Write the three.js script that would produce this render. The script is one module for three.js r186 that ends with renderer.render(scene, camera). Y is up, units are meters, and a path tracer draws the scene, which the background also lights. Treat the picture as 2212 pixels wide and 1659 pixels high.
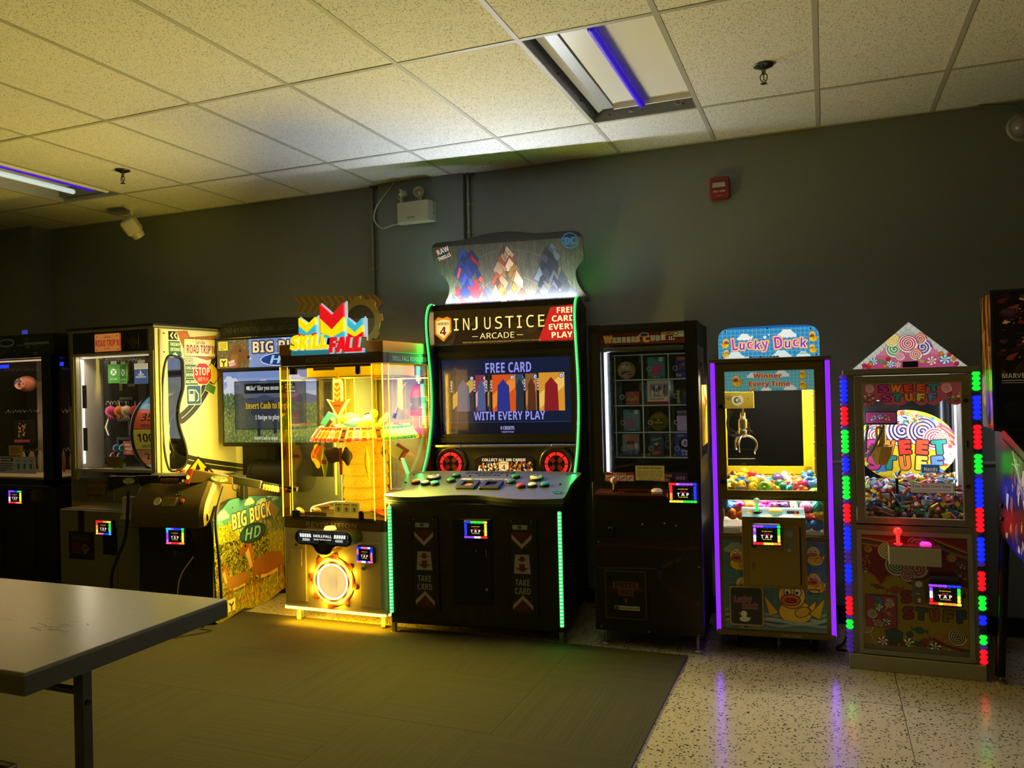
import * as THREE from 'three';
import { RoundedBoxGeometry } from 'three/addons/geometries/RoundedBoxGeometry.js';
import { mergeGeometries } from 'three/addons/utils/BufferGeometryUtils.js';
import { FontLoader } from 'three/addons/loaders/FontLoader.js';
import { TextGeometry } from 'three/addons/geometries/TextGeometry.js';
import { RectAreaLightUniformsLib } from 'three/addons/lights/RectAreaLightUniformsLib.js';

// ───────── camera, exposure, the darkness outside ─────────
const scene = new THREE.Scene();
scene.background = new THREE.Color(0, 0, 0);
const camera = new THREE.PerspectiveCamera(51.579, 2212 / 1659, 0.05, 60);
camera.rotation.order = 'YXZ';
camera.position.set(0, 1.457, 0);
camera.rotation.set(0.0053675, 0.3756221, -0.0241971);
const renderer = new THREE.WebGLRenderer();
renderer.toneMapping = THREE.LinearToneMapping;
renderer.toneMappingExposure = 1.0;
renderer.shadowMap.enabled = true;
RectAreaLightUniformsLib.init();
// strengths of the lamps; each one is built with its fitting further down
const L = { column: 430, inner: 24, lightBox: 44, base: 240, ring: 1.6, green: 24, topper: 390, purple: 5, duck: 60, sweet: 38, cube: 64, trip: 50, gift: 90, screen: 8.0, fill: 1.6, tube: 1 };

// ───────── helpers ─────────
let seed = 7;
const rnd = () => { seed = (seed + 0x6d2b79f5) | 0; let t = Math.imul(seed ^ (seed >>> 15), 1 | seed); t = (t + Math.imul(t ^ (t >>> 7), 61 | t)) ^ t; return ((t ^ (t >>> 14)) >>> 0) / 4294967296; };
const rr = (a, b) => a + (b - a) * rnd(), pick = (a) => a[Math.floor(rnd() * a.length)];
const PI = Math.PI, V2 = (x, y) => new THREE.Vector2(x, y), V3 = (x, y, z) => new THREE.Vector3(x, y, z);
const used = {};
const numbered = (n) => { const k = (used[n] = (used[n] ?? -1) + 1); return k ? n + '_' + String(k).padStart(3, '0') : n; };
function tag(o, label, category, group, kind) { o.userData = { label, category }; if (group) o.userData.group = group; if (kind) o.userData.kind = kind; return o; }
function thing(name, label, category, [x, y, z] = [0, 0, 0], turn = 0, group) {
  const o = new THREE.Group(); o.name = numbered(name); o.position.set(x, y, z); o.rotation.y = turn; scene.add(o);
  return tag(o, label, category, group);
}
function structure(name) { const o = new THREE.Group(); o.name = name; o.userData = { kind: 'structure' }; scene.add(o); return o; }
function add(parent, name, g, m, p = [0, 0, 0], r = [0, 0, 0]) {
  const o = new THREE.Mesh(g, m); o.name = parent === scene ? numbered(name) : name; o.position.set(...p); o.rotation.set(...r); o.castShadow = o.receiveShadow = true; parent.add(o); return o;
}
const cacheM = {};
function M(color, roughness = 0.6, metalness = 0, more = {}) {
  const k = JSON.stringify([color, roughness, metalness, more]);
  return (cacheM[k] ??= new (more.transmission || more.clearcoat ? THREE.MeshPhysicalMaterial : THREE.MeshStandardMaterial)({ color, roughness, metalness, ...more }));
}
const E = (color, k = 1, base) => M(base ?? color, 0.5, 0, { emissive: color, emissiveIntensity: k });   // something that glows
const PRINT = (map, glow = 0, rough = 0.4, tint = '#ffffff') => new THREE.MeshStandardMaterial({ map, color: tint, roughness: rough, ...(glow ? { emissive: '#ffffff', emissiveMap: map, emissiveIntensity: glow } : {}) });
const GLASS = M('#ffffff', 0.03, 0, { transmission: 1, ior: 1.45 });
const CHROME = M('#c9c9c9', 0.18, 1), STEEL = M('#9a9a96', 0.38, 0.9), BLACK = M('#0d0d0d', 0.45), MATTE = M('#101010', 0.85), RUBBER = M('#151515', 0.8), WHITE = M('#d8d6cf', 0.5);

const bx = (w, h, d, r = 0) => (r ? new RoundedBoxGeometry(w, h, d, 1, r) : new THREE.BoxGeometry(w, h, d));
const cy = (r, h, n = 20, r2 = r) => new THREE.CylinderGeometry(r2, r, h, n);
const at = (g, x = 0, y = 0, z = 0, rx = 0, ry = 0, rz = 0) => g.applyMatrix4(new THREE.Matrix4().makeRotationFromEuler(new THREE.Euler(rx, ry, rz)).setPosition(x, y, z));
const mg = (...list) => mergeGeometries(list.flat().map((g) => { const n = g.index ? g.toNonIndexed() : g; for (const k of Object.keys(n.attributes)) if (!['position', 'normal', 'uv'].includes(k)) n.deleteAttribute(k); return n; }));
const shp = (pts, holes = []) => { const s = new THREE.Shape(pts.map(([x, y]) => V2(x, y))); for (const h of holes) s.holes.push(new THREE.Path(h.map(([x, y]) => V2(x, y)))); return s; };
const ext = (s, depth, bevel = 0, curve = 12) => new THREE.ExtrudeGeometry(Array.isArray(s) ? shp(s) : s, { depth, bevelEnabled: bevel > 0, bevelSize: bevel, bevelThickness: bevel, bevelSegments: 2, curveSegments: curve });
const lathe = (pts, n = 28) => new THREE.LatheGeometry(pts.map(([x, y]) => V2(x, y)), n);
const tube = (pts, r, n = 40, m = 8, closed = false) => new THREE.TubeGeometry(new THREE.CatmullRomCurve3(pts.map((p) => V3(...p)), closed), n, r, m, closed);
const bar = (a, b, r, n = 10) => { const A = V3(...a), B = V3(...b), d = B.clone().sub(A); return new THREE.CylinderGeometry(r, r, d.length(), n).applyQuaternion(new THREE.Quaternion().setFromUnitVectors(V3(0, 1, 0), d.normalize())).translate(...A.add(B).multiplyScalar(0.5).toArray()); };
function rrect(w, h, r, x = -w / 2, y = -h / 2) {
  const s = new THREE.Shape(); s.moveTo(x + r, y); s.lineTo(x + w - r, y); s.absarc(x + w - r, y + r, r, -PI / 2, 0); s.lineTo(x + w, y + h - r); s.absarc(x + w - r, y + h - r, r, 0, PI / 2);
  s.lineTo(x + r, y + h); s.absarc(x + r, y + h - r, r, PI / 2, PI); s.lineTo(x, y + r); s.absarc(x + r, y + r, r, PI, PI * 1.5); return s;
}
const hole = (s, h) => { s.holes.push(h); return s; };
const rprism = (w, d, h, r) => ext(rrect(w, d, r), h, 0, 5).rotateX(-PI / 2);                       // upright prism on a rounded plan, from y = 0 up
const frame = (w, h, b, depth, r = 0.004) => ext(hole(rrect(w, h, r), rrect(w - 2 * b, h - 2 * b, r * 0.7)), depth, 0, 3);  // flat picture frame in the xy plane
function fit(g) {                                                                                    // uv over the outline's bounding box
  g.computeBoundingBox(); const b = g.boundingBox, p = g.attributes.position, uv = g.attributes.uv;
  for (let i = 0; i < p.count; i++) uv.setXY(i, (p.getX(i) - b.min.x) / (b.max.x - b.min.x), (p.getY(i) - b.min.y) / (b.max.y - b.min.y)); return g;
}
const plate = (parent, name, w, h, m, x, y, z, r = [0, 0, 0], t = 0.003) => add(parent, name, bx(w, h, t), m, [x, y, z], r);
function rectLight(parent, color, intensity, w, h, p, r) {
  const l = new THREE.RectAreaLight(color, intensity, w, h); l.position.set(...p); l.rotation.set(...r); l.name = 'glow'; parent.add(l); return l;
}
const helix = (r, pitch, turns, wire, n = 10) => { const pts = []; for (let i = 0; i <= turns * n; i++) pts.push([r * Math.cos(i / n * 2 * PI), r * Math.sin(i / n * 2 * PI), i / n * pitch]); return tube(pts, wire, turns * n, 5); };

// printed matter
const sheets = [];                                                         // small prints share sheets of 2048 pixels a side
function canvas(w, h, draw, repeat) {
  const small = !repeat && w * h <= 132000, c = small ? null : document.createElement('canvas'); let t;
  if (small) {
    let s = sheets[sheets.length - 1]; if (s && s.x + w + 8 > 2048) { s.x = 4; s.y += s.row + 8; s.row = 0; }
    if (!s || s.y + h + 8 > 2048) { const k = document.createElement('canvas'); k.width = k.height = 2048; s = { x: 4, y: 4, row: 0, g: k.getContext('2d'), t: new THREE.CanvasTexture(k) }; sheets.push(s); }
    const g = s.g; g.save(); g.translate(s.x, s.y); g.beginPath(); g.rect(-3, -3, w + 6, h + 6); g.clip(); g.save(); g.translate(-3, -3); g.scale((w + 6) / w, (h + 6) / h); draw(g, w, h); g.restore(); draw(g, w, h); g.restore();
    t = s.t.clone(); t.repeat.set(w / 2048, h / 2048); t.offset.set(s.x / 2048, 1 - (s.y + h) / 2048); s.x += w + 8; s.row = Math.max(s.row, h);
  } else { c.width = w; c.height = h; draw(c.getContext('2d'), w, h); t = new THREE.CanvasTexture(c); if (repeat) { t.wrapS = t.wrapT = THREE.RepeatWrapping; t.repeat.set(...repeat); } }
  t.colorSpace = THREE.SRGBColorSpace; t.magFilter = THREE.LinearFilter; return t;
}
const fill = (g, c, x = 0, y = 0, w = g.canvas.width, h = g.canvas.height) => { g.fillStyle = c; g.fillRect(x, y, w, h); };
function text(g, s, x, y, size, color, { w, font = 'bold', fam = 'sans-serif', align = 'center', stroke, sw = 6, rot = 0, skew = 0 } = {}) {
  g.save(); g.translate(x, y); g.rotate(rot); g.transform(1, 0, -skew, 1, 0, 0); g.font = `${font} ${size}px ${fam}`; g.textAlign = align; g.textBaseline = 'middle';
  if (w) g.scale(w / g.measureText(s).width, 1);
  if (stroke) { g.strokeStyle = stroke; g.lineWidth = sw; g.lineJoin = 'round'; g.strokeText(s, 0, 0); }
  g.fillStyle = color; g.fillText(s, 0, 0); g.restore();
}
const poly = (g, pts, c, stroke, sw = 3) => { g.beginPath(); pts.forEach(([x, y], i) => (i ? g.lineTo(x, y) : g.moveTo(x, y))); g.closePath(); if (c) { g.fillStyle = c; g.fill(); } if (stroke) { g.strokeStyle = stroke; g.lineWidth = sw; g.stroke(); } };
const disc = (g, x, y, r, c, stroke, sw = 3, ry = r, rot = 0) => { g.beginPath(); g.ellipse(x, y, r, ry, rot, 0, 2 * PI); if (c) { g.fillStyle = c; g.fill(); } if (stroke) { g.strokeStyle = stroke; g.lineWidth = sw; g.stroke(); } };
const rrc = (g, x, y, w, h, r, c, stroke, sw = 4) => { g.beginPath(); g.roundRect(x, y, w, h, r); if (c) { g.fillStyle = c; g.fill(); } if (stroke) { g.strokeStyle = stroke; g.lineWidth = sw; g.stroke(); } };
const lines = (g, x, y, w, n, step, c, t = 3) => { for (let i = 0; i < n; i++) fill(g, c, x, y + i * step, w * (i === n - 1 ? 0.6 : 0.85 + 0.15 * rnd()), t); };
const ray = (g, pts, c, w, cap = 'round') => { g.beginPath(); pts.forEach(([x, y], i) => (i ? g.lineTo(x, y) : g.moveTo(x, y))); g.strokeStyle = c; g.lineWidth = w; g.lineCap = cap; g.lineJoin = 'round'; g.stroke(); };
const curve = (g, pts, c, w) => { g.beginPath(); g.moveTo(...pts[0]); for (let i = 1; i + 2 < pts.length + 1; i += 3) g.bezierCurveTo(...pts[i], ...pts[i + 1], ...pts[i + 2]); g.strokeStyle = c; g.lineWidth = w; g.lineCap = 'round'; g.stroke(); };
const speckle = (g, n, cols, a, b, w = g.canvas.width, h = g.canvas.height) => { for (let i = 0; i < n; i++) { g.fillStyle = pick(cols); g.beginPath(); g.ellipse(rnd() * w, rnd() * h, rr(a, b), rr(a, b) * 0.6, rnd() * 3, 0, 7); g.fill(); } };
function swirl(g, x, y, r, c1, c2, turns = 3) { disc(g, x, y, r, c2, '#5a2b3a', r * 0.05); const p = []; for (let i = 0; i <= turns * 24; i++) { const a = i / 24 * 2 * PI, q = r * 0.9 * i / (turns * 24); p.push([x + q * Math.cos(a), y + q * Math.sin(a)]); } ray(g, p, c1, r * 0.9 / turns * 0.5); }
function mint(g, x, y, r, c) { disc(g, x, y, r, '#f4f1ea', '#444', r * 0.06); for (let i = 0; i < 6; i++) { const a = i * PI / 3; g.beginPath(); g.moveTo(x, y); g.quadraticCurveTo(x + r * 0.6 * Math.cos(a - 0.4), y + r * 0.6 * Math.sin(a - 0.4), x + r * Math.cos(a), y + r * Math.sin(a)); g.arc(x, y, r, a, a + 0.5); g.quadraticCurveTo(x + r * 0.6 * Math.cos(a + 0.2), y + r * 0.6 * Math.sin(a + 0.2), x, y); g.fillStyle = c; g.fill(); } }
function wrapped(g, x, y, s, c, a) { g.save(); g.translate(x, y); g.rotate(a); poly(g, [[-s, 0], [-s * 1.9, -s * 0.6], [-s * 1.7, 0], [-s * 1.9, s * 0.6]], c, '#333', 2); poly(g, [[s, 0], [s * 1.9, -s * 0.6], [s * 1.7, 0], [s * 1.9, s * 0.6]], c, '#333', 2); disc(g, 0, 0, s * 1.1, c, '#333', 2, s * 0.75); g.restore(); }
function duck(g, x, y, s, flip = 1, open = 0) {                                                      // plain rubber duck, printed
  g.save(); g.translate(x, y); g.scale(flip * s, s); g.lineWidth = 0.04;
  disc(g, 0.05, 0.75, 0.75, '#f2c832', '#6a4a10', 0.05, 0.55); poly(g, [[0.6, 0.5], [1, 0.15], [0.85, 0.8]], '#f2c832', '#6a4a10', 0.05);
  disc(g, -0.1, 0, 0.6, '#f6cf3c', '#6a4a10', 0.05); disc(g, -0.28, -0.15, 0.16, '#fff', '#333', 0.04, 0.2); disc(g, 0.16, -0.15, 0.16, '#fff', '#333', 0.04, 0.2); disc(g, -0.3, -0.12, 0.07, '#111'); disc(g, 0.13, -0.12, 0.07, '#111');
  disc(g, -0.15, 0.22, 0.42, '#e8742a', '#6a2a10', 0.05, open ? 0.26 : 0.14); if (open) disc(g, -0.15, 0.24, 0.3, '#8a1e22', null, 0, 0.14); disc(g, 0.35, 0.75, 0.34, '#e9b92a', '#6a4a10', 0.04, 0.22, -0.4); g.restore();
}
function tiles(g, w, h, step, a, b) { fill(g, a, 0, 0, w, h); for (let x = 0; x < w; x += step) fill(g, b, x, 0, 3, h); for (let y = 0; y < h; y += step) fill(g, b, 0, y, w, 3); }
const cloud = (g, x, y, s, c = '#f4f6f4') => { for (const [a, b, r] of [[0, 0, 1], [-1.1, 0.25, 0.7], [1.1, 0.2, 0.75], [-0.5, -0.4, 0.7], [0.6, -0.35, 0.7], [1.9, 0.45, 0.45], [-1.8, 0.45, 0.45]]) disc(g, x + a * s, y + b * s, r * s, c); };
const bubble = (g, s, x, y, size, cols, w) => { const n = s.length, step = w / n; [...s].forEach((ch, i) => { text(g, ch, x - w / 2 + step * (i + 0.5), y, size, cols[i % cols.length], { stroke: '#3a1a22', sw: size * 0.2, rot: (i % 2 ? 0.08 : -0.08), w: step * 0.78 }); text(g, ch, x - w / 2 + step * (i + 0.5), y, size, cols[i % cols.length], { stroke: cols[i % cols.length], sw: size * 0.09, rot: (i % 2 ? 0.08 : -0.08), w: step * 0.78 }); }); };
const dots = (c, back, n) => canvas(256, 16, (g) => { fill(g, back); for (let i = 0; i < 8; i++) rrc(g, i * 32 + 8, 3, 16, 10, 4, c); }, [n, 1]);

const greenDots = dots('#a8ffc8', '#18d850', 12), greenBar = canvas(16, 256, (g) => { fill(g, '#14d84a'); for (let i = 0; i < 8; i++) rrc(g, 2, i * 32 + 6, 12, 20, 4, '#b0ffcc'); }, [1, 4]);
const font = await new FontLoader().loadAsync('fonts/droid/droid_sans_bold.typeface.json');
function letters3(s, w, h, depth, bevel, shear = 0) {                                                // raised lettering, fitted to w by h, its lower left corner at the origin
  const g = new TextGeometry(s, { font, size: 1, depth: 0.01, curveSegments: 5, bevelEnabled: true, bevelSize: bevel / h * 0.75, bevelThickness: 0.002, bevelSegments: 2 });
  g.applyMatrix4(new THREE.Matrix4().set(1, shear, 0, 0, 0, 1, 0, 0, 0, 0, 1, 0, 0, 0, 0, 1)); g.computeBoundingBox();
  const b = g.boundingBox; g.translate(-b.min.x, -b.min.y, -b.min.z); g.scale(w / (b.max.x - b.min.x), h / (b.max.y - b.min.y), depth / (b.max.z - b.min.z)); g.computeVertexNormals(); return g;
}
const text3 = (parent, name, s, w, h, m, x, y, z, depth = 0.004, r = [0, 0, 0]) => add(parent, name, letters3(s, w, h, depth, 0), m, [x - w / 2 * Math.cos(r[1]), y - h / 2, z + w / 2 * Math.sin(r[1])], r);

// ───────── the room ─────────
const H = 2.989, WALL = -5.155, X0 = -4.2716, TW = 0.6096;                 // ceiling height, back wall, ceiling grid
const RX0 = -9.15, RX1 = 2.4, RZ1 = 3.6;
function noiseTex(size, draw, repeat) { return canvas(size, size, draw, repeat); }
const grainBump = noiseTex(256, (g) => { fill(g, '#808080'); speckle(g, 9000, ['#6c6c6c', '#949494', '#787878', '#8a8a8a'], 0.5, 1.6); }, [14, 6]);
const wallPaint = new THREE.MeshStandardMaterial({ color: '#737979', roughness: 0.62, bumpMap: grainBump, bumpScale: 0.0012 });
{
  const w = structure('wall_back');
  add(w, 'wall_panel', bx(RX1 - RX0 + 0.2, H + 0.3, 0.15), wallPaint, [(RX0 + RX1) / 2, H / 2, WALL - 0.075]);
  add(w, 'pilaster', bx(0.69, H, 0.05), wallPaint, [-2.697, H / 2, WALL + 0.025]);
  const l = structure('wall_left'); add(l, 'wall_panel', bx(0.15, H + 0.3, RZ1 - WALL), wallPaint, [RX0 - 0.075, H / 2, (RZ1 + WALL) / 2]);
  add(l, 'corner_pier', bx(2.67, H, 0.2), wallPaint, [-6.46 - 1.335, H / 2, WALL + 0.1]);
  add(structure('wall_right'), 'wall_panel', bx(0.15, H + 0.3, RZ1 - WALL), wallPaint, [RX1 + 0.075, H / 2, (RZ1 + WALL) / 2]);
  add(structure('wall_front'), 'wall_panel', bx(RX1 - RX0 + 0.2, H + 0.3, 0.15), wallPaint, [(RX0 + RX1) / 2, H / 2, RZ1 + 0.075]);
  const b = structure('baseboard_back'); add(b, 'board', bx(RX1 + 2.34, 0.1, 0.012), MATTE, [(RX1 - 2.34) / 2, 0.056, WALL + 0.006]); add(b, 'board', bx(6.46 - 3.05, 0.1, 0.012), MATTE, [-(6.46 + 3.05) / 2, 0.056, WALL + 0.006]);
  const t = structure('trim_1'); add(t, 'chair_rail', ext([[0, 0], [0, 0.026], [-0.018, 0.022], [-0.022, 0.012], [-0.012, 0.002]], RX1 + 2.3).rotateY(PI / 2), M('#8a8d8e', 0.45), [-2.3, 0.955, WALL]);
}
// floor: terrazzo panels with metal dividers, carpet tiles laid over them
{
  const f = structure('floor');
  add(f, 'subfloor', bx(RX1 - RX0, 0.1, RZ1 - WALL), M('#2c2a28', 0.8), [(RX0 + RX1) / 2, -0.062, (RZ1 + WALL) / 2]);
  const chip = canvas(1024, 1024, (g) => {
    fill(g, '#b1a898'); speckle(g, 4200, ['#a69e8e', '#bbb2a2', '#968e80', '#c2baaa'], 1, 4);
    for (let i = 0; i < 4300; i++) { g.save(); g.translate(rnd() * 1024, rnd() * 1024); g.rotate(rnd() * 6.3); const s = rr(1.5, 5.6); poly(g, [[-s, -s * rr(0.2, 0.6)], [s * rr(0.3, 1), -s * 0.5], [s * rr(0.8, 1.5), s * rr(0, 0.4)], [0, s * rr(0.4, 0.8)]], pick(['#17150f', '#1c1a16', '#26221b', '#3a342a', '#14161a'])); g.restore(); }
  }, [1, 1]);
  const terr = [0, 1, 2].map((i) => { const t = chip.clone(); t.offset.set(i * 0.37, i * 0.21); t.needsUpdate = true; return new THREE.MeshStandardMaterial({ map: t, roughness: 0.2 }); });
  const pg = bx(1.216, 0.02, 1.216), strip = M('#8d8672', 0.3, 0.8);
  for (let i = -8; i < 2; i++) for (let j = 0; j < 8; j++) { const x = 0.282 + i * 1.22 + 0.61, z = WALL + 0.62 + j * 1.22; if (x > RX1 || z > RZ1 || x < RX0) continue; if (x < -1.5 && z > -3.9) continue; add(f, 'terrazzo_panel', pg, terr[(i + j + 20) % 3], [x, -0.01, z]); }
  for (let i = -3; i < 3; i++) if (0.282 + i * 1.22 < RX1) add(f, 'divider_strip', bx(0.004, 0.021, RZ1 - WALL), strip, [0.282 + i * 1.22, -0.0102, (RZ1 + WALL) / 2]);
  for (let j = 0; j < 7; j++) add(f, 'divider_strip', bx(RX1 + 3.2, 0.021, 0.004), strip, [(RX1 - 3.2) / 2, -0.0102, WALL + 0.01 + j * 1.22]);
  const rib = (shift) => canvas(512, 512, (g) => {
    fill(g, '#322e27'); for (let y = 0; y < 512; y += 4) { const v = 38 + Math.floor(rnd() * 10); fill(g, `rgb(${v + 8},${v + 2},${v - 8})`, 0, y, 512, 2 + rnd() * 1.4); }
    for (let i = 0; i < 26; i++) fill(g, pick(['#27231e', '#26221d', '#2a2721']), 0, Math.floor(rnd() * 128) * 4 + shift, 512, rr(1.5, 3.5)); speckle(g, 5000, ['#25211c', '#3e3a32', '#332f28'], 0.5, 1.4);
  });
  const ribBump = canvas(512, 512, (g) => { fill(g, '#555'); for (let y = 0; y < 512; y += 8) fill(g, '#bbb', 0, y, 512, 4); speckle(g, 9000, ['#444', '#999', '#777'], 0.6, 1.6); });
  const cm = [0, 1, 2].map((s) => new THREE.MeshStandardMaterial({ map: rib(s), bumpMap: ribBump, bumpScale: 0.0007, roughness: 0.97 }));
  const S = 0.61, cg = [0, 1].map((k) => { const g = bx(S - 0.0012, 0.008, S - 0.0012); if (k) { const uv = g.attributes.uv; for (let i = 0; i < uv.count; i++) uv.setXY(i, uv.getY(i), uv.getX(i)); } return g; });
  for (let i = 0; i < 13; i++) for (let j = 0; j < 12; j++) add(f, 'carpet_tile', cg[(i + j) % 2], cm[Math.floor(rnd() * 3)], [-0.733 - S * (i + 0.5), 0.0041 - (rnd() * 0.0006), -4.29 + S * (j + 0.5)]);
  add(f, 'edge_trim', bx(0.012, 0.009, 7.3), M('#2b2924', 0.9), [-0.727, 0.0042, -0.64]);
}
// ceiling: lay-in tiles on a metal grid, two light fittings in it
const TROFFERS = [[5, 1], [-2, 1]];
{
  const c = structure('ceiling');
  add(c, 'slab', bx(RX1 - RX0 + 0.3, 0.1, RZ1 - WALL + 0.3), M('#555', 0.9), [(RX0 + RX1) / 2, H + 0.35, (RZ1 + WALL) / 2]);
  const face = (s) => { seed = s; return canvas(1024, 2048, (g) => { fill(g, '#d6d2c6'); speckle(g, 9000, ['#cfcabd', '#dcd8cd', '#cbc6b8'], 1, 4);
    for (let i = 0; i < 5200; i++) { g.save(); g.translate(rnd() * 1024, rnd() * 2048); g.rotate(rnd() * 6.3); const l = rr(1, 5.5); g.beginPath(); g.moveTo(-l, 0); g.quadraticCurveTo(0, rr(-3, 3), l, rr(-2, 2)); g.strokeStyle = pick(['#4a463c', '#5b574b', '#7d786b', '#3c382f']); g.lineWidth = rr(1.3, 3.4); g.lineCap = 'round'; g.stroke(); g.restore(); } }); };
  const tex = [face(11), face(29)], tm = tex.map((t) => new THREE.MeshStandardMaterial({ map: t, bumpMap: t, bumpScale: 0.003, roughness: 0.95 }));
  const full = bx(TW - 0.012, 0.016, 1.207), cut = bx(TW - 0.012, 0.016, 0.653); { const uv = cut.attributes.uv; for (let i = 0; i < uv.count; i++) uv.setY(i, uv.getY(i) * 0.54); }
  const rows = [[-4.823, cut], ...[0, 1, 2, 3, 4, 5].map((j) => [-3.8805 + j * 1.219, full])];
  for (let i = -9; i < 12; i++) rows.forEach(([z, g], j) => { const x = X0 + TW * (i + 0.5); if (x > RX1 + 0.3 || z > RZ1 || TROFFERS.some(([a, b]) => a === i && b === j)) return; add(c, 'ceiling_tile', g, tm[Math.floor(rnd() * 2)], [x, H + 0.0085, z], [rr(-0.001, 0.001), 0, rr(-0.002, 0.002)]); });
  const tee = M('#a5a192', 0.5);
  for (let i = -8; i < 12; i++) if (X0 + TW * i < RX1) add(c, 'grid_bar', mg(bx(0.024, 0.002, RZ1 - WALL), at(bx(0.003, 0.03, RZ1 - WALL), 0, 0.016, 0)), tee, [X0 + TW * i, H - 0.001, (RZ1 + WALL) / 2]);
  for (let j = 0; j < 7; j++) add(c, 'grid_bar', mg(bx(RX1 - RX0, 0.002, 0.024), at(bx(RX1 - RX0, 0.03, 0.003), 0, 0.016, 0)), tee, [(RX0 + RX1) / 2, H - 0.0014, -4.49 + j * 1.219]);
  add(c, 'wall_angle', bx(RX1 - RX0, 0.002, 0.02), tee, [(RX0 + RX1) / 2, H - 0.0008, WALL + 0.011]);
}
function troffer(i, label, white) {
  const x = X0 + TW * (i + 0.5), z = -3.8805, t = thing('ceiling_light', label, 'ceiling light', [x, H, z], 0, null), w = TW - 0.024, d = 1.195, h = 0.12, tin = M('#a9a9a4', 0.4, 0.3), en = M('#dedbd0', 0.35);
  add(t, 'housing', mg(at(bx(w, 0.004, d), 0, h, 0), at(bx(0.004, h, d), -w / 2, h / 2, 0), at(bx(0.004, h, d), w / 2, h / 2, 0), at(bx(w, h, 0.004), 0, h / 2, -d / 2), at(bx(w, h, 0.004), 0, h / 2, d / 2)), tin);
  if (!white) {
    add(t, 'ballast_cover', mg(at(bx(0.43, 0.012, 0.98), 0.065, 0.055, -0.0), at(bx(0.43, 0.04, 0.012), 0.065, 0.04, -0.485)), en);
    add(t, 'reflector', at(bx(0.06, 0.055, 1.1), -0.19, 0.072, 0.02), tin); add(t, 'side_channel', at(bx(0.035, 0.02, 1.15), -0.25, 0.06, 0, 0, 0, 0.5), en);
    for (const sx of [-0.06, 0.2]) add(t, 'lamp_holder', mg(bx(0.022, 0.03, 0.014), at(new THREE.TorusGeometry(0.008, 0.003, 6, 14), 0, -0.003, 0.008)), M('#8c8a80', 0.5), [sx, 0.018, -0.52]);
    for (const [sx, sz] of [[-0.2, -0.59], [0.22, -0.59], [-0.285, -0.3], [-0.285, 0.1]]) add(t, 'screw', cy(0.004, 0.006, 8), RUBBER, [sx, 0.03, sz], [PI / 2, 0, 0]);
  } else { add(t, 'reflector', mg(at(bx(0.09, 0.06, 1.1), 0.245, 0.05, 0, 0, 0, 0.5), at(bx(w - 0.02, 0.006, 1.1), 0, 0.1, 0)), en); add(t, 'socket_plate', bx(w - 0.01, 0.06, 0.02), M('#7f8a92', 0.4, 0.2), [0, 0.06, -0.57]); }
  const tx = white ? 0.16 : 0.01, tz = white ? 0.05 : 0.03;
  add(t, 'lamp_tube', mg(at(cy(0.019, 1.02, 18), 0, 0, 0, PI / 2, 0, 0), at(new THREE.SphereGeometry(0.019, 14, 8), 0, 0, -0.51), at(new THREE.SphereGeometry(0.019, 14, 8), 0, 0, 0.51)), E('#3a10d8', white ? 0.7 : 0.42), [tx, 0.022, tz]).userData.label = 'violet black-light tube';
  if (white) add(t, 'lamp_tube', mg(at(cy(0.019, 1.02, 18), 0, 0, 0, PI / 2, 0, 0), at(new THREE.SphereGeometry(0.019, 14, 8), 0, 0, -0.51)), E('#bfe6f2', 0.5, '#d7e2e6'), [-0.03, 0.022, tz]).userData.label = 'pale white tube';
  rectLight(t, '#4a18ff', (white ? 1.6 : 0.5) * L.tube, 0.034, 1.0, [tx, 0, tz], [-PI / 2, 0, 0]); if (white) rectLight(t, '#cfeaff', 0.5 * L.tube, 0.034, 1.0, [-0.03, 0, tz], [-PI / 2, 0, 0]);
}
troffer(5, 'recessed ceiling light with one violet tube, above the cabinet with green light strips', false);
troffer(-2, 'recessed ceiling light at the left edge with a violet and a pale tube', true);

// ───────── card reader with its ring of coloured lights, a part of most machines ─────────
const tapTex = canvas(384, 288, (g, w, h) => {
  fill(g, '#050505'); text(g, 'TAP CARD TO PLAY!', w / 2, 62, 26, '#f2d53a', { w: 210 }); text(g, 'T', 98, 178, 100, '#f4f4f4'); text(g, 'A', 192, 178, 100, '#f4f4f4'); text(g, 'P', 286, 178, 100, '#f4f4f4');
  disc(g, 192, 112, 7, '#3c8ad6'); for (const s of [-1, 1]) for (const r of [30, 46]) { g.beginPath(); g.arc(192, 128, r, s > 0 ? -0.7 : PI - 0.7, s > 0 ? 0.7 : PI + 0.7); g.strokeStyle = '#d8221c'; g.lineWidth = 8; g.stroke(); }
  text(g, '10.0 Credits.', w / 2 + 6, 236, 26, '#f2d53a', { w: 200 });
});
const tapMat = PRINT(tapTex, 1.1, 0.2);
const HUES = { w: '#e9d9ff', v: '#8a3cff', b: '#1a32ff', c: '#2ab4ff', g: '#19e03a', y: '#ffd23a', o: '#ff8a2a', r: '#ff1f2a', p: '#ff5a8a', m: '#b06adf' };
const ledMat = Object.fromEntries(Object.entries(HUES).map(([k, c]) => [k, E(c, 1.5)]));
const ledGeo = bx(1, 1, 1, 0.22);
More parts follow.
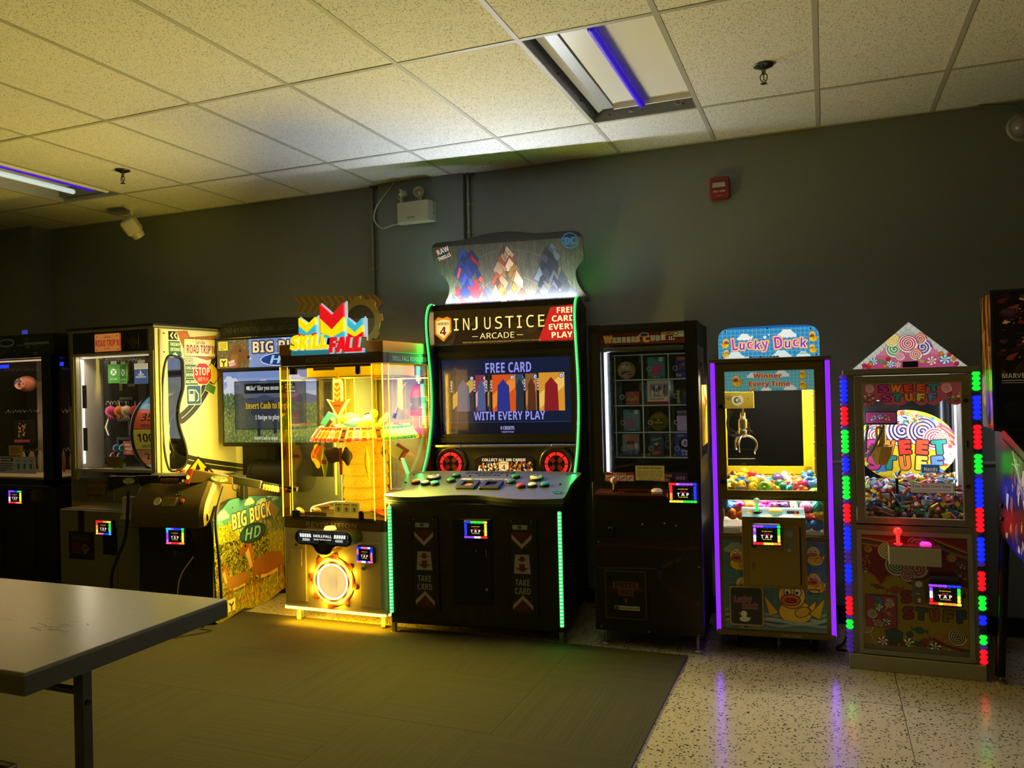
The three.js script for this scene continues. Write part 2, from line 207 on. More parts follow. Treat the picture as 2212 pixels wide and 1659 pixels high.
function cardReader(parent, x, y, z, w, h, hues, r = [0, 0, 0]) {        // hues: clockwise from the top left corner, one letter per light
  const o = new THREE.Group(); o.name = 'card_reader'; o.position.set(x, y, z); o.rotation.set(...r); parent.add(o);
  add(o, 'housing', mg(bx(w + 0.012, h + 0.012, 0.03, 0.012), at(bx(w * 0.9, h * 0.9, 0.02), 0.006, -0.006, -0.02)), BLACK);
  add(o, 'screen', bx(w * 0.68, h * 0.66, 0.004), tapMat, [0, 0, 0.0165]);
  const n = hues.length, nx = Math.round(n * w / (w + h) / 2), ny = Math.round(n / 2) - nx, iw = w * 0.875, ih = h * 0.86, list = [];
  for (let i = 0; i < nx; i++) list.push([-iw / 2 + iw * i / nx, ih / 2]); for (let i = 0; i < ny; i++) list.push([iw / 2, ih / 2 - ih * i / ny]);
  for (let i = 0; i < nx; i++) list.push([iw / 2 - iw * i / nx, -ih / 2]); for (let i = 0; i < ny; i++) list.push([-iw / 2, -ih / 2 + ih * i / ny]);
  list.forEach(([a, b], i) => { const q = add(o, 'led', ledGeo, ledMat[hues[i % n]], [a, b, 0.016]); const hor = Math.abs(Math.abs(b) - ih / 2) < 1e-6; q.scale.set(hor ? iw / nx * 0.98 : w * 0.1, hor ? h * 0.11 : ih / ny * 0.98, 0.008); });
  return o;
}
const ring = (s) => s;

// ───────── claw-style prize machine with the yellow lit case and turntable ─────────
const YEL = '#fae04c', AMBER = '#ffc414';
function spinnerMachine() {
  const t = thing('prize_machine', 'yellow glowing glass prize machine with a candy turntable under a red and yellow lettered sign', 'arcade machine', [-2.871, 0, -4.18], 0);
  const W = 0.756, D = 0.76, gold = M('#c6ba90', 0.42, 0.05), bronze = M('#a87a24', 0.35, 0.55), brown = M('#4a3717', 0.45, 0.2);
  add(t, 'cabinet', mg(at(rprism(W, D, 0.5, 0.03), 0, 0.106, -D / 2), at(bx(W - 0.06, 0.02, D - 0.06), 0, 0.1, -D / 2)), gold);
  const bandTex = canvas(1024, 80, (g) => { fill(g, '#5b431a'); for (let i = 0; i < 44; i++) for (const s of [-1, 1]) { const x = 512 + s * (260 + (i % 22) * 12); poly(g, [[x, 12], [x + 6, 12], [x + 16, 40], [x + 6, 68], [x, 68], [x + 10, 40]], '#6e5424'); } text(g, 'REVOLUTION', 500, 42, 58, '#b9a86a', { w: 560 }); });
  add(t, 'name_band', at(rprism(W + 0.004, D, 0.058, 0.03), 0, 0.606, -D / 2), brown); plate(t, 'band_print', W - 0.06, 0.056, PRINT(bandTex, 0, 0.4), 0, 0.636, 0.0012);
  const strip = add(t, 'light_strip', mg(at(bx(W - 0.02, 0.016, 0.012, 0.004), 0, 0.1, 0.0), at(bx(0.012, 0.016, D - 0.04, 0.004), -W / 2, 0.1, -D / 2), at(bx(0.012, 0.016, D - 0.04, 0.004), W / 2, 0.1, -D / 2)), E('#ffe27a', 2.6)); strip.userData.label = 'bright yellow light strip along the foot';
  rectLight(t, AMBER, L.base, W - 0.05, 0.02, [0, 0.09, 0.014], [-PI / 2 + 0.75, 0, 0]); rectLight(t, AMBER, L.base * 0.1, D - 0.1, 0.03, [-W / 2 - 0.012, 0.09, -D / 2], [0, PI / 2, 0]);
  for (const [x, z] of [[-0.31, -0.08], [0.31, -0.08], [-0.31, -0.66], [0.31, -0.66]]) { const c = new THREE.Group(); c.name = 'caster'; c.position.set(x, 0, z); t.add(c); add(c, 'wheel', cy(0.032, 0.022, 22), M('#c8bf9a', 0.5), [0, 0.033, 0.014], [0, 0.5, PI / 2]); add(c, 'fork', mg(at(bx(0.004, 0.055, 0.03), -0.016, 0.06, 0.004), at(bx(0.004, 0.055, 0.03), 0.016, 0.06, 0.004), at(cy(0.022, 0.012, 16), 0, 0.09, 0)), STEEL, [0, 0, 0], [0, 0.5, 0]); }
  const door = (x0, y0, x1, y1, n = 'door') => { const p = add(t, n, mg(bx(x1 - x0, y1 - y0, 0.008, 0.003), at(frame(x1 - x0 + 0.008, y1 - y0 + 0.008, 0.004, 0.004), 0, 0, -0.004)), gold, [(x0 + x1) / 2, (y0 + y1) / 2, 0.002]); return p; };
  const dl = door(-0.343, 0.146, -0.2, 0.536), dr = door(0.197, 0.146, 0.339, 0.536); add(dl, 'coin_flap', bx(0.084, 0.104, 0.005, 0.002), gold, [0, 0.08, 0.004]);
  for (const [d, x, y] of [[dr, -0.043, 0.039], [dl, 0.006, 0.16]]) add(d, 'lock', mg(cy(0.011, 0.01, 18).rotateX(PI / 2), at(bx(0.003, 0.01, 0.003), 0, 0, 0.006)), CHROME, [x, y, 0.008]);
  // prize chute with its two light rings
  const c = new THREE.Group(); c.name = 'prize_chute'; c.position.set(0, 0.286, 0); t.add(c);
  const gear = new THREE.Shape(); for (let i = 0; i < 96; i++) { const a = i / 96 * 2 * PI + PI / 96, k = (i + 4) % 12 < 4, r = k ? 0.172 : 0.15; gear[i ? 'lineTo' : 'moveTo'](r * Math.cos(a), r * Math.sin(a)); } const gh = new THREE.Path(); gh.absarc(0, 0, 0.12, 0, 2 * PI); gear.holes.push(gh);
  add(c, 'gear_ring', ext(gear, 0.006, 0.001), M('#c2701a', 0.4, 0.2), [0, 0, 0.001]); for (let i = 0; i < 8; i++) { const a = i * PI / 4; add(c, 'arrow_mark', ext([[-0.009, -0.006], [0.009, -0.006], [0, 0.008]], 0.002), M('#7a3a12', 0.5), [0.159 * Math.cos(a), 0.159 * Math.sin(a), 0.008], [0, 0, a - PI / 2]); }
  add(c, 'light_ring', new THREE.TorusGeometry(0.133, 0.008, 10, 72), E('#ffd95a', 2.4), [0, 0, 0.01]); add(c, 'inner_ring', lathe([[0.106, 0], [0.106, 0.014], [0.126, 0.014], [0.126, 0]], 60).rotateX(PI / 2), M('#6d4a1c', 0.4, 0.3)); add(c, 'light_ring', new THREE.TorusGeometry(0.107, 0.006, 10, 72), E('#fff0b8', 2.0), [0, 0, 0.012]);
  add(c, 'flap', cy(0.1, 0.006, 60).rotateX(PI / 2), E('#d8d2b4', 0.42, '#c8c2a8'), [0, 0, 0.006]); add(c, 'flap_edge', bx(0.003, 0.18, 0.002), M('#e8e2cc', 0.3), [0.03, 0, 0.009]);  // flap has its own glow in place of ring light shining through
  for (let i = 0; i < 8; i++) { const a = i * PI / 4 + 0.39, p = new THREE.PointLight('#ffc42a', 0.03 * L.ring); p.position.set(0.135 * Math.cos(a), 0.135 * Math.sin(a), 0.026); p.shadow.radius = 0.4; c.add(p); }
  // control console
  const k = new THREE.Group(); k.name = 'console'; k.position.set(0.01, 0.574, 0); t.add(k);
  const ks = new THREE.Shape(); ks.moveTo(-0.16, 0.042); ks.lineTo(0.16, 0.042); ks.absarc(0.16, 0.0, 0.042, PI / 2, -PI / 2, true); ks.bezierCurveTo(0.09, -0.04, 0.075, -0.04, 0.06, -0.068); ks.bezierCurveTo(0.04, -0.108, -0.04, -0.108, -0.06, -0.068); ks.bezierCurveTo(-0.075, -0.04, -0.09, -0.04, -0.16, -0.042); ks.absarc(-0.16, 0, 0.042, -PI / 2, -1.5 * PI, true);
  add(k, 'shell', ext(ks, 0.11, 0.005), M('#6d5a2c', 0.35, 0.5)); add(k, 'face', ext(ks, 0.004), M('#20221f', 0.3), [0, 0, 0.115]);
  const cp = canvas(512, 128, (g) => { fill(g, '#171a19'); for (let i = 0; i < 5; i++) for (const s of [-1, 1]) { const x = 256 + s * (130 + i * 24); poly(g, [[x - 9, 24], [x + 9, 24], [x + 9 - s * 5, 62], [x - 9 - s * 5, 62]], '#f3f4e8'); } for (let i = 0; i < 6; i++) for (const s of [-1, 1]) { const x = 256 + s * (140 + i * 13); ray(g, [[x, 74], [x - s * 8, 88], [x, 102]], '#f3f4e8', 5, 'butt'); } text(g, 'SKILLFALL', 256, 44, 40, '#f6f7ec', { w: 190 }); text(g, 'BEAR TABLE STOP', 256, 82, 16, '#f6f7ec', { w: 180 }); });
  plate(k, 'face_print', 0.36, 0.072, PRINT(cp, 1.3, 0.3), 0, 0.002, 0.12); add(k, 'push_button', lathe([[0, 0.02], [0.03, 0.018], [0.036, 0.008], [0.04, 0]], 30), E('#ffe06a', 1.6), [0.015, 0.046, 0.06]); add(k, 'speaker', mg(cy(0.03, 0.006, 26).rotateX(PI / 2), new THREE.TorusGeometry(0.032, 0.004, 8, 30)), M('#3a2d16', 0.6), [0, -0.045, 0.12]);
  cardReader(t, 0.253, 0.471, 0.024, 0.11, 0.098, 'bbmppwbbmpppmbwwpmbbpm');
  // glass case
  const y0 = 0.667, y1 = 1.632, hh = y1 - y0, m = (y0 + y1) / 2;
  add(t, 'case_floor', bx(W - 0.02, 0.012, D - 0.02), M('#6b6138', 0.4, 0.2), [0, y0 + 0.004, -D / 2]);
  const pane = (w, x, z, ry) => add(t, 'glass_pane', bx(w, hh - 0.03, 0.004), GLASS, [x, m, z], [0, ry, 0]);
  pane(0.6, 0, -0.004, 0); pane(0.6, 0, -D + 0.004, 0); pane(0.6, -W / 2 + 0.004, -D / 2, PI / 2); pane(0.6, W / 2 - 0.004, -D / 2, PI / 2);
  for (const sx of [-1, 1]) for (const sz of [0, 1]) {
    const g = new THREE.Group(); g.name = 'corner_column'; g.position.set(sx * 0.375, 0, sz ? -D + 0.01 : -0.01); t.add(g); const s = sz ? 1 : -1;
    add(g, 'light_strip', mg(at(bx(0.006, hh - 0.01, 0.006), 0, m, 0), at(bx(0.004, hh - 0.01, 0.004), -sx * 0.074, m, 0), at(bx(0.004, hh - 0.01, 0.004), 0, m, s * 0.074)), E('#ffe45c', sz ? 1.0 : 1.5));
    add(g, 'light_guide', mg(at(bx(0.068, hh - 0.01, 0.003), -sx * 0.037, m, 0), at(bx(0.003, hh - 0.01, 0.068), 0, m, s * 0.037)), M('#fff0a0', 0.03, 0, { transmission: 1, ior: 1.4, emissive: '#ffcf20', emissiveIntensity: 0.06 }));
    const a = Math.atan2(sx, sz ? -1 : 1);
    rectLight(g, YEL, sz ? L.column * 0.15 : L.column, 0.05, hh - 0.1, [sx * 0.012, m, (sz ? -1 : 1) * 0.012], [0, PI + a, 0]);
    rectLight(g, AMBER, L.inner, 0.04, hh - 0.1, [-sx * 0.06, m, s * 0.06], [0, a, 0]);
  }
  for (const y of [y0 + 0.008, y1 - 0.01]) add(t, 'front_rail', bx(0.6, 0.017, 0.014), M('#5c5226', 0.35, 0.5), [0, y, -0.004]);
  for (const [x, y] of [[-0.265, y0 + 0.03], [-0.262, y1 - 0.035]]) add(t, 'hinge', bx(0.05, 0.04, 0.02, 0.003), BLACK, [x, y, 0.004]);
  for (const y of [y0 + 0.035, y1 - 0.04]) add(t, 'latch', mg(at(rrect3(0.03, 0.055, 0.013, 0.012), 0, 0, 0), at(cy(0.008, 0.012, 14).rotateX(PI / 2), 0, -0.01, 0.012)), M('#15120a', 0.4), [0.215, y, 0.0]);
  const warn = PRINT(canvas(320, 48, (g) => { fill(g, '#8e7a52'); rrc(g, 3, 3, 40, 42, 4, '#a3361c'); text(g, "Please don't slip hands to avoid danger!", 182, 26, 22, '#2a1e10', { w: 260 }); rrc(g, 2, 2, 316, 44, 4, null, '#5a4424', 3); }));
  plate(t, 'warning_sticker', 0.16, 0.024, warn, -0.12, y0 + 0.032, 0.002); plate(t, 'warning_sticker', 0.155, 0.022, warn, -0.035, y1 - 0.024, 0.002);
  const guide = PRINT(canvas(320, 160, (g) => { fill(g, '#c9b42e'); rrc(g, 8, 8, 304, 144, 14, null, '#f0e48a', 6); for (let i = 0; i < 3; i++) { rrc(g, 18 + i * 98, 20, 88, 118, 8, '#bda624', '#efe07a', 3); fill(g, '#7a3c12', 24 + i * 98, 28, 76, 10); disc(g, 62 + i * 98, 86, 16, '#5a4a14'); fill(g, '#5a4a14', 52 + i * 98, 100, 20, 22); } }), 0.25);
  add(t, 'instruction_plate', fit(ext(rrect(0.19, 0.076, 0.01), 0.004)), guide, [0.088, 0.737, -0.03]);
  add(t, 'light_guide', tube([[-0.19, 0.69, -0.05], [-0.19, 0.725, -0.05], [-0.1, 0.755, -0.05], [-0.02, 0.772, -0.05], [0.06, 0.774, -0.05]], 0.004, 30), E('#fff0a0', 1.2));
  // lit box under the roof, pointer
  const lb = add(t, 'light_box', bx(0.52, 0.076, 0.5, 0.006), E('#ffc400', 0.55), [0, 1.594, -D / 2]); add(t, 'box_edge', mg(at(bx(0.56, 0.006, 0.54), 0, 1.556, -D / 2)), M('#7a6a1a', 0.35, 0.4));
  rectLight(t, '#ffe070', L.lightBox, 0.5, 0.48, [0, 1.55, -D / 2], [-PI / 2, 0, 0]);
  const pa = [[-0.028, 0.2], [-0.028, 0.08], [-0.078, 0.095], [0, -0.02], [0.078, 0.095], [0.028, 0.08], [0.028, 0.2], [0.018, 0.22], [-0.018, 0.22]], P = new THREE.Group(); P.name = 'pointer'; P.position.set(0, 1.315, -0.1); t.add(P);
  add(P, 'outline', ext(pa, 0.006, 0.006), E('#ffe85a', 1.7)); add(P, 'face', ext(pa.map(([x, y]) => [x * 0.82, 0.1 + (y - 0.1) * 0.86]), 0.002), E('#e88408', 0.75), [0, 0, 0.0125]); for (let i = 0; i < 3; i++) add(P, 'chevron', ext([[-0.021, 0.03], [0, 0.01], [0.021, 0.03], [0.021, 0.05], [0, 0.03], [-0.021, 0.05]], 0.002), E('#ffd02a', 1.0), [0, 0.08 + i * 0.034, 0.015]);
  text3(P, 'lettering', 'SKILLFALL', 0.05, 0.008, M('#b05c10', 0.5), 0, 0.058, 0.0145, 0.002); add(P, 'stem', bx(0.012, 0.05, 0.008), E('#e0a010', 0.6), [0, 0.24, 0.003]); add(P, 'tip', bar([0, -0.025, 0.004], [0, -0.06, 0.004], 0.004), E('#ffe040', 1));
  // turntable on its glittering column
  const tt = new THREE.Group(); tt.name = 'turntable'; tt.position.set(0, 0, -0.4); t.add(tt);
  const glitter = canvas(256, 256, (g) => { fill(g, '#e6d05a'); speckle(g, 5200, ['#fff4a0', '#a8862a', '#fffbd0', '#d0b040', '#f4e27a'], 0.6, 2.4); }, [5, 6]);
  const gl = new THREE.MeshStandardMaterial({ map: glitter, bumpMap: glitter, bumpScale: 0.006, roughness: 0.35, metalness: 0.2, emissive: '#ffc814', emissiveMap: glitter, emissiveIntensity: 0.5 }), col = [];  // glow added to column and tray so they look brightly lit
  for (let i = 0; i < 6; i++) { const a = 0.675 + i * 0.078; col.push([0.142, a], [0.152, a + 0.006], [0.148, a + 0.05], [0.138, a + 0.075]); } col.push([0.16, 1.13], [0.3, 1.145], [0.305, 1.15]);
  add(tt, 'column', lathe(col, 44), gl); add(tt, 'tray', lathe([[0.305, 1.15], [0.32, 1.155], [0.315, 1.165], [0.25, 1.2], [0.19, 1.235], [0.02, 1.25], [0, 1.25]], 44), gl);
  // roof, crown and sign
  add(t, 'roof_band', at(rprism(W, D, 0.064, 0.03), 0, 1.632, -D / 2), brown);
  text3(t, 'roof_lettering', 'REVOLUTION', 0.24, 0.032, M('#6b5a33', 0.5), -0.045, 1.663, -0.001);
  const side = PRINT(canvas(512, 64, (g) => { fill(g, '#463415'); text(g, 'SKILL FALL REVOLUTION', 250, 34, 44, '#d6cfb4', { w: 420 }); }), 0, 0.5); plate(t, 'side_image', 0.6, 0.058, side, W / 2, 1.664, -D / 2, [0, PI / 2, 0]);
  add(t, 'crown', mg(at(bx(0.1, 0.074, D - 0.02, 0.006), -0.332, 1.733, -D / 2), at(bx(0.12, 0.074, D - 0.02, 0.006), 0.322, 1.733, -D / 2), at(bx(0.6, 0.074, 0.1, 0.006), 0, 1.733, -D + 0.07)), bronze);
  add(t, 'sign_ledge', bx(0.55, 0.03, 0.05), E('#39a6b4', 0.35, '#2f6f78'), [-0.008, 1.711, -0.03]);
  const sg = new THREE.Group(); sg.name = 'sign'; sg.position.set(0, 0, 0.05); t.add(sg);
  const halo = E('#cfe8f4', 0.5, '#a8c4cc'), cy_ = E('#3fc4e2', 0.72), ye = E('#ffe60a', 0.82), re = E('#f01420', 0.72);
  const put = (s, x, y, w, h, m, sh) => { add(sg, 'letter_halo', letters3(s, w + 0.012, h + 0.01, 0.016, 0.008, sh), halo, [x - 0.003, y - 0.006, -0.018]); add(sg, 'letter', letters3(s, w, h, 0.016, 0.007, sh), m, [x, y, 0]); };
  [['S', -0.242, 0.075], ['K', -0.176, 0.079], ['I', -0.108, 0.038], ['L', -0.076, 0.056], ['L', -0.024, 0.062]].forEach(([s, x, w]) => put(s, x, 1.729, w, 0.09, ye, 0.18));
  [['F', 0.044, 0.06], ['A', 0.092, 0.074], ['L', 0.16, 0.056], ['L', 0.216, 0.064]].forEach(([s, x, w]) => put(s, x, 1.702, w, 0.094, re, 0.18));
  const banner = (x, top, w, bottom, drop, cols, th) => { let y = top; cols.forEach((m, i) => { const b = Math.max(bottom, y - th); const pts = [[0, 0], [w / 2, -drop], [w, 0]].map(([a, q]) => [x + a, Math.max(bottom, y + q)]); const low = [[w, -th], [w / 2, -drop - th], [0, -th]].map(([a, q]) => [x + a, Math.max(bottom, y + q)]); if (i === cols.length - 1) low[1][1] = bottom; add(sg, 'chevron', ext([...pts, ...low.filter(([, q], j) => j !== 1 || q < Math.max(bottom, b) - 0.001 || true)], 0.018, 0.001), m, [0, 0, -0.004]); y -= th + 0.002; });
    add(sg, 'banner_halo', ext([[x - 0.008, top + 0.012], [x + w / 2, top - drop + 0.012], [x + w + 0.01, top + 0.014], [x + w + 0.01, bottom], [x - 0.008, bottom]], 0.012), halo, [0, 0, -0.024]); };
  banner(-0.01, 2.0, 0.165, 1.796, 0.072, [re, ye, cy_], 0.084); banner(-0.17, 1.925, 0.12, 1.812, 0.046, [ye, cy_, re], 0.046); banner(0.186, 1.9, 0.1, 1.79, 0.042, [cy_, ye, re], 0.04);
  for (const [x, y] of [[0.145, 2.01], [0.284, 1.905]]) add(sg, 'support_rod', bx(0.006, y - 1.77, 0.006), halo, [x, (y + 1.77) / 2, -0.05]);
  const bp = canvas(512, 96, (g) => { fill(g, '#8a6a22'); for (let i = 0; i < 14; i++) { const x = i * 38; for (const k of [0, 9]) ray(g, [[x + k, 0], [x + 30 + k, 48], [x + k, 96]], '#c39a3c', 3, 'butt'); } });
  const board = add(t, 'arrow_board', fit(ext([[-0.3, 0.055], [0.24, 0.055], [0.3, 0], [0.24, -0.055], [-0.3, -0.055], [-0.26, 0]], 0.006)), PRINT(bp, 0, 0.4), [-0.12, 2.045, -0.31], [0, 0.36, 0]); board.userData.label = 'gold arrow-shaped board behind the sign';
  const g2 = new THREE.Shape(); for (let i = 0; i < 96; i++) { const a = i / 96 * 2 * PI, r = (i % 12) < 5 ? 0.165 : 0.145; g2[i ? 'lineTo' : 'moveTo'](r * Math.cos(a), r * Math.sin(a)); } const gh2 = new THREE.Path(); gh2.absarc(0, 0, 0.11, 0, 2 * PI); g2.holes.push(gh2);
  const mesh = canvas(256, 256, (g) => { fill(g, '#5b4620'); for (let y = 110; y < 250; y += 9) for (let x = 10; x < 250; x += 9) disc(g, x, y, 2.6, '#bda258'); });
  const gb = add(t, 'gear_board', ext(g2, 0.01, 0.001), M('#b8963a', 0.35, 0.4), [0.09, 1.91, -0.24]); add(gb, 'mesh_disc', fit(ext(new THREE.Shape().absarc(0, 0, 0.115, 0, 2 * PI), 0.004)), PRINT(mesh), [0, 0, 0]);
  return t;
}
function rrect3(w, h, r, d) { return ext(rrect(w, h, r), d, 0, 5); }
spinnerMachine();
// sweets and prizes on and around its turntable
{
  const C = [-2.871, -4.58];
  const wrapTex = (bg, fg, s) => PRINT(canvas(128, 64, (g) => { fill(g, bg); rrc(g, 6, 12, 116, 40, 6, fg); text(g, s, 64, 33, 30, bg, { w: 92, skew: 0.2 }); }), 0, 0.35);
  const kinds = [['red', wrapTex('#d3221c', '#f3c41e', 'SWEET')], ['orange', wrapTex('#e86a10', '#2a1608', 'CRUNCH')], ['green', wrapTex('#2aa836', '#eef0d0', 'MINT')], ['pink', wrapTex('#e0406a', '#fff0e0', 'CHEW')]];
  const bg = mg(bx(0.03, 0.1, 0.014, 0.004), at(bx(0.032, 0.008, 0.004), 0, 0.053, 0), at(bx(0.032, 0.008, 0.004), 0, -0.053, 0));
  const proto = {};
  for (let i = 0; i < 46; i++) {
    const a = i / 46 * 2 * PI, x = Math.sin(a), z = Math.cos(a), s = x < -0.75 || x > 0.78 ? 'green' : i % 5 === 1 ? 'orange' : i % 7 === 3 ? 'pink' : 'red', m = kinds.find((k) => k[0] === s)[1];
    let o; if (proto[s]) { o = proto[s].clone(); o.name = numbered('candy_bar'); scene.add(o); } else { o = proto[s] = add(scene, 'candy_bar', bg, m); tag(o, `${s} wrapped candy bar in the slanted rack round the turntable`, 'candy bar', `${s} candy bars round the turntable`); }
    o.position.set(C[0] + 0.325 * x, 1.19, C[1] + 0.325 * z); o.rotation.set(-0.62, a, 0, 'YXZ');
  }
  // goods heaped on the tray: each its own look
  const bagGeo = (w, h, d) => { const g = new THREE.SphereGeometry(1, 14, 10), p = g.attributes.position; for (let i = 0; i < p.count; i++) { const x = p.getX(i), y = p.getY(i), z = p.getZ(i), k = Math.max(Math.abs(x), Math.abs(y)) / Math.hypot(x, y, 1e-6); p.setXYZ(i, x * k * w / 2 * 1.02, y * k * h / 2, z * d / 2 * (1 - 0.55 * Math.abs(y * k) ** 3)); } g.computeVertexNormals(); return g; };
  const items = [['teal gum pack with orange marks standing at the left of the turntable heap', 'gum pack', bx(0.07, 0.1, 0.018, 0.004), '#1f7f7a', -0.2, 1.275, 0.12, [-0.4, 0.5, -0.35]], ['orange snack bag lying across the top left of the heap', 'snack bag', bagGeo(0.16, 0.11, 0.045), '#e8891c', -0.09, 1.285, 0.05, [-0.9, 0.2, 0.3]], ['dark slim snack tube on the left slope of the heap', 'snack tube', cy(0.015, 0.16, 14), '#3a2a1e', -0.16, 1.242, 0.19, [1.1, 0.4, -0.9]],
    ['blue and orange snack packet in the middle of the heap', 'snack packet', bagGeo(0.15, 0.09, 0.03), '#3f7f96', 0.02, 1.26, 0.16, [-0.8, 0, 0.15]], ['crumpled red sweet packet on the left front of the heap', 'sweet packet', bagGeo(0.08, 0.06, 0.03), '#b3261c', -0.075, 1.225, 0.23, [-0.7, 0.4, -0.5]], ['large pale yellow bag on the right front of the heap', 'snack bag', bagGeo(0.19, 0.15, 0.06), '#f4e14a', 0.09, 1.255, 0.15, [-0.75, -0.2, -0.1]], ['white and black boxed toy leaning on the right of the heap', 'toy box', bx(0.09, 0.11, 0.02, 0.003), '#8f9a9a', 0.2, 1.262, 0.1, [-0.75, -0.55, 0.4]],
    ['small yellow ball on top of the heap', 'ball', new THREE.SphereGeometry(0.03, 16, 10), '#f0dc58', 0.06, 1.31, -0.02, [0, 0, 0]], ['dark cuboid pack at the very top of the heap', 'snack pack', bx(0.06, 0.04, 0.03, 0.004), '#20262a', 0.0, 1.305, -0.06, [0.2, 0.5, 0.2]]];
  for (const [label, kind, g, c, x, y, z, r] of items) { const o = add(scene, kind.replace(' ', '_'), g, M(c, 0.35), [C[0] + x, y, C[1] + z], r); tag(o, label, kind); }
  // prizes hanging under the rim, each on a thin loop
  const hang = [['clear pouch with a red stripe and orange end hanging furthest left', 'pouch', '#c7b03a', -0.3, 0.13, 0.07, 0.15], ['red foil snack bag hanging left under the rim', 'snack bag', '#9a2a18', -0.24, 0.2, 0.07, 0.09], ['orange pouch with a brown figure hanging left of centre', 'pouch', '#d18a2a', -0.18, 0.25, 0.06, 0.12], ['long thin green and red straw pack hanging left of centre', 'sweet pack', '#9bb52a', -0.13, 0.29, 0.035, 0.19], ['black and brown foil bag hanging tilted beside the column', 'snack bag', '#4a3214', -0.04, 0.32, 0.1, 0.1], ['dark oval plush charm hanging in front of the column', 'charm', '#2c2410', 0.07, 0.33, 0.055, 0.11], ['thin red key cord hanging in front of the column', 'key cord', '#a8281c', 0.03, 0.34, 0.018, 0.17], ['round orange coin purse hanging right of the column', 'purse', '#c47a1e', 0.24, 0.24, 0.05, 0.05], ['grey game pad keyring hanging tilted at the right', 'game pad', '#9aa08a', 0.31, 0.15, 0.1, 0.07], ['small teal bottle charm hanging at the right', 'charm', '#2f6a5e', 0.26, 0.2, 0.026, 0.07], ['brown wallet hanging below the grey game pad', 'wallet', '#6e3c1c', 0.33, 0.11, 0.09, 0.09], ['yellow green striped ribbon pack hanging right of the column', 'sweet pack', '#a9a82c', 0.19, 0.28, 0.03, 0.2]];
  hang.forEach(([label, kind, c, x, z, w, h], i) => { const t = thing(kind.replace(' ', '_'), label, kind, [C[0] + x * 0.98, 1.14, C[1] + z * 0.98], 0.45 + (i % 3 - 1) * 0.3); const flat = /pouch|pack|bag|purse|charm/.test(kind); add(t, 'body', flat ? bagGeo(w * 1.25, h * 1.1, 0.02) : bx(w, h, 0.012, 0.004), M(c, 0.35), [0, -0.03 - h / 2, 0], [0, 0, [0.08, -0.1, 0.05, 0, -0.5, 0.1, 0, 0, -0.55, 0.05, -0.6, 0.05][i]]); add(t, 'loop', bar([0, 0.02, 0], [0, -0.035, 0], 0.0012, 5), STEEL); if (i % 3 === 0) add(t, 'stripe', bx(w * 0.9, h * 0.14, 0.022, 0.003), M('#8f1c1c', 0.4), [0, -0.03 - h * 0.5, 0.001]); });
  const litter = [['crumpled white and red wrapper on the case floor at the left', '#cdbf9a', -0.22, -0.15], ['tan packet lying behind the left light guide', '#a8843c', -0.13, -0.22], ['brown packet lying left of the column foot', '#7c5a22', -0.27, -0.3], ['grey green packet at the back left of the case floor', '#7f8a52', -0.1, -0.48], ['orange packet beside the column foot', '#c98a2a', 0.2, -0.2], ['red packet at the right end of the case floor', '#a83a22', 0.28, -0.12], ['pale packet in the left corner of the case floor', '#c9bc86', -0.31, -0.1], ['dark packet right of the instruction plate', '#3d3a24', 0.24, -0.32]];
  litter.forEach(([label, c, x, z]) => tag(add(scene, 'sweet_packet', bagGeo(rr(0.08, 0.12), rr(0.06, 0.08), 0.03), M(c, 0.4), [-2.871 + x, 0.7, -4.18 + z], [-PI / 2 + rr(-0.3, 0.3), rr(-0.5, 0.5), rnd() * 3]), label, 'sweet packet'));
}

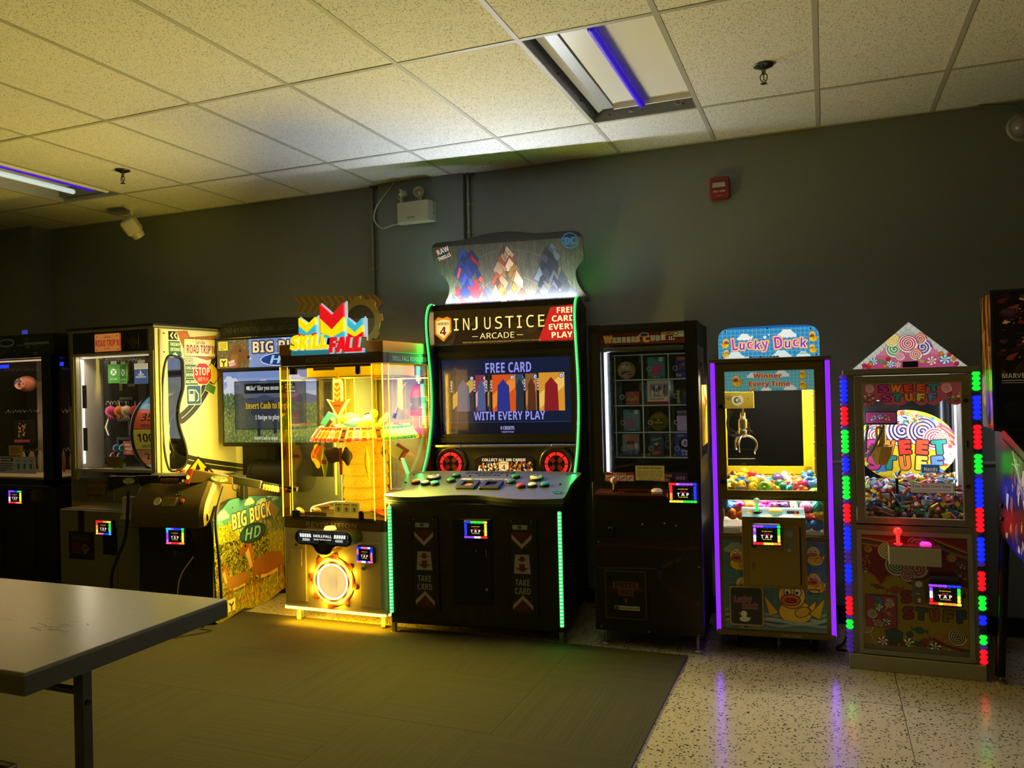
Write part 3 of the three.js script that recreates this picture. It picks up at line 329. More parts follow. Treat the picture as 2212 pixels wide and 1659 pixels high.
// ───────── big fighting-game cabinet with green light strips ─────────
function fightCabinet() {
  const t = thing('arcade_cabinet', 'tall black two-player arcade cabinet edged with green light strips under a shaped backlit header', 'arcade machine', [-1.943, 0, -4.239], THREE.MathUtils.degToRad(6.3));
  const blk = M('#121211', 0.42), pan = M('#1a1916', 0.5), GR = E('#2cff6e', 1.0);
  add(t, 'cabinet', mg(at(bx(1.06, 0.73, 0.84, 0.01), 0, 0.425, -0.42)), blk);
  const sun = canvas(512, 384, (g, w, h) => { fill(g, '#14120f'); for (let i = 0; i < 48; i += 2) { const a = i / 48 * 2 * PI, b = (i + 1) / 48 * 2 * PI; poly(g, [[w / 2, h / 2], [w / 2 + 500 * Math.cos(a), h / 2 + 500 * Math.sin(a)], [w / 2 + 500 * Math.cos(b), h / 2 + 500 * Math.sin(b)]], '#20160f'); } });
  plate(t, 'front_panel', 1.0, 0.69, PRINT(sun, 0, 0.45), 0, 0.425, 0.001);
  for (const s of [-1, 1]) { add(t, 'leg', mg(at(bx(0.026, 0.1, 0.03, 0.003), 0, 0.05, 0), at(bx(0.05, 0.008, 0.05), 0, 0.004, 0)), STEEL, [s * 0.515, 0, -0.018]); add(t, 'leg', mg(at(bx(0.03, 0.1, 0.03), 0, 0.05, 0)), STEEL, [s * 0.5, 0, -0.8]); }
  const take = canvas(256, 900, (g, w, h) => {
    fill(g, '#11110f'); fill(g, '#191a17', 22, 20, 212, 860); rrc(g, 38, 40, 150, 44, 4, '#8a9480'); rrc(g, 90, 48, 40, 28, 3, '#3a4038');
    const vee = (y, s) => { poly(g, [[26, y], [128, y + s * 96], [230, y], [230, y + s * 60], [128, y + s * 156], [26, y + s * 60]], '#4e1610'); poly(g, [[26, y + s * 16], [128, y + s * 112], [230, y + s * 16], [230, y + s * 58], [128, y + s * 154], [26, y + s * 58]], '#98947c'); poly(g, [[40, y + s * 0], [216, y], [128, y + s * 84]], '#54180f'); ray(g, [[26, y + s * 66], [128, y + s * 164], [230, y + s * 66]], '#4e1610', 12, 'butt'); };
    vee(112, 1); vee(866, -1);
    poly(g, [[58, 322], [198, 322], [214, 506], [42, 506]], '#94907a'); const arr = (y, s) => poly(g, [[128 - 22 * s, y], [128 + 22 * s, y], [128 + 22 * s, y + 28 * s], [128 + 52 * s, y + 28 * s], [128, y + 62 * s], [128 - 52 * s, y + 28 * s], [128 - 22 * s, y + 28 * s]], '#5e1c12'); arr(338, 0.95); arr(412, 1.3);
    text(g, 'TAKE', 128, 590, 84, '#94907a', { w: 150 }); text(g, 'CARD', 128, 672, 84, '#94907a', { w: 166 });
  });
  const takeM = PRINT(take, 0.02, 0.4); for (const s of [-1, 1]) { const d = add(t, 'card_slot', mg(bx(0.178, 0.566, 0.012, 0.006), at(frame(0.178, 0.566, 0.012, 0.006, 0.008), 0, 0, 0.004)), pan, [s * 0.3, 0.425, 0.006]); plate(d, 'slot_print', 0.15, 0.54, takeM, 0, 0, 0.0075); for (const [a, b] of [[-0.06, 0.268], [0.06, 0.268]]) add(d, 'screw', cy(0.004, 0.004, 10).rotateX(PI / 2), STEEL, [a, b, 0.012]); }
  const door = add(t, 'coin_door', mg(bx(0.236, 0.5, 0.016, 0.006), at(bx(0.09, 0.03, 0.006), 0.03, 0.04, 0.009)), MATTE, [0, 0.45, 0.006]); add(door, 'lock', lathe([[0, 0.008], [0.007, 0.008], [0.009, 0.004], [0.01, 0]], 18).rotateX(PI / 2), STEEL, [0.086, -0.158, 0.008]); add(door, 'coin_slot', mg(at(bx(0.004, 0.04, 0.004), -0.03, 0, 0), at(bx(0.004, 0.04, 0.004), 0.03, 0, 0)), STEEL, [0.055, 0.05, 0.009]);
  cardReader(t, 0.035, 0.643, 0.03, 0.137, 0.1, 'bbggggyyyyyrrwwvvvbbb');
  // control shelf: a tilted plate with wavy front edge
  const k = new THREE.Group(); k.name = 'control_shelf'; k.position.set(0, 0.807, 0.01); k.rotation.x = Math.atan(0.216); t.add(k);
  const s = new THREE.Shape(); s.moveTo(-0.545, -0.0); s.bezierCurveTo(-0.4, -0.04, -0.3, -0.025, -0.2, 0.0); s.bezierCurveTo(-0.06, 0.03, 0.04, 0.03, 0.13, 0); s.bezierCurveTo(0.26, -0.04, 0.36, -0.05, 0.548, -0.02); s.bezierCurveTo(0.562, 0.03, 0.55, 0.14, 0.552, 0.2); s.bezierCurveTo(0.556, 0.3, 0.572, 0.36, 0.58, 0.415); s.quadraticCurveTo(0.58, 0.45, 0.53, 0.45); s.bezierCurveTo(0.3, 0.47, -0.3, 0.47, -0.53, 0.45); s.quadraticCurveTo(-0.54, 0.45, -0.54, 0.42); s.bezierCurveTo(-0.53, 0.3, -0.532, 0.2, -0.545, 0.02);
  add(k, 'shelf_plate', ext(s, 0.024, 0.004, 20).rotateX(-PI / 2), M('#5f615e', 0.42, 0.35)); add(k, 'edge_band', ext(s, 0.016, 0.001, 20).rotateX(-PI / 2), M('#2b2c29', 0.5), [0, -0.022, 0]);
  const top = 0.029, on = (d) => (d - 0.01) * 1.023;
  const btn = (x, d, c, r, name = 'push_button', big = 0) => { const b = new THREE.Group(); b.name = name; b.position.set(x, top, on(d)); k.add(b); add(b, 'rim', lathe([[r * 1.08, 0], [r * 1.08, 0.006], [r, 0.014], [r * 0.9, 0.014]], 28), BLACK); add(b, 'cap', lathe([[r * 0.92, 0.012], [r * 0.86, 0.019], [0, big ? 0.03 : 0.023]], 28), E(c, 0.1)); return b; };
  [[-0.427, -0.2, '#c8552f'], [-0.357, -0.182, '#e2e4dc'], [-0.294, -0.179, '#35b4c4'], [0.262, -0.149, '#c02a26'], [0.33, -0.16, '#e2e4dc'], [0.402, -0.172, '#2a8ad0']].forEach(([x, d, c]) => btn(x, d, c, 0.027));
  for (const [x, d, c] of [[-0.204, -0.324, '#178a3a'], [-0.207, -0.235, '#178a3a'], [0.186, -0.313, '#178a3a'], [0.183, -0.221, '#1c6fa8']]) btn(x, d, c, 0.027, 'start_button');
  for (const x of [-0.342, 0.323]) { const b = btn(x, -0.29, '#dcdcc6', 0.042, 'special_button', 1); text3(b, 'lettering', 'SPECIAL', 0.05, 0.012, BLACK, 0, 0, 0, 0.002).position.set(-0.025, 0.028, 0.0); const l = b.children[2]; l.rotation.x = -PI / 2; const m = text3(b, 'lettering', 'ATTACK', 0.045, 0.012, BLACK, 0, 0, 0, 0.002); m.position.set(-0.022, 0.027, 0.018); m.rotation.x = -PI / 2; }
  for (const x of [-0.075, 0.075]) { const b = new THREE.Group(); b.name = 'card_scanner'; b.position.set(x, top, on(-0.165)); k.add(b); add(b, 'bezel', at(hole(rrect(0.12, 0.125, 0.012), rrect(0.07, 0.085, 0.004)) && ext(hole(rrect(0.12, 0.125, 0.012), rrect(0.07, 0.085, 0.004)), 0.012, 0.004), 0, 0, 0, -PI / 2, 0, 0), M('#1c1c1b', 0.5, 0.0)); add(b, 'bezel_lip', at(bx(0.12, 0.006, 0.012, 0.002), 0, 0.01, 0.062), CHROME); add(b, 'slot', bx(0.068, 0.006, 0.083), x < 0 ? M('#a8782c', 0.4) : M('#1c1c1a', 0.4), [0, -0.001, 0]); }
  for (const [x, d] of [[-0.5, -0.36], [-0.5, -0.21], [-0.12, -0.34], [0.12, -0.35], [0.02, -0.1], [0.5, -0.37], [0.49, -0.2]]) add(k, 'bolt', lathe([[0, 0.007], [0.006, 0.006], [0.009, 0]], 14), BLACK, [x, top, on(d)]);
  const sp = PRINT(canvas(512, 64, (g) => { fill(g, '#b9bba0'); fill(g, '#2a2a24', 120, 6, 386, 52); rrc(g, 8, 8, 104, 48, 6, '#e0e2d0', '#555'); text(g, 'SCAN ONE OR MORE CARDS', 290, 20, 20, '#e6e6d0', { w: 320 }); text(g, 'FROM ANY SERIES', 290, 44, 24, '#e6e6d0', { w: 320 }); disc(g, 478, 32, 20, '#c8a45a'); }), 0.02); plate(k, 'shelf_sticker', 0.31, 0.034, sp, 0, top + 0.0005, on(-0.278), [-PI / 2, 0, 0], 0.001);
  const engr = M('#8b8d88', 0.35, 0.4), flat = (str, w, h, x, d, m) => { const o = add(k, 'lettering', letters3(str, w, h, 0.002, 0), m, [x - w / 2, top, on(d)], [-PI / 2, 0, 0]); return o; };
  flat('INJUSTICE', 0.32, 0.04, 0, -0.38, M('#3a3b38', 0.4)); flat('ARCADE', 0.14, 0.018, 0, -0.35, M('#3a3b38', 0.4)); flat('RAW', 0.07, 0.034, -0.505, -0.07, engr); flat('DC', 0.05, 0.03, 0.505, -0.045, M('#2c8a8a', 0.4)); flat('PLAYER 2', 0.05, 0.01, 0.18, -0.17, engr); flat('PLAYER 1', 0.05, 0.01, -0.21, -0.185, engr);
  add(k, 'badge_ring', new THREE.TorusGeometry(0.036, 0.0015, 6, 30).scale(1, 0.7, 1), M('#2c8a8a', 0.4), [0.505, top, on(-0.06)], [-PI / 2, 0, 0]);
  // side panels with a waved front edge and their light strips
  const prof = [[0.785, -0.34], [0.916, -0.42], [1.03, -0.51], [1.147, -0.567], [1.326, -0.61], [1.507, -0.61], [1.669, -0.583], [1.838, -0.548], [1.94, -0.55], [2.01, -0.59], [2.036, -0.65], [2.02, -0.72]];
  const cv = new THREE.CatmullRomCurve3(prof.map(([y, d]) => V3(0, y, d))), cp = cv.getPoints(60), cl = new THREE.CatmullRomCurve3(prof.slice(1).map(([y, d]) => V3(0, y, d)));
  for (const [u, w] of [[-0.468, 0.03], [0.537, 0.03]]) {
    const sh = [[-0.84, 0.785], ...cp.map((p) => [p.z, p.y]), [-0.86, 1.99]];
    const sd = add(t, 'side_panel', ext(sh, w, 0.002).rotateY(-PI / 2), blk, [u + w / 2, 0, 0]);
    const lt = new THREE.TubeGeometry(cl, 120, 0.0085, 8), ls = add(t, 'light_strip', lt, new THREE.MeshStandardMaterial({ color: '#0c6a2c', emissive: '#ffffff', emissiveMap: greenDots, emissiveIntensity: 1.25, roughness: 0.4 }), [u, 0, 0.008]);
    ls.userData.label = 'waved green light strip on the edge of the side panel';
    for (const [y, d, h, rx] of [[0.92, -0.4, 0.24, 0.5], [1.3, -0.6, 0.4, 0.05], [1.72, -0.56, 0.4, -0.1]]) rectLight(t, '#20ff55', L.green * 1.4, 0.02, h, [u, y, d + 0.022], [rx, PI, 0]);
    rectLight(t, '#20ff55', L.green * 2.2, 0.02, 0.12, [u, 2.05, -0.62], [PI / 2, 0, 0]);
  }
  for (const [x, y0, y1] of [[-0.521, 0.125, 0.765], [0.523, 0.095, 0.75]]) {
    add(t, 'light_strip', bx(0.022, y1 - y0, 0.014, 0.003), new THREE.MeshStandardMaterial({ color: '#0c6a2c', emissive: '#ffffff', emissiveMap: greenBar, emissiveIntensity: 1.25 }), [x, (y0 + y1) / 2, 0.006]);
    rectLight(t, '#20ff55', L.green, 0.02, y1 - y0, [x, (y0 + y1) / 2, 0.015], [0, PI, 0]);
  }
  // back body, screen
  const C = 0.025; add(t, 'upper_body', mg(at(bx(0.98, 1.2, 0.06), C, 1.4, -0.83), at(bx(0.98, 0.03, 0.16), C, 1.995, -0.75)), blk);
  add(t, 'monitor_bezel', mg(at(frame(1.0, 0.61, 0.052, 0.05, 0.01), C, 1.405, -0.72), at(frame(1.0, 0.61, 0.03, 0.03, 0.01), C, 1.405, -0.68)), M('#20201a', 0.35));
  add(t, 'lower_trim', at(bx(1.0, 0.04, 0.04), C, 1.09, -0.7), blk);
  const scr = canvas(1024, 576, (g, w, h) => {
    fill(g, '#131d38'); fill(g, '#0c1020', 0, 486, w, 90); rrc(g, 6, 6, w - 12, 478, 2, null, '#2a4a80', 3);
    text(g, 'FREE CARD', 535, 78, 104, '#9a98f2', { w: 370 }); text(g, 'WITH EVERY PLAY', 535, 436, 88, '#9a98f2', { w: 560 }); text(g, '0 CREDITS', 520, 528, 36, '#b8b8f8', { w: 110 }); text(g, '1 CREDIT TO PLAY', 520, 556, 18, '#a0a0e0', { w: 100 }); rrc(g, 14, 520, 100, 36, 2, '#1d1620', '#3c4c80', 3);
    const card = (x, y, cw, ch, a, b, c, name) => { fill(g, a, x, y, cw, ch); poly(g, [[x, y + ch * 0.6], [x + cw, y], [x + cw, y + ch * 0.35], [x, y + ch]], b); poly(g, [[x + cw * 0.25, y + ch], [x + cw * 0.3, y + ch * 0.3], [x + cw * 0.52, y + ch * 0.12], [x + cw * 0.75, y + ch * 0.32], [x + cw * 0.78, y + ch]], c); fill(g, '#1a1418', x, y, 16, ch); text(g, name, x + 8, y + ch * 0.3, 20, '#e8e0d0', { rot: -PI / 2, w: 90 }); disc(g, x + cw - 24, y + 24, 16, '#d8dae4', '#2a2a60', 4); text(g, '4', x + cw - 24, y + 25, 22, '#33357a'); };
    card(70, 130, 200, 270, '#2a2d3c', '#caa048', '#565a76', 'CARD'); card(256, 130, 120, 270, '#8a3248', '#c8a0a8', '#4a5a8a', 'CARD'); card(352, 130, 100, 270, '#2a2620', '#b88a38', '#4a4a58', 'CARD'); card(556, 130, 130, 270, '#3a4a5e', '#8894a2', '#28303c', 'CARD'); card(652, 128, 120, 270, '#8a5a34', '#c87a3c', '#5a3020', 'CARD'); card(390, 130, 200, 274, '#d8541c', '#f08a2a', '#2c3288', 'CARD'); card(756, 124, 212, 280, '#d8952c', '#f0c060', '#8a1c26', 'CARD');
  });
  add(t, 'screen', bx(0.905, 0.52, 0.006), PRINT(scr, 0.95, 0.12, '#303030'), [C, 1.408, -0.705]); add(t, 'screen_glass', bx(0.93, 0.545, 0.003), M('#ffffff', 0.02, 0, { transmission: 1, ior: 1.3 }), [C, 1.408, -0.688]);
  rectLight(t, '#5a68d8', 0.35 * L.screen, 0.85, 0.5, [C, 1.408, -0.67], [0, PI, 0]);
  add(t, 'chrome_bar', mg(at(bx(0.99, 0.02, 0.02, 0.006), C, 1.08, -0.585), at(bx(0.1, 0.022, 0.024, 0.005), C - 0.33, 1.08, -0.583), at(bx(0.1, 0.022, 0.024, 0.005), C + 0.38, 1.08, -0.583)), CHROME);
  add(t, 'speaker_panel', mg(at(bx(0.99, 0.2, 0.02), C, 0.975, -0.61)), M('#4d4a3c', 0.45, 0.3));
  for (const x of [-0.334, 0.386]) {
    const q = new THREE.Group(); q.name = 'speaker'; q.position.set(x, 0.962, -0.598); t.add(q);
    add(q, 'ring', lathe([[0.085, 0], [0.09, 0.012], [0.104, 0.018], [0.116, 0.012], [0.119, 0]], 48).rotateX(PI / 2), M('#6d6a5c', 0.22, 0.9)); add(q, 'dish', lathe([[0, 0], [0.05, 0.002], [0.088, 0.01]], 40).rotateX(PI / 2), M('#160c0a', 0.5));
    const arc = (a0, a1, r0, r1) => { const s2 = new THREE.Shape(); s2.absarc(0, 0, r1, a0, a1); s2.absarc(0, 0, r0, a1, a0, true); return ext(s2, 0.005, 0.001, 8); };
    for (let i = 0; i < 8; i++) add(q, 'light_segment', arc(i * PI / 4 + 0.06, (i + 1) * PI / 4 - 0.06, 0.058, 0.076), E('#ff2430', 0.62), [0, 0, 0.012]);
    for (let i = 0; i < 4; i++) add(q, 'petal', ext(shp([[0.006, 0.022], [0.03, 0.05], [0.05, 0.03], [0.022, 0.006]]), 0.005, 0.002), E('#7a1410', 0.3), [0, 0, 0.008], [0, 0, i * PI / 2]);
  }
  const bs = new THREE.Shape(); bs.moveTo(-0.2, -0.072); bs.lineTo(0.2, -0.072); bs.lineTo(0.2, 0.036); bs.quadraticCurveTo(0.19, 0.05, 0.16, 0.058); bs.quadraticCurveTo(0, 0.09, -0.16, 0.058); bs.quadraticCurveTo(-0.19, 0.05, -0.2, 0.036);
  const badge = canvas(512, 224, (g, w, h) => { fill(g, '#1b1208'); for (let i = 0; i < 190; i++) { const x = rr(24, 488), y = rr(92, 210); poly(g, [[x, y], [x + rr(4, 16), y - rr(6, 30)], [x + rr(10, 26), y - rr(0, 10)], [x + rr(4, 20), y + rr(4, 26)]], pick(['#f0d27a', '#d89a3a', '#fff0c0', '#6a3c14', '#c8722a', '#2a1a0c', '#e8b85a', '#8a5a22', '#b83a24', '#3a6a88'])); } text(g, 'COLLECT ALL 260 CARDS!', 256, 62, 40, '#fff0c4', { w: 380 }); poly(g, [[212, 84], [256, 76], [300, 84], [300, 150], [256, 186], [212, 150]], '#e8cf8a', '#8a6020', 6); text(g, 'SERIES', 256, 100, 20, '#5a3c14', { w: 66 }); text(g, '4', 256, 138, 60, '#6a1c30'); });
  add(t, 'badge', fit(ext(bs, 0.006, 0.001)), PRINT(badge, 0.85, 0.3), [0.032, 0.955, -0.594]); add(t, 'badge_frame', ext(bs, 0.004, 0.01), BLACK, [0.032, 0.955, -0.612]);
  // marquee
  const mq = canvas(1024, 256, (g, w, h) => {
    fill(g, '#2a1c08'); for (let i = 0; i < 26; i++) poly(g, [[rr(0, w), h], [rr(0, w), rr(60, 200)], [rr(0, w), h]], pick(['#33230b', '#3c2a0e', '#22160a'])); speckle(g, 200, ['#7a5a1c', '#5a400f'], 0.5, 1.6);
    poly(g, [[850, 14], [1024, 0], [1024, 250], [762, 250]], '#b51f1c'); ['FREE', 'CARD', 'EVERY', 'PLAY!'].forEach((s, i) => text(g, s, 1016, 38 + i * 58, 58, '#fff0b8', { align: 'right', w: [126, 160, 184, 166][i] }));
    poly(g, [[18, 70], [44, 44], [76, 54], [112, 44], [140, 60], [140, 160], [80, 228], [18, 170]], '#d88a1c', '#8a4a08', 5); poly(g, [[30, 78], [78, 64], [128, 74], [128, 154], [80, 204], [30, 160]], '#f3d484'); text(g, 'SERIES', 79, 96, 26, '#4a2c08', { w: 88 }); text(g, '4', 79, 150, 88, '#5a1c20');
    for (const [d, c] of [[5, '#100a02'], [0, '#ffe288']]) { 'INJUSTICE'.split('').forEach((ch, i) => text(g, ch, [176, 250, 326, 404, 484, 562, 632, 706, 784][i] + d, (ch === 'J' ? 94 : 108) + d, ch === 'J' ? 104 : 120, c, ch === 'I' ? { w: 48, fam: 'monospace' } : { w: ch === 'J' ? 40 : 62, font: '' })); }
    text(g, 'ARCADE', 472, 198, 56, '#f6dc8e', { w: 250, font: '' }); fill(g, '#f6dc8e', 290, 198, 44, 4); fill(g, '#f6dc8e', 612, 198, 44, 4); text(g, 'INJUSTICE: GODS AMONG US and all related characters and elements are trademarks', 500, 240, 13, '#c8a860', { w: 560, font: '' });
  });
  add(t, 'marquee_frame', mg(at(frame(1.01, 0.3, 0.018, 0.1, 0.004), C + 0.005, 1.865, -0.75), at(bx(1.0, 0.3, 0.01), C, 1.865, -0.745), at(bx(1.0, 0.05, 0.05), C, 1.73, -0.68), at(bx(1.0, 0.045, 0.006), C, 2.01, -0.655)), M('#15120c', 0.3));
  add(t, 'marquee', bx(0.99, 0.235, 0.006), PRINT(mq, 1.05, 0.25), [C + 0.005, 1.875, -0.65]); add(t, 'screw', cy(0.006, 0.006, 10).rotateX(PI / 2), STEEL, [-0.455, 1.735, -0.65]);
  rectLight(t, '#ffd890', 0.35 * L.screen, 0.95, 0.22, [C, 1.875, -0.64], [0, PI, 0]);
  // header board lit from below
  const hs = new THREE.Shape(), Y = (y) => (y - 2.02) * 0.957; hs.moveTo(-0.455, Y(2.02)); hs.lineTo(-0.44, Y(2.07)); hs.bezierCurveTo(-0.41, Y(2.12), -0.395, Y(2.15), -0.4, Y(2.2)); hs.bezierCurveTo(-0.41, Y(2.25), -0.45, Y(2.28), -0.484, Y(2.31)); hs.lineTo(-0.49, Y(2.45)); hs.quadraticCurveTo(-0.485, Y(2.497), -0.44, Y(2.5)); hs.lineTo(-0.3, Y(2.503)); hs.bezierCurveTo(-0.2, Y(2.51), -0.13, Y(2.54), 0.02, Y(2.54)); hs.bezierCurveTo(0.13, Y(2.54), 0.2, Y(2.515), 0.26, Y(2.51)); hs.lineTo(0.46, Y(2.513)); hs.quadraticCurveTo(0.55, Y(2.515), 0.556, Y(2.45)); hs.lineTo(0.553, Y(2.32)); hs.bezierCurveTo(0.52, Y(2.28), 0.49, Y(2.26), 0.49, Y(2.22)); hs.bezierCurveTo(0.49, Y(2.15), 0.52, Y(2.1), 0.56, Y(2.05)); hs.lineTo(0.56, Y(2.02));
  const hb = canvas(1024, 512, (g, w, h) => {
    fill(g, '#4a4738'); for (let i = 0; i < 900; i++) { const v = pick(['#555140', '#403d30', '#5c5846', '#38362b', '#615b46']); fill(g, v, rnd() * w, rnd() * h, rr(1, 4), rr(30, 160)); } for (let i = 0; i < 5; i++) { g.beginPath(); g.arc(512, 560, 260 + i * 90, PI, 2 * PI); g.strokeStyle = i % 2 ? '#3a382c' : '#6c6750'; g.lineWidth = 3; g.stroke(); } for (let i = 0; i < 14; i++) { const a = PI + i / 13 * PI; ray(g, [[512 + 200 * Math.cos(a), 560 + 200 * Math.sin(a)], [512 + 800 * Math.cos(a), 560 + 800 * Math.sin(a)]], '#2f2d24', 2); }
    fill(g, '#24231d', 0, 0, w, 70);
    // three clusters of plain coloured facets
    for (const [cx, cols] of [[240, ['#8e2228', '#28336a', '#b3402e', '#1f2a58', '#6e1c22', '#34407c']], [500, ['#a8896c', '#7a5a24', '#8a6c50', '#7e3b24', '#b89a74', '#4a3420']], [790, ['#2e3033', '#44484b', '#1e1f22', '#566066', '#26282b', '#3a3f44']]]) for (let i = 0; i < 34; i++) { const u = i / 34, y = 150 + 360 * u, hw = 30 + 110 * u, x = cx + rr(-hw, hw), q = rr(34, 84); poly(g, [[x, y - q], [x + rr(0.3, 0.8) * q, y + rr(-0.3, 0.2) * q], [x + rr(-0.2, 0.3) * q, y + q * rr(0.5, 1)], [x - rr(0.3, 0.7) * q, y + rr(-0.2, 0.3) * q]], pick(cols), '#1c1a16', 2); }
    disc(g, 936, 90, 50, null, '#2f6fae', 7); text(g, 'DC', 936, 92, 64, '#2f6fae', { w: 78, stroke: '#2f6fae', sw: 4 });
    disc(g, 78, 118, 46, '#a5241c'); disc(g, 78, 118, 34, '#2a2620'); text(g, 'RAW', 78, 96, 48, '#e8e8e2', { rot: -0.35, w: 92 }); text(g, 'THRILLS', 84, 140, 34, '#e8e8e2', { rot: -0.35, w: 96 });
  });
  add(t, 'header_board', fit(ext(hs, 0.012, 0.002, 24)), PRINT(hb, 0, 0.4), [0.02, 2.028, -0.828], [0.33, 0, 0]).userData.label = 'shaped header board with red and blue, tan and charcoal clusters on dark olive';
  add(t, 'header_light', bx(0.96, 0.012, 0.03), E('#eef3ff', 2.4), [C, 2.02, -0.772]); rectLight(t, '#e6ecff', L.topper, 0.95, 0.026, [C, 2.03, -0.77], [PI / 2 + 0.65, 0, 0]);
  // lettering on the right side
  const sw = PRINT(canvas(512, 512, (g) => { fill(g, '#131211'); text(g, 'INJUSTICE', 256, 256, 96, '#3a3a36', { w: 470, font: '' }); }), 0, 0.5); plate(t, 'side_image', 0.6, 0.5, sw, 0.532, 0.5, -0.42, [0, PI / 2, 0]);
  plate(t, 'side_logo', 0.2, 0.24, PRINT(canvas(256, 256, (g) => { fill(g, '#121211'); text(g, 'RAW', 128, 90, 90, '#55574f', { w: 220, rot: -0.3 }); text(g, 'THRILLS', 132, 170, 60, '#55574f', { w: 220, rot: -0.3 }); }), 0, 0.5), 0.556, 1.82, -0.72, [0, PI / 2, 0]);
  return t;
}
fightCabinet();

// ───────── dark cabinet with shelves of boxed prizes ─────────
function shelfMachine() {
  const R = THREE.MathUtils.degToRad(2.8), t = thing('prize_machine', 'black prize cabinet with clear shelves of boxed toys behind glass and a pink ball joystick', 'arcade machine', [-0.936, 0, -4.336], R);
  const blk = M('#0f0f0e', 0.4), D = 0.58, W = 0.6, b = (w, h, d, x, y, z, r) => at(bx(w, h, d, r ?? 0), x, y, z);
  add(t, 'cabinet', mg(b(W, 0.83, D, 0, 0.505, -D / 2, 0.006), b(0.066, 0.88, 0.02, -0.267, 1.36, -0.01), b(0.066, 0.88, 0.02, 0.267, 1.36, -0.01), b(W, 0.05, D, 0, 1.775, -D / 2, 0.006), b(0.02, 0.88, D, -0.29, 1.36, -D / 2), b(W, 0.88, 0.02, 0, 1.36, -D + 0.01), b(0.02, 0.88, 0.1, 0.29, 1.36, -0.06), b(0.02, 0.88, 0.1, 0.29, 1.36, -D + 0.05), b(0.02, 0.1, D, 0.29, 1.72, -D / 2), b(0.02, 0.12, D, 0.29, 0.98, -D / 2)), blk);
  for (const [x, z] of [[-0.25, -0.05], [0.26, -0.03], [-0.25, -0.53], [0.26, -0.53]]) add(t, 'foot', mg(at(cy(0.009, 0.09, 12), 0, 0.05, 0), at(lathe([[0, 0.02], [0.014, 0.018], [0.026, 0.008], [0.026, 0], [0, 0]], 20), 0, 0, 0)), STEEL, [x, 0, z]);
  add(t, 'window_frame', at(frame(0.478, 0.84, 0.006, 0.01), 0, 1.335, -0.008), M('#3a3a38', 0.3, 0.8)); add(t, 'front_glass', bx(0.468, 0.755, 0.004), GLASS, [0, 1.3, -0.005]); add(t, 'side_glass', bx(0.004, 0.64, D - 0.2), GLASS, [0.292, 1.35, -D / 2]);
  const sign = canvas(640, 96, (g, w, h) => { fill(g, '#4a1a14'); for (let i = 0; i < 12; i++) ray(g, [[0, rr(50, 96)], [640, rr(50, 96)]], pick(['#8a5a2a', '#5a2a18', '#6a3a20']), 2); const put = (s, x, y, z, c, w2) => text(g, s, x, y, z, c, { w: w2, stroke: '#e8c878', sw: 9 }) || text(g, s, x, y, z, c, { w: w2, stroke: '#1a100a', sw: 4 }); put('W', 62, 48, 72, '#d8962a', 60); 'INNER'.split('').forEach((c, i) => put(c, 112 + i * 36, 56, 48, '#8ab8bc', 28)); put('S', 290, 54, 54, '#c8989a', 30); put('C', 352, 54, 66, '#d8a02a', 48); 'UB'.split('').forEach((c, i) => put(c, 402 + i * 38, 52, 48, '#8ab8bc', 32)); put('E', 480, 48, 52, '#d8b8b0', 34); poly(g, [[300, 24], [330, 4], [370, 14], [368, 34], [330, 40]], '#23384a', '#d8b060', 4); put('CLASSIC', 510, 20, 22, '#b8701c', 80); rrc(g, 552, 4, 80, 46, 3, '#b9b78a', '#5a5a40'); rrc(g, 556, 10, 32, 20, 8, null, '#1a2018', 5); text(g, 'KOMUSE', 610, 18, 15, '#203040', { w: 36 }); lines(g, 558, 36, 68, 2, 6, '#5a5a40', 2); for (const [x, y] of [[520, 44], [536, 44], [520, 60], [536, 60], [552, 60]]) fill(g, '#e0d8c8', x, y, 10, 10); });
  plate(t, 'sign_panel', 0.47, 0.068, PRINT(sign, 0.1, 0.25), 0, 1.716, -0.006);
  // light bar, shelves
  add(t, 'light_bar', mg(b(0.016, 0.7, 0.012, 0, 0, 0, 0.003)), E('#e4ecf4', 1.5), [-0.216, 1.322, -0.05]); add(t, 'light_channel', mg(b(0.05, 0.72, 0.006, 0, 0, -0.012), b(0.004, 0.72, 0.03, -0.024, 0, 0), b(0.004, 0.72, 0.03, 0.024, 0, 0)), M('#5a5c5e', 0.25, 0.9), [-0.216, 1.322, -0.055]);
  rectLight(t, '#e8f0ff', L.cube, 0.02, 0.7, [-0.2, 1.322, -0.06], [0, -PI / 2 - 0.75, 0]);
  add(t, 'top_rail', b(0.46, 0.03, 0.02, 0, 0, 0, 0.008), M('#8a8886', 0.2, 0.9), [0, 1.66, -0.03]);
  add(t, 'inner_back', bx(0.55, 0.86, 0.006), M('#26282a', 0.12, 0.85), [0, 1.36, -D + 0.025]);
  const acr = M('#e8f4f2', 0.05, 0, { transmission: 0.92, ior: 1.45 }), edge = M('#c8dcd8', 0.15, 0, { emissive: '#9fb4b0', emissiveIntensity: 0.03 });
  for (const y of [1.637, 1.492, 1.343, 1.187, 1.041]) { const s = add(t, 'shelf', bx(0.48, 0.006, 0.2), y < 1.1 ? M('#d8dcdc', 0.4) : acr, [0.03, y - 0.004, -0.33]); add(s, 'front_edge', bx(0.48, 0.007, 0.002), edge, [0, 0, 0.101]); }
  for (const x of [-0.2, -0.04, 0.11, 0.27]) for (let i = 0; i < 4; i++) { const y0 = [1.041, 1.187, 1.343, 1.492][i], y1 = [1.187, 1.343, 1.492, 1.637][i]; const d = add(t, 'divider', bx(0.006, y1 - y0 - 0.006, 0.19), acr, [x, (y0 + y1) / 2 - 0.004, -0.33]); add(d, 'front_edge', bx(0.007, y1 - y0 - 0.006, 0.002), edge, [0, 0, 0.096]); }
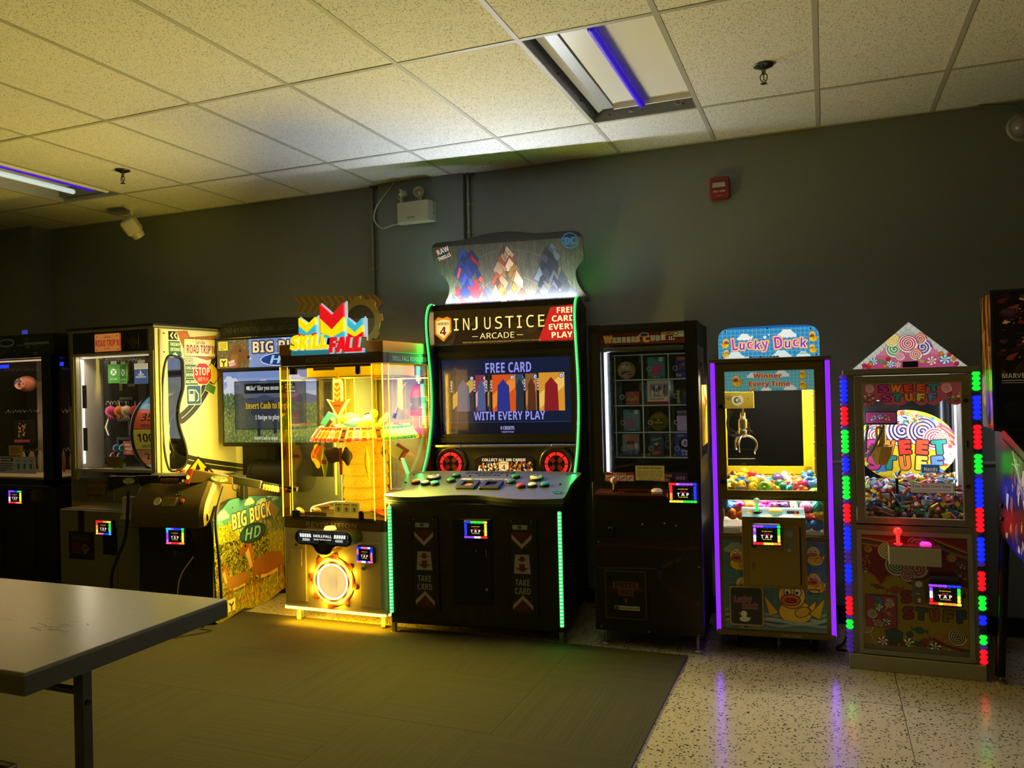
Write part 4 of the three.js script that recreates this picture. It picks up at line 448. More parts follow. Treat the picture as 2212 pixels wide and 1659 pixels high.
  for (const y of [1.06, 1.21, 1.36, 1.52]) for (const x of [-0.16, 0.0, 0.15]) add(t, 'key_hole_ring', new THREE.TorusGeometry(0.012, 0.0018, 6, 20), edge, [x, y + 0.03, -0.228]);
  add(t, 'chain', mg(...Array.from({ length: 34 }, (_, i) => at(new THREE.SphereGeometry(0.003, 6, 4), -0.19, 1.6 - i * 0.0105, -0.16))), CHROME);
  add(t, 'pusher_arm', mg(bar([-0.2, 0.985, -0.12], [-0.1, 1.0, -0.16], 0.006), at(new THREE.SphereGeometry(0.012, 14, 10), -0.096, 1.002, -0.16)), M('#5a2a28', 0.4));
  const notice = canvas(384, 192, (g) => { fill(g, '#c3b568'); rrc(g, 4, 4, 376, 184, 3, null, '#6a5f2a', 4); text(g, 'NO PRIZE REFUNDS', 192, 34, 36, '#1d1a0c', { w: 320 }); ['IN THE UNLIKELY EVENT OF A GAME', 'MALFUNCTION YOU WILL NOT BE', 'GIVEN A PRIZE, NO MATTER WHAT', 'HAPPENED OR "ALMOST HAPPENED"'].forEach((s, i) => text(g, s, 192, 74 + i * 22, 18, '#2a2612', { w: 330 })); text(g, 'PLAY AT YOUR OWN RISK', 192, 170, 22, '#1d1a0c', { w: 290 }); });
  plate(t, 'notice', 0.16, 0.083, PRINT(notice, 0.06), 0.027, 0.973, 0.001);
  plate(t, 'instruction_strip', 0.168, 0.05, PRINT(canvas(384, 120, (g) => { fill(g, '#7c2a2c'); text(g, 'HOW TO PLAY', 192, 18, 22, '#e8c8b8', { w: 180 }); for (let i = 0; i < 4; i++) { rrc(g, 12 + i * 92, 36, 84, 76, 6, '#c9a8a0'); ray(g, [[30 + i * 92, 90], [76 + i * 92, 60]], '#6a1c20', 12); } }), 0.05), -0.142, 0.95, 0.001);
  plate(t, 'prize_strip', 0.19, 0.05, PRINT(canvas(384, 110, (g) => { fill(g, '#3a1c4a'); text(g, 'WIN YOUR', 110, 34, 44, '#e0a83a', { w: 210 }); text(g, 'PRIZE!', 110, 86, 44, '#e0a83a', { w: 160 }); for (let i = 0; i < 3; i++) poly(g, [[280 + i * 34, 40], [256 + i * 34, 60], [280 + i * 34, 80]], null, '#c8b8d0', 5); }), 0.05), 0.135, 0.95, -0.002);
  // control ledge
  const led = add(t, 'control_ledge', mg(at(ext([[0, 0.83], [0.1, 0.86], [0.1, 0.872], [0, 0.884]], 0.39).rotateY(-PI / 2), 0.13, 0, 0)), M('#5a2424', 0.3, 0.2)); add(led, 'ledge_trim', at(bx(0.39, 0.006, 0.004), -0.065, 0.866, 0.101), M('#a88a6a', 0.3, 0.7));
  const js = new THREE.Group(); js.name = 'joystick'; js.position.set(-0.165, 0.88, 0.05); t.add(js); add(js, 'ball', new THREE.SphereGeometry(0.019, 22, 14), M('#d99a98', 0.25), [0, 0.055, 0]); add(js, 'shaft', cy(0.005, 0.045, 10), STEEL, [0, 0.022, 0]); add(js, 'dust_disc', lathe([[0, 0.008], [0.016, 0.006], [0.02, 0]], 20), BLACK);
  add(t, 'push_button', mg(lathe([[0, 0.018], [0.02, 0.016], [0.026, 0.01], [0.03, 0.008], [0.03, 0]], 26)), E('#d8b8a8', 0.25), [0.07, 0.879, 0.05]); add(t, 'ledge_plate', bx(0.11, 0.004, 0.05), M('#3a1818', 0.3), [-0.05, 0.88, 0.05]);
  cardReader(t, 0.2075, 0.872, 0.02, 0.145, 0.108, 'rrmvvvvbbbbbggggyyyyoor');
  const lock = new THREE.Group(); lock.name = 'padlock'; lock.position.set(-0.2, 0.635, 0.012); t.add(lock); add(lock, 'body', bx(0.036, 0.034, 0.014, 0.003), M('#2b3030', 0.35, 0.7)); add(lock, 'shackle', new THREE.TorusGeometry(0.011, 0.003, 8, 18, PI), STEEL, [0, 0.024, 0]); add(t, 'hasp', bx(0.06, 0.02, 0.01, 0.002), BLACK, [-0.2, 0.665, 0.004]);
  const po = canvas(384, 440, (g) => { fill(g, '#0e0d0b'); rrc(g, 8, 8, 368, 424, 10, null, '#4a443a', 10); for (const y of [150, 162, 174, 186]) fill(g, '#5a3818', 26, y, 330, 4); fill(g, '#6a4420', 76, 100, 236, 62); text(g, 'PRIZE', 194, 132, 60, '#16100a', { w: 210 }); fill(g, '#6a4420', 124, 162, 140, 66); text(g, 'OUt', 194, 194, 64, '#16100a', { w: 120 }); poly(g, [[172, 252], [216, 252], [194, 300]], '#7a4820'); fill(g, '#8a7a3a', 86, 316, 44, 36); poly(g, [[108, 320], [124, 346], [92, 346]], '#1a1608'); fill(g, '#b8b6aa', 132, 318, 184, 38); text(g, 'Watch your head or hands!', 224, 338, 22, '#222', { w: 170 }); });
  const pd = add(t, 'prize_door', bx(0.242, 0.278, 0.01, 0.004), BLACK, [-0.122, 0.297, 0.005]); plate(pd, 'door_print', 0.234, 0.27, PRINT(po, 0, 0.4), 0, 0, 0.0045);
  const low = canvas(512, 420, (g) => { fill(g, '#170c0a'); curve(g, [[512, 300], [300, 240], [240, 150], [420, 90]], '#3a2a1c', 18); curve(g, [[0, 40], [200, 20], [360, 60], [512, 30]], '#3a1c14', 14); ray(g, [[0, 150], [300, 140]], '#5a4a20', 5); for (let i = 0; i < 8; i++) curve(g, [[300, rr(150, 400)], [380, rr(150, 400)], [440, rr(150, 400)], [512, rr(150, 400)]], '#2a120c', rr(3, 12)); });
  plate(t, 'lower_print', 0.56, 0.48, PRINT(low, 0, 0.4), 0, 0.37, 0.001, [0, 0, 0], 0.002); add(t, 'coin_door', at(frame(0.088, 0.11, 0.004, 0.006), 0.104, 0.5, 0.001), M('#2a2624', 0.4, 0.5));
  for (const [x, y] of [[-0.27, 0.585], [-0.02, 0.69], [0.1, 0.7], [0.16, 0.69], [0.28, 0.47], [-0.265, 0.11], [0.27, 0.1], [0, 0.1]]) add(t, 'screw', lathe([[0, 0.004], [0.004, 0.003], [0.005, 0]], 10).rotateX(PI / 2), STEEL, [x, y, 0.001]);
  plate(t, 'side_image', 0.3, 0.34, PRINT(canvas(256, 256, (g) => { fill(g, '#c8a828'); for (let i = 0; i < 30; i++) poly(g, [[rr(0, 256), rr(0, 110)], [rr(0, 256), rr(0, 110)], [rr(0, 256), rr(0, 110)]], pick(['#d8542a', '#e8d8a0', '#3a6a9a', '#f0c83a', '#8a2a20'])); rrc(g, 96, 120, 50, 60, 6, '#e6e2d2'); ray(g, [[120, 180], [112, 256]], '#ddd6c0', 10); }), 0, 0.3), 0.3016, 1.28, -D / 2, [0, PI / 2, 0]);  // reflection in the side glass, with plug and cable, painted on a plate
  return t;
}
shelfMachine();
{ // the boxed toys on its shelves: each its own box
  const R = THREE.MathUtils.degToRad(2.8), put = (name, label, cat, geo, mat, x, y, d, turn = 0) => { const c = Math.cos(R), s = Math.sin(R), o = thing(name, label, cat, [-0.936 + x * c + d * s, y, -4.336 - x * s + d * c], R + turn); geo(o, mat); return o; };
  const boxed = (w, h, dp, side) => (o, m) => { add(o, 'carton', bx(w, h, dp, 0.002), M(side, 0.4), [0, h / 2, 0]); add(o, 'front_print', bx(w - 0.002, h - 0.002, 0.002), m, [0, h / 2, dp / 2]); };
  const pr = (w, h, f) => PRINT(canvas(w, h, f), 0.02, 0.3), Z = -0.29;
  const fur = (bg, c) => pr(192, 256, (g) => { fill(g, bg); rrc(g, 70, 10, 52, 16, 8, '#16403c'); disc(g, 150, 28, 24, '#f0f0f0'); text(g, '50+', 150, 28, 18, '#333'); for (let i = 0; i < 14; i++) disc(g, 96 + rr(-60, 60), 150 + rr(-50, 70), rr(16, 34), c, '#7a2a60', 2); text(g, 'Furblets', 96, 96, 46, '#1d1440', { w: 170, rot: -0.06, stroke: '#e8b8e8', sw: 5 }); fill(g, '#2a8a84', 0, 226, 192, 30); text(g, 'FUR-FUR', 96, 241, 18, '#fff', { w: 80 }); });
  put('toy_box', 'teal and pink hanging toy box on the top shelf, centre', 'toy box', boxed(0.1, 0.125, 0.04, '#2b8f88'), fur('#3aa8a0', '#d8589c'), 0.035, 1.494, Z);
  put('toy_box', 'faded teal and pink toy box on the third shelf at the left', 'toy box', boxed(0.098, 0.125, 0.04, '#3a7a78'), fur('#5f9a96', '#a8708c'), -0.115, 1.189, Z);
  put('toy_tub', 'round yellow toy tub lying on its edge on the top shelf at the left', 'toy tub', (o, m) => { add(o, 'tub', cy(0.052, 0.03, 36).rotateX(PI / 2), M('#b99a3a', 0.35), [0, 0.053, 0]); add(o, 'lid_print', fit(ext(new THREE.Shape().absarc(0, 0, 0.05, 0, 2 * PI), 0.002, 0, 30)), m, [0, 0.053, 0.015]); }, pr(256, 256, (g) => { fill(g, '#c2a444'); disc(g, 128, 128, 120, null, '#8a7424', 8); rrc(g, 60, 60, 130, 44, 20, '#efe8c8'); text(g, 'SQUISHY', 124, 82, 26, '#7a5a10', { w: 100, rot: -0.3 }); rrc(g, 60, 140, 140, 60, 10, '#2a2a24'); text(g, 'LITE', 130, 156, 30, '#4ab04a', { w: 90, rot: -0.35 }); text(g, 'LEGUME', 136, 184, 26, '#fff', { w: 110, rot: -0.35 }); for (let i = 0; i < 7; i++) disc(g, rr(130, 230), rr(40, 110), 12, pick(['#c23a2a', '#3a8a3a', '#3a5aa8'])); }), -0.138, 1.494, Z + 0.02);
  put('toy_box', 'blue and red figure box on the top shelf at the right', 'toy box', boxed(0.09, 0.125, 0.04, '#24418c'), pr(192, 256, (g) => { fill(g, '#27489c'); fill(g, '#7e1c24', 0, 0, 192, 50); text(g, 'SPIDER', 96, 26, 36, '#e8c83a', { w: 140, skew: 0.2 }); fill(g, '#15233f', 20, 60, 150, 130); for (let i = 0; i < 20; i++) poly(g, [[rr(30, 160), rr(70, 180)], [rr(30, 160), rr(70, 180)], [rr(30, 160), rr(70, 180)]], pick(['#8a2430', '#3a5a9a', '#c8c8d0', '#20304a'])); fill(g, '#cfa23a', 10, 210, 60, 30); }), 0.19, 1.494, Z);
  put('toy_box', 'small red square toy box with a yellow word on the second shelf', 'toy box', boxed(0.08, 0.075, 0.05, '#8e1d1a'), pr(192, 180, (g) => { fill(g, '#b3241f'); rrc(g, 8, 8, 176, 164, 4, null, '#e0c0a0', 3); disc(g, 90, 80, 52, null, '#b9b4b0', 10); disc(g, 118, 84, 46, null, '#8f8a88', 8); text(g, 'Slinky', 98, 100, 64, '#f2d22a', { w: 160, rot: -0.15, fam: 'serif', stroke: '#3a1008', sw: 8 }); lines(g, 24, 158, 140, 1, 5, '#e0b0a0', 3); }), -0.105, 1.345, Z + 0.01);
  put('toy_box', 'large white and red robot toy box in the middle of the second shelf', 'toy box', boxed(0.13, 0.138, 0.04, '#c9c9c4'), pr(256, 280, (g) => { fill(g, '#d8d6d0'); for (let i = 0; i < 22; i++) poly(g, [[rr(170, 256), rr(20, 250)], [rr(170, 256), rr(20, 250)], [rr(180, 256), rr(20, 250)]], pick(['#333', '#888', '#b8b8b8'])); fill(g, '#9a9a98', 30, 40, 140, 150); for (const [x, y, w, h, c] of [[60, 70, 34, 60, '#3a50a0'], [120, 70, 34, 60, '#3a50a0'], [92, 60, 30, 110, '#ececec'], [98, 90, 18, 50, '#b02a2a'], [44, 120, 30, 60, '#e8e8e8'], [140, 120, 30, 60, '#e8e8e8']]) fill(g, c, x, y, w, h); poly(g, [[0, 204], [190, 204], [256, 170], [256, 280], [0, 280]], '#f0eee8'); text(g, 'TRANSFORMERS', 100, 222, 26, '#8e1a1e', { w: 180 }); fill(g, '#a0222a', 0, 250, 256, 30); }), 0.045, 1.345, Z);
  put('toy_box', 'dark card-backed toy with a yellow green figure on the second shelf at the right', 'toy box', boxed(0.1, 0.085, 0.03, '#23282c'), pr(192, 170, (g) => { fill(g, '#20282e'); fill(g, '#2f4a66', 60, 100, 132, 70); lines(g, 80, 30, 100, 7, 10, '#8a8a6a', 3); poly(g, [[20, 170], [28, 60], [10, 20], [50, 14], [44, 80], [56, 170]], '#9ab82a'); }), 0.19, 1.345, Z);
  put('toy_pouch', 'olive green drawstring pouch in the middle of the third shelf', 'toy pouch', (o, m) => { const g = new THREE.SphereGeometry(1, 18, 14), p = g.attributes.position; for (let i = 0; i < p.count; i++) { const y = p.getY(i); const k = y > 0.6 ? 1 - (y - 0.6) * 0.9 : 1; p.setXYZ(i, p.getX(i) ** 1 * 0.052 * k * 1.1, 0.055 + y * 0.055, p.getZ(i) * 0.025 * k); } g.computeVertexNormals(); add(o, 'pouch', g, M('#7d7c30', 0.45)); add(o, 'label_print', bx(0.06, 0.04, 0.002), m, [0, 0.055, 0.026]); add(o, 'tie', bx(0.04, 0.014, 0.02, 0.004), M('#5f6028', 0.5), [0, 0.104, 0]); }, pr(128, 80, (g) => { fill(g, '#3c421e'); text(g, 'TREASURE', 64, 52, 26, '#c8c86a', { w: 110 }); ray(g, [[50, 14], [78, 34]], '#c8c86a', 5); ray(g, [[78, 14], [50, 34]], '#c8c86a', 5); }), 0.045, 1.189, Z + 0.02);
  put('toy_box', 'plain white open-topped box on the third shelf at the right', 'box', (o) => { add(o, 'carton', mg(at(bx(0.1, 0.085, 0.004), 0, 0.043, 0.03), at(bx(0.004, 0.085, 0.06), -0.05, 0.043, 0), at(bx(0.004, 0.085, 0.06), 0.05, 0.043, 0), at(bx(0.1, 0.085, 0.004), 0, 0.043, -0.03), at(bx(0.1, 0.004, 0.06), 0, 0.002, 0), at(bx(0.1, 0.004, 0.05), 0, 0.1, 0.006, -0.5)), M('#dcdcd8', 0.5)); }, null, 0.2, 1.189, Z);
  put('toy_box', 'blue boxed vinyl figure with an orange window on the bottom shelf at the left', 'toy box', boxed(0.1, 0.13, 0.05, '#2c4f74'), pr(192, 256, (g) => { fill(g, '#7f9aa8'); fill(g, '#23405e', 0, 200, 192, 56); fill(g, '#c47a34', 18, 18, 156, 80); disc(g, 92, 130, 50, '#c89a72'); poly(g, [[40, 120], [56, 84], [130, 84], [146, 120]], '#1e2a1e'); for (let i = 0; i < 12; i++) poly(g, [[rr(20, 170), rr(170, 240)], [rr(20, 170), rr(170, 240)], [rr(20, 170), rr(170, 240)]], pick(['#345a78', '#9aa8b0', '#1c2c3c'])); fill(g, '#e8e8d8', 140, 110, 34, 60); }), -0.12, 1.043, Z + 0.01);
  put('toy_card', 'blue hang card with a red figure in the middle of the bottom shelf', 'toy card', boxed(0.078, 0.145, 0.03, '#20406a'), pr(160, 288, (g) => { fill(g, '#2a5a8a'); fill(g, '#2a4a70', 0, 0, 160, 70); text(g, 'MIGHTY', 80, 90, 30, '#e8c83a', { w: 120, rot: -0.2 }); for (let i = 0; i < 14; i++) poly(g, [[rr(20, 140), rr(110, 210)], [rr(20, 140), rr(110, 210)], [rr(20, 140), rr(110, 210)]], pick(['#a8242a', '#3a86a8', '#e0e0e0', '#7a1a20'])); fill(g, '#7a1c22', 10, 216, 140, 64); lines(g, 24, 232, 110, 4, 11, '#e8c8c0', 4); }), 0.03, 1.043, Z + 0.02);
  put('toy_card', 'grey hang card standing behind the blue hang card on the bottom shelf', 'toy card', boxed(0.06, 0.135, 0.02, '#4c4a50'), pr(128, 256, (g) => { fill(g, '#4a4850'); text(g, 'MACHO', 64, 30, 26, '#a8a090', { w: 90 }); text(g, 'MAX', 64, 56, 26, '#a8a090', { w: 60 }); disc(g, 64, 130, 40, '#6a3a4a', '#cfcfcf', 5); fill(g, '#222', 10, 190, 108, 50); }), 0.09, 1.043, Z - 0.015);
  put('toy_box', 'blue box with a black and white eight ball on the bottom shelf at the right', 'toy box', boxed(0.12, 0.135, 0.06, '#223c74'), pr(256, 280, (g) => { fill(g, '#2c4f92'); text(g, 'Mystic', 70, 30, 34, '#d8c84a', { w: 90, rot: -0.1 }); disc(g, 120, 130, 80, '#10131c', '#4a5a7a', 4); disc(g, 120, 120, 46, '#e6e6e2'); text(g, '8', 120, 122, 66, '#111'); text(g, 'Magic', 130, 214, 46, '#e8e8f0', { w: 120, fam: 'serif' }); text(g, '8 Ball', 140, 256, 42, '#e8e8f0', { w: 120, fam: 'serif' }); }), 0.195, 1.043, Z);
}

// ───────── duck claw machine with purple light strips ─────────
const DUCKS = (g, w, h) => { cloud(g, w * 0.25, h * 0.3, w * 0.035); cloud(g, w * 0.72, h * 0.26, w * 0.04); };
function duckMachine() {
  const t = thing('claw_machine', 'olive gold claw machine of rubber toys with purple light strips and blue duck header', 'arcade machine', [-0.279, 0, -4.439], THREE.MathUtils.degToRad(5.6));
  const G = M('#6d5b18', 0.38, 0.35), G2 = M('#8a7420', 0.35, 0.3), YL = M('#c8ae10', 0.4, 0.1), D = 0.56, b = (w, h, d, x, y, z, r) => at(bx(w, h, d, r ?? 0), x, y, z);
  add(t, 'cabinet', mg(b(0.57, 0.535, D, 0, 0.37, -D / 2, 0.004), b(0.03, 0.93, 0.03, -0.27, 1.1, -0.02), b(0.03, 0.93, 0.03, 0.27, 1.1, -0.02), b(0.03, 0.93, 0.03, -0.27, 1.1, -D + 0.02), b(0.03, 0.93, 0.03, 0.27, 1.1, -D + 0.02), b(0.57, 0.018, 0.02, 0, 0.836, -0.01), b(0.57, 0.05, D, 0, 1.55, -D / 2)), G);
  add(t, 'foot_board', bx(0.6, 0.03, D + 0.01, 0.006), G, [0, 0.115, -D / 2 + 0.006]); add(t, 'top_cap', bx(0.62, 0.02, D + 0.02, 0.006), G, [0, 1.578, -D / 2 + 0.005]);
  for (const x of [-0.291, 0.291]) { add(t, 'light_strip', bx(0.024, 1.445, 0.012, 0.003), E('#7a22ff', 1.5), [x, 0.842, -0.002]).userData.label = 'purple light strip on the front corner'; rectLight(t, '#7a20ff', L.purple, 0.022, 1.44, [x, 0.842, 0.006], [0, PI, 0]); rectLight(t, '#7a20ff', L.purple * 0.6, 0.02, 1.44, [x + Math.sign(x) * 0.014, 0.842, -0.008], [0, -Math.sign(x) * PI / 2, 0]); add(t, 'strip_cap', bx(0.028, 0.012, 0.016), G2, [x, 0.112, -0.002]); }
  for (const [x, z] of [[-0.19, -0.13], [0.2, -0.13], [-0.19, -0.46], [0.2, -0.46]]) { const c = new THREE.Group(); c.name = 'caster'; c.position.set(x, 0, z); t.add(c); add(c, 'wheel', cy(0.034, 0.02, 20), RUBBER, [0, 0.034, 0.01], [0, 0.4, PI / 2]); add(c, 'fork', mg(b(0.004, 0.05, 0.03, -0.014, 0.06, 0), b(0.004, 0.05, 0.03, 0.014, 0.06, 0), at(cy(0.02, 0.012, 14), 0, 0.092, 0)), STEEL); }
  add(t, 'levelling_foot', mg(at(cy(0.007, 0.1, 12), 0, 0.055, 0), at(cy(0.014, 0.012, 12), 0, 0.036, 0), at(cy(0.03, 0.01, 18, 0.022), 0, 0.005, 0)), STEEL, [0.02, 0, -0.13]);
  // door with window
  const dr = new THREE.Group(); dr.name = 'front_door'; dr.position.set(0, 1.2, 0); t.add(dr);
  add(dr, 'door_frame', ext(hole(rrect(0.54, 0.708, 0.004), rrect(0.458, 0.642, 0.003, -0.231, -0.322)), 0.016, 0.002), G, [0, 0, -0.008]); add(dr, 'window', bx(0.46, 0.645, 0.004), GLASS, [-0.002, -0.001, -0.004]);
  for (const y of [0.13, -0.275]) add(dr, 'lock', mg(cy(0.011, 0.012, 20).rotateX(PI / 2), at(new THREE.TorusGeometry(0.012, 0.003, 8, 22), 0, 0, 0.005)), M('#15140f', 0.35, 0.4), [-0.25, y, 0.012]);
  for (const y of [0.31, 0.2, 0.06, -0.08, -0.2, -0.32]) add(dr, 'screw', lathe([[0, 0.004], [0.004, 0.003], [0.005, 0]], 10).rotateX(PI / 2), BLACK, [0.255, y, 0.009]); add(dr, 'hinge', bx(0.01, 0.7, 0.01), BLACK, [0.272, 0, 0.002]);
  const wn = canvas(640, 154, (g, w, h) => { tiles(g, w, h, 26, '#5fb4c2', '#8fd0d4'); cloud(g, 210, 36, 20); cloud(g, 410, 30, 24); cloud(g, 470, 134, 20); cloud(g, 300, 140, 16); text(g, 'Winner', 312, 42, 48, '#a8338f', { w: 200, stroke: '#e8c23a', sw: 8, rot: 0.02 }); text(g, 'Every Time', 322, 102, 48, '#a8338f', { w: 300, stroke: '#e8c23a', sw: 8, rot: 0.02 }); duck(g, 90, 60, 46, 1, 1); duck(g, 560, 26, 34, 1); duck(g, 560, 102, 36, 1); duck(g, 200, 140, 26, -1); });
  plate(dr, 'banner_print', 0.456, 0.11, PRINT(wn, 0.32, 0.3), -0.002, 0.266, -0.0005, [0, 0, 0], 0.002); plate(dr, 'caution_sticker', 0.1, 0.014, PRINT(canvas(200, 28, (g) => { fill(g, '#c8c6b0'); fill(g, '#b89a1c', 2, 2, 66, 24); text(g, 'CAUTION', 40, 14, 14, '#222', { w: 44 }); lines(g, 76, 7, 116, 3, 6, '#777', 2); }), 0.05), -0.175, -0.31, 0.0);
  add(t, 'lower_window', bx(0.545, 0.188, 0.004), GLASS, [0, 0.734, -0.004]);
  // interior
  add(t, 'inner_back', mg(b(0.5, 0.72, 0.01, 0, 1.2, -D + 0.03)), M('#1a1d1e', 0.06, 0.95)); add(t, 'inner_trim', mg(b(0.5, 0.045, 0.02, 0, 0.935, -D + 0.05), b(0.05, 0.62, 0.02, 0.225, 1.2, -D + 0.05), b(0.02, 0.62, 0.02, -0.24, 1.2, -D + 0.05), b(0.012, 0.62, 0.12, 0.25, 1.2, -0.42), b(0.012, 0.62, 0.1, 0.25, 1.2, -0.14), b(0.5, 0.035, 0.02, 0, 0.89, -D + 0.06)), YL);
  add(t, 'rail', mg(b(0.014, 0.6, 0.03, 0.252, 1.2, -0.3)), M('#1a1a18', 0.4)); add(t, 'rail_bolt', mg(...[0.93, 1.02, 1.11, 1.2, 1.29, 1.38].map((y) => at(new THREE.SphereGeometry(0.006, 8, 6), 0.244, y, -0.3))), CHROME);
  add(t, 'bin_floor', bx(0.52, 0.01, D - 0.06), WHITE, [0, 0.646, -D / 2]); add(t, 'bin_edge', bx(0.1, 0.03, 0.01), WHITE, [-0.22, 0.66, -0.012]);
  add(t, 'chute_wall', mg(b(0.004, 0.28, 0.16, -0.08, 0.93, -0.12), b(0.16, 0.2, 0.004, -0.16, 0.93, -0.2)), M('#ffffff', 0.04, 0, { transmission: 1, ior: 1.2 })); add(t, 'chute_edge', mg(b(0.005, 0.004, 0.16, -0.08, 1.07, -0.12), b(0.16, 0.004, 0.005, -0.16, 1.03, -0.2)), M('#c8d0c8', 0.2));
  add(t, 'lamp_panel', bx(0.46, 0.01, 0.3), E('#fff4dc', 1.2), [0, 1.515, -0.28]); rectLight(t, '#fff2d8', L.duck, 0.44, 0.3, [0, 1.505, -0.28], [-PI / 2, 0, 0]);
  add(t, 'lamp_tube', bx(0.44, 0.008, 0.012), E('#fff4dc', 1.5), [0, 0.826, -0.03]); rectLight(t, '#fff2d8', L.duck * 0.8, 0.44, 0.012, [0, 0.82, -0.03], [-PI / 2 + 0.25, 0, 0]);
  // crane
  const k = new THREE.Group(); k.name = 'crane'; k.position.set(-0.16, 1.36, -0.2); t.add(k);
  add(k, 'carriage', mg(bx(0.165, 0.09, 0.16, 0.004), b(0.175, 0.02, 0.17, -0.006, 0.035, 0)), YL); add(k, 'logo_disc', fit(ext(new THREE.Shape().absarc(0, 0, 0.032, 0, 2 * PI), 0.003, 0, 30)), PRINT(canvas(128, 128, (g) => { fill(g, '#ece9dc'); text(g, 'C', 52, 66, 84, '#1e4d2a', { stroke: '#1e4d2a', sw: 4 }); text(g, 'A', 84, 72, 58, '#2a6a3a', { stroke: '#ece9dc', sw: 4 }); })), [-0.005, 0.002, 0.081]); for (const x of [-0.055, 0.05]) add(k, 'screw', cy(0.003, 0.004, 8).rotateX(PI / 2), BLACK, [x, 0.008, 0.081]); add(k, 'cover', bx(0.13, 0.05, 0.2), M('#e3c92a', 0.4), [-0.06, 0.02, -0.02]);
  add(k, 'rod', cy(0.005, 0.08, 10), STEEL, [0.022, -0.08, 0]); add(k, 'claw_body', lathe([[0, -0.21], [0.016, -0.208], [0.022, -0.19], [0.022, -0.17], [0.017, -0.168], [0.017, -0.16], [0.024, -0.158], [0.024, -0.11], [0.016, -0.106], [0.014, -0.07], [0, -0.07]], 26), CHROME, [0.022, 0, 0]);
  for (let i = 0; i < 3; i++) { const p = add(k, 'prong', tube([[0.012, -0.2, 0], [0.035, -0.205, 0], [0.062, -0.225, 0], [0.072, -0.25, 0], [0.066, -0.28, 0], [0.058, -0.285, 0]], 0.006, 24, 8), CHROME, [0.022, 0, 0], [0, 0.15 + i * 2.094, 0]); add(p, 'link', mg(b(0.006, 0.08, 0.006, 0.034, -0.165, 0), b(0.02, 0.006, 0.006, 0.026, -0.13, 0)), CHROME); }
  add(k, 'coil_hose', tube(Array.from({ length: 120 }, (_, i) => { const u = i / 119, a = u * 2 * PI * 20, c = [-0.03 - 0.035 * Math.sin(u * PI), -0.05 - 0.15 * u ** 0.8, 0.01 + 0.0 * u]; return [c[0] + 0.006 * Math.cos(a) + 0.045 * u ** 4, c[1], c[2] + 0.006 * Math.sin(a)]; }), 0.0022, 420, 5), BLACK); add(k, 'coil_hose', tube([[-0.045, -0.05, 0.02], [-0.062, -0.12, 0.02], [-0.05, -0.19, 0.02], [-0.01, -0.2, 0.01], [0.02, -0.185, 0.005]], 0.006, 30), BLACK);
  // header
  const hs = rrect(0.51, 0.245, 0.001); const h2 = new THREE.Shape(); h2.moveTo(-0.255, 0); h2.lineTo(0.26, 0); h2.lineTo(0.26, 0.1); h2.bezierCurveTo(0.26, 0.15, 0.23, 0.168, 0.18, 0.168); h2.lineTo(0.1, 0.172); h2.lineTo(-0.16, 0.168); h2.bezierCurveTo(-0.23, 0.168, -0.255, 0.15, -0.255, 0.1); h2.lineTo(-0.255, 0);
  const hp = canvas(1024, 340, (g, w, h) => {
    tiles(g, w, h, 44, '#2f8fc8', '#8ccbe4'); fill(g, '#1c5fb0', 0, 0, w, 26); cloud(g, 270, 112, 34); cloud(g, 700, 92, 42); cloud(g, 170, 300, 40, '#d8eef0'); cloud(g, 640, 306, 44, '#d8eef0'); cloud(g, 860, 310, 30, '#d8eef0'); for (const [x, y, r] of [[480, 120, 16], [520, 96, 9], [350, 110, 12]]) disc(g, x, y, r, '#eef8fa');
    duck(g, 74, 150, 54, -1, 1); duck(g, 76, 262, 44, -1); duck(g, 960, 110, 56, 1, 1); duck(g, 955, 236, 48, 1);
    const word = (s, x, y, ws) => [...s].reduce((px, ch, i) => { const w1 = ws[i]; for (const [c, sw] of [['#f08a28', 30], ['#fff1c8', 16]]) text(g, ch, px + w1 / 2, y + (i % 2 ? 8 : -2), i ? 128 : 168, c, { w: w1, stroke: c, sw, rot: i % 2 ? 0.06 : -0.08 }); text(g, ch, px + w1 / 2, y + (i % 2 ? 8 : -2), i ? 128 : 168, i % 2 ? '#8d3fc0' : '#b844b4', { w: w1, rot: i % 2 ? 0.06 : -0.08 }); return px + w1 + 8; }, x); word('Lucky', 130, 190, [72, 72, 66, 72, 70]); word('Duck', 560, 184, [104, 72, 66, 72]);
    text(g, 'coastal', 862, 296, 24, '#2a6a60', { w: 88 }); disc(g, 780, 296, 13, null, '#2a6a60', 4); fill(g, '#e8e6da', 60, 318, 470, 22); for (let i = 0; i < 9; i++) disc(g, 330 + i * 34, 334, 20, pick(['#123', '#2a5a8a', '#1a3a5a']));
  });
  add(t, 'header_sign', fit(ext(h2, 0.03, 0.003, 16)), PRINT(hp, 0.8, 0.35), [0, 1.588, -0.1]); rectLight(t, '#d8f0ff', 0.35 * L.screen, 0.45, 0.14, [0, 1.67, -0.06], [0, PI, 0]); for (const [x, y] of [[-0.22, 0.15], [0, 0.16], [0.22, 0.15], [-0.24, 0.01], [0.245, 0.01]]) add(t, 'screw', cy(0.004, 0.004, 8).rotateX(PI / 2), BLACK, [x, 1.588 + y, -0.067]);
  // console box
  const c = new THREE.Group(); c.name = 'console'; t.add(c);
  add(c, 'box', at(ext([[0, 0.386], [0.1, 0.386], [0.1, 0.752], [0, 0.788]], 0.312, 0.002).rotateY(-PI / 2), 0.156, 0, 0), M('#7d6614', 0.42, 0.2));
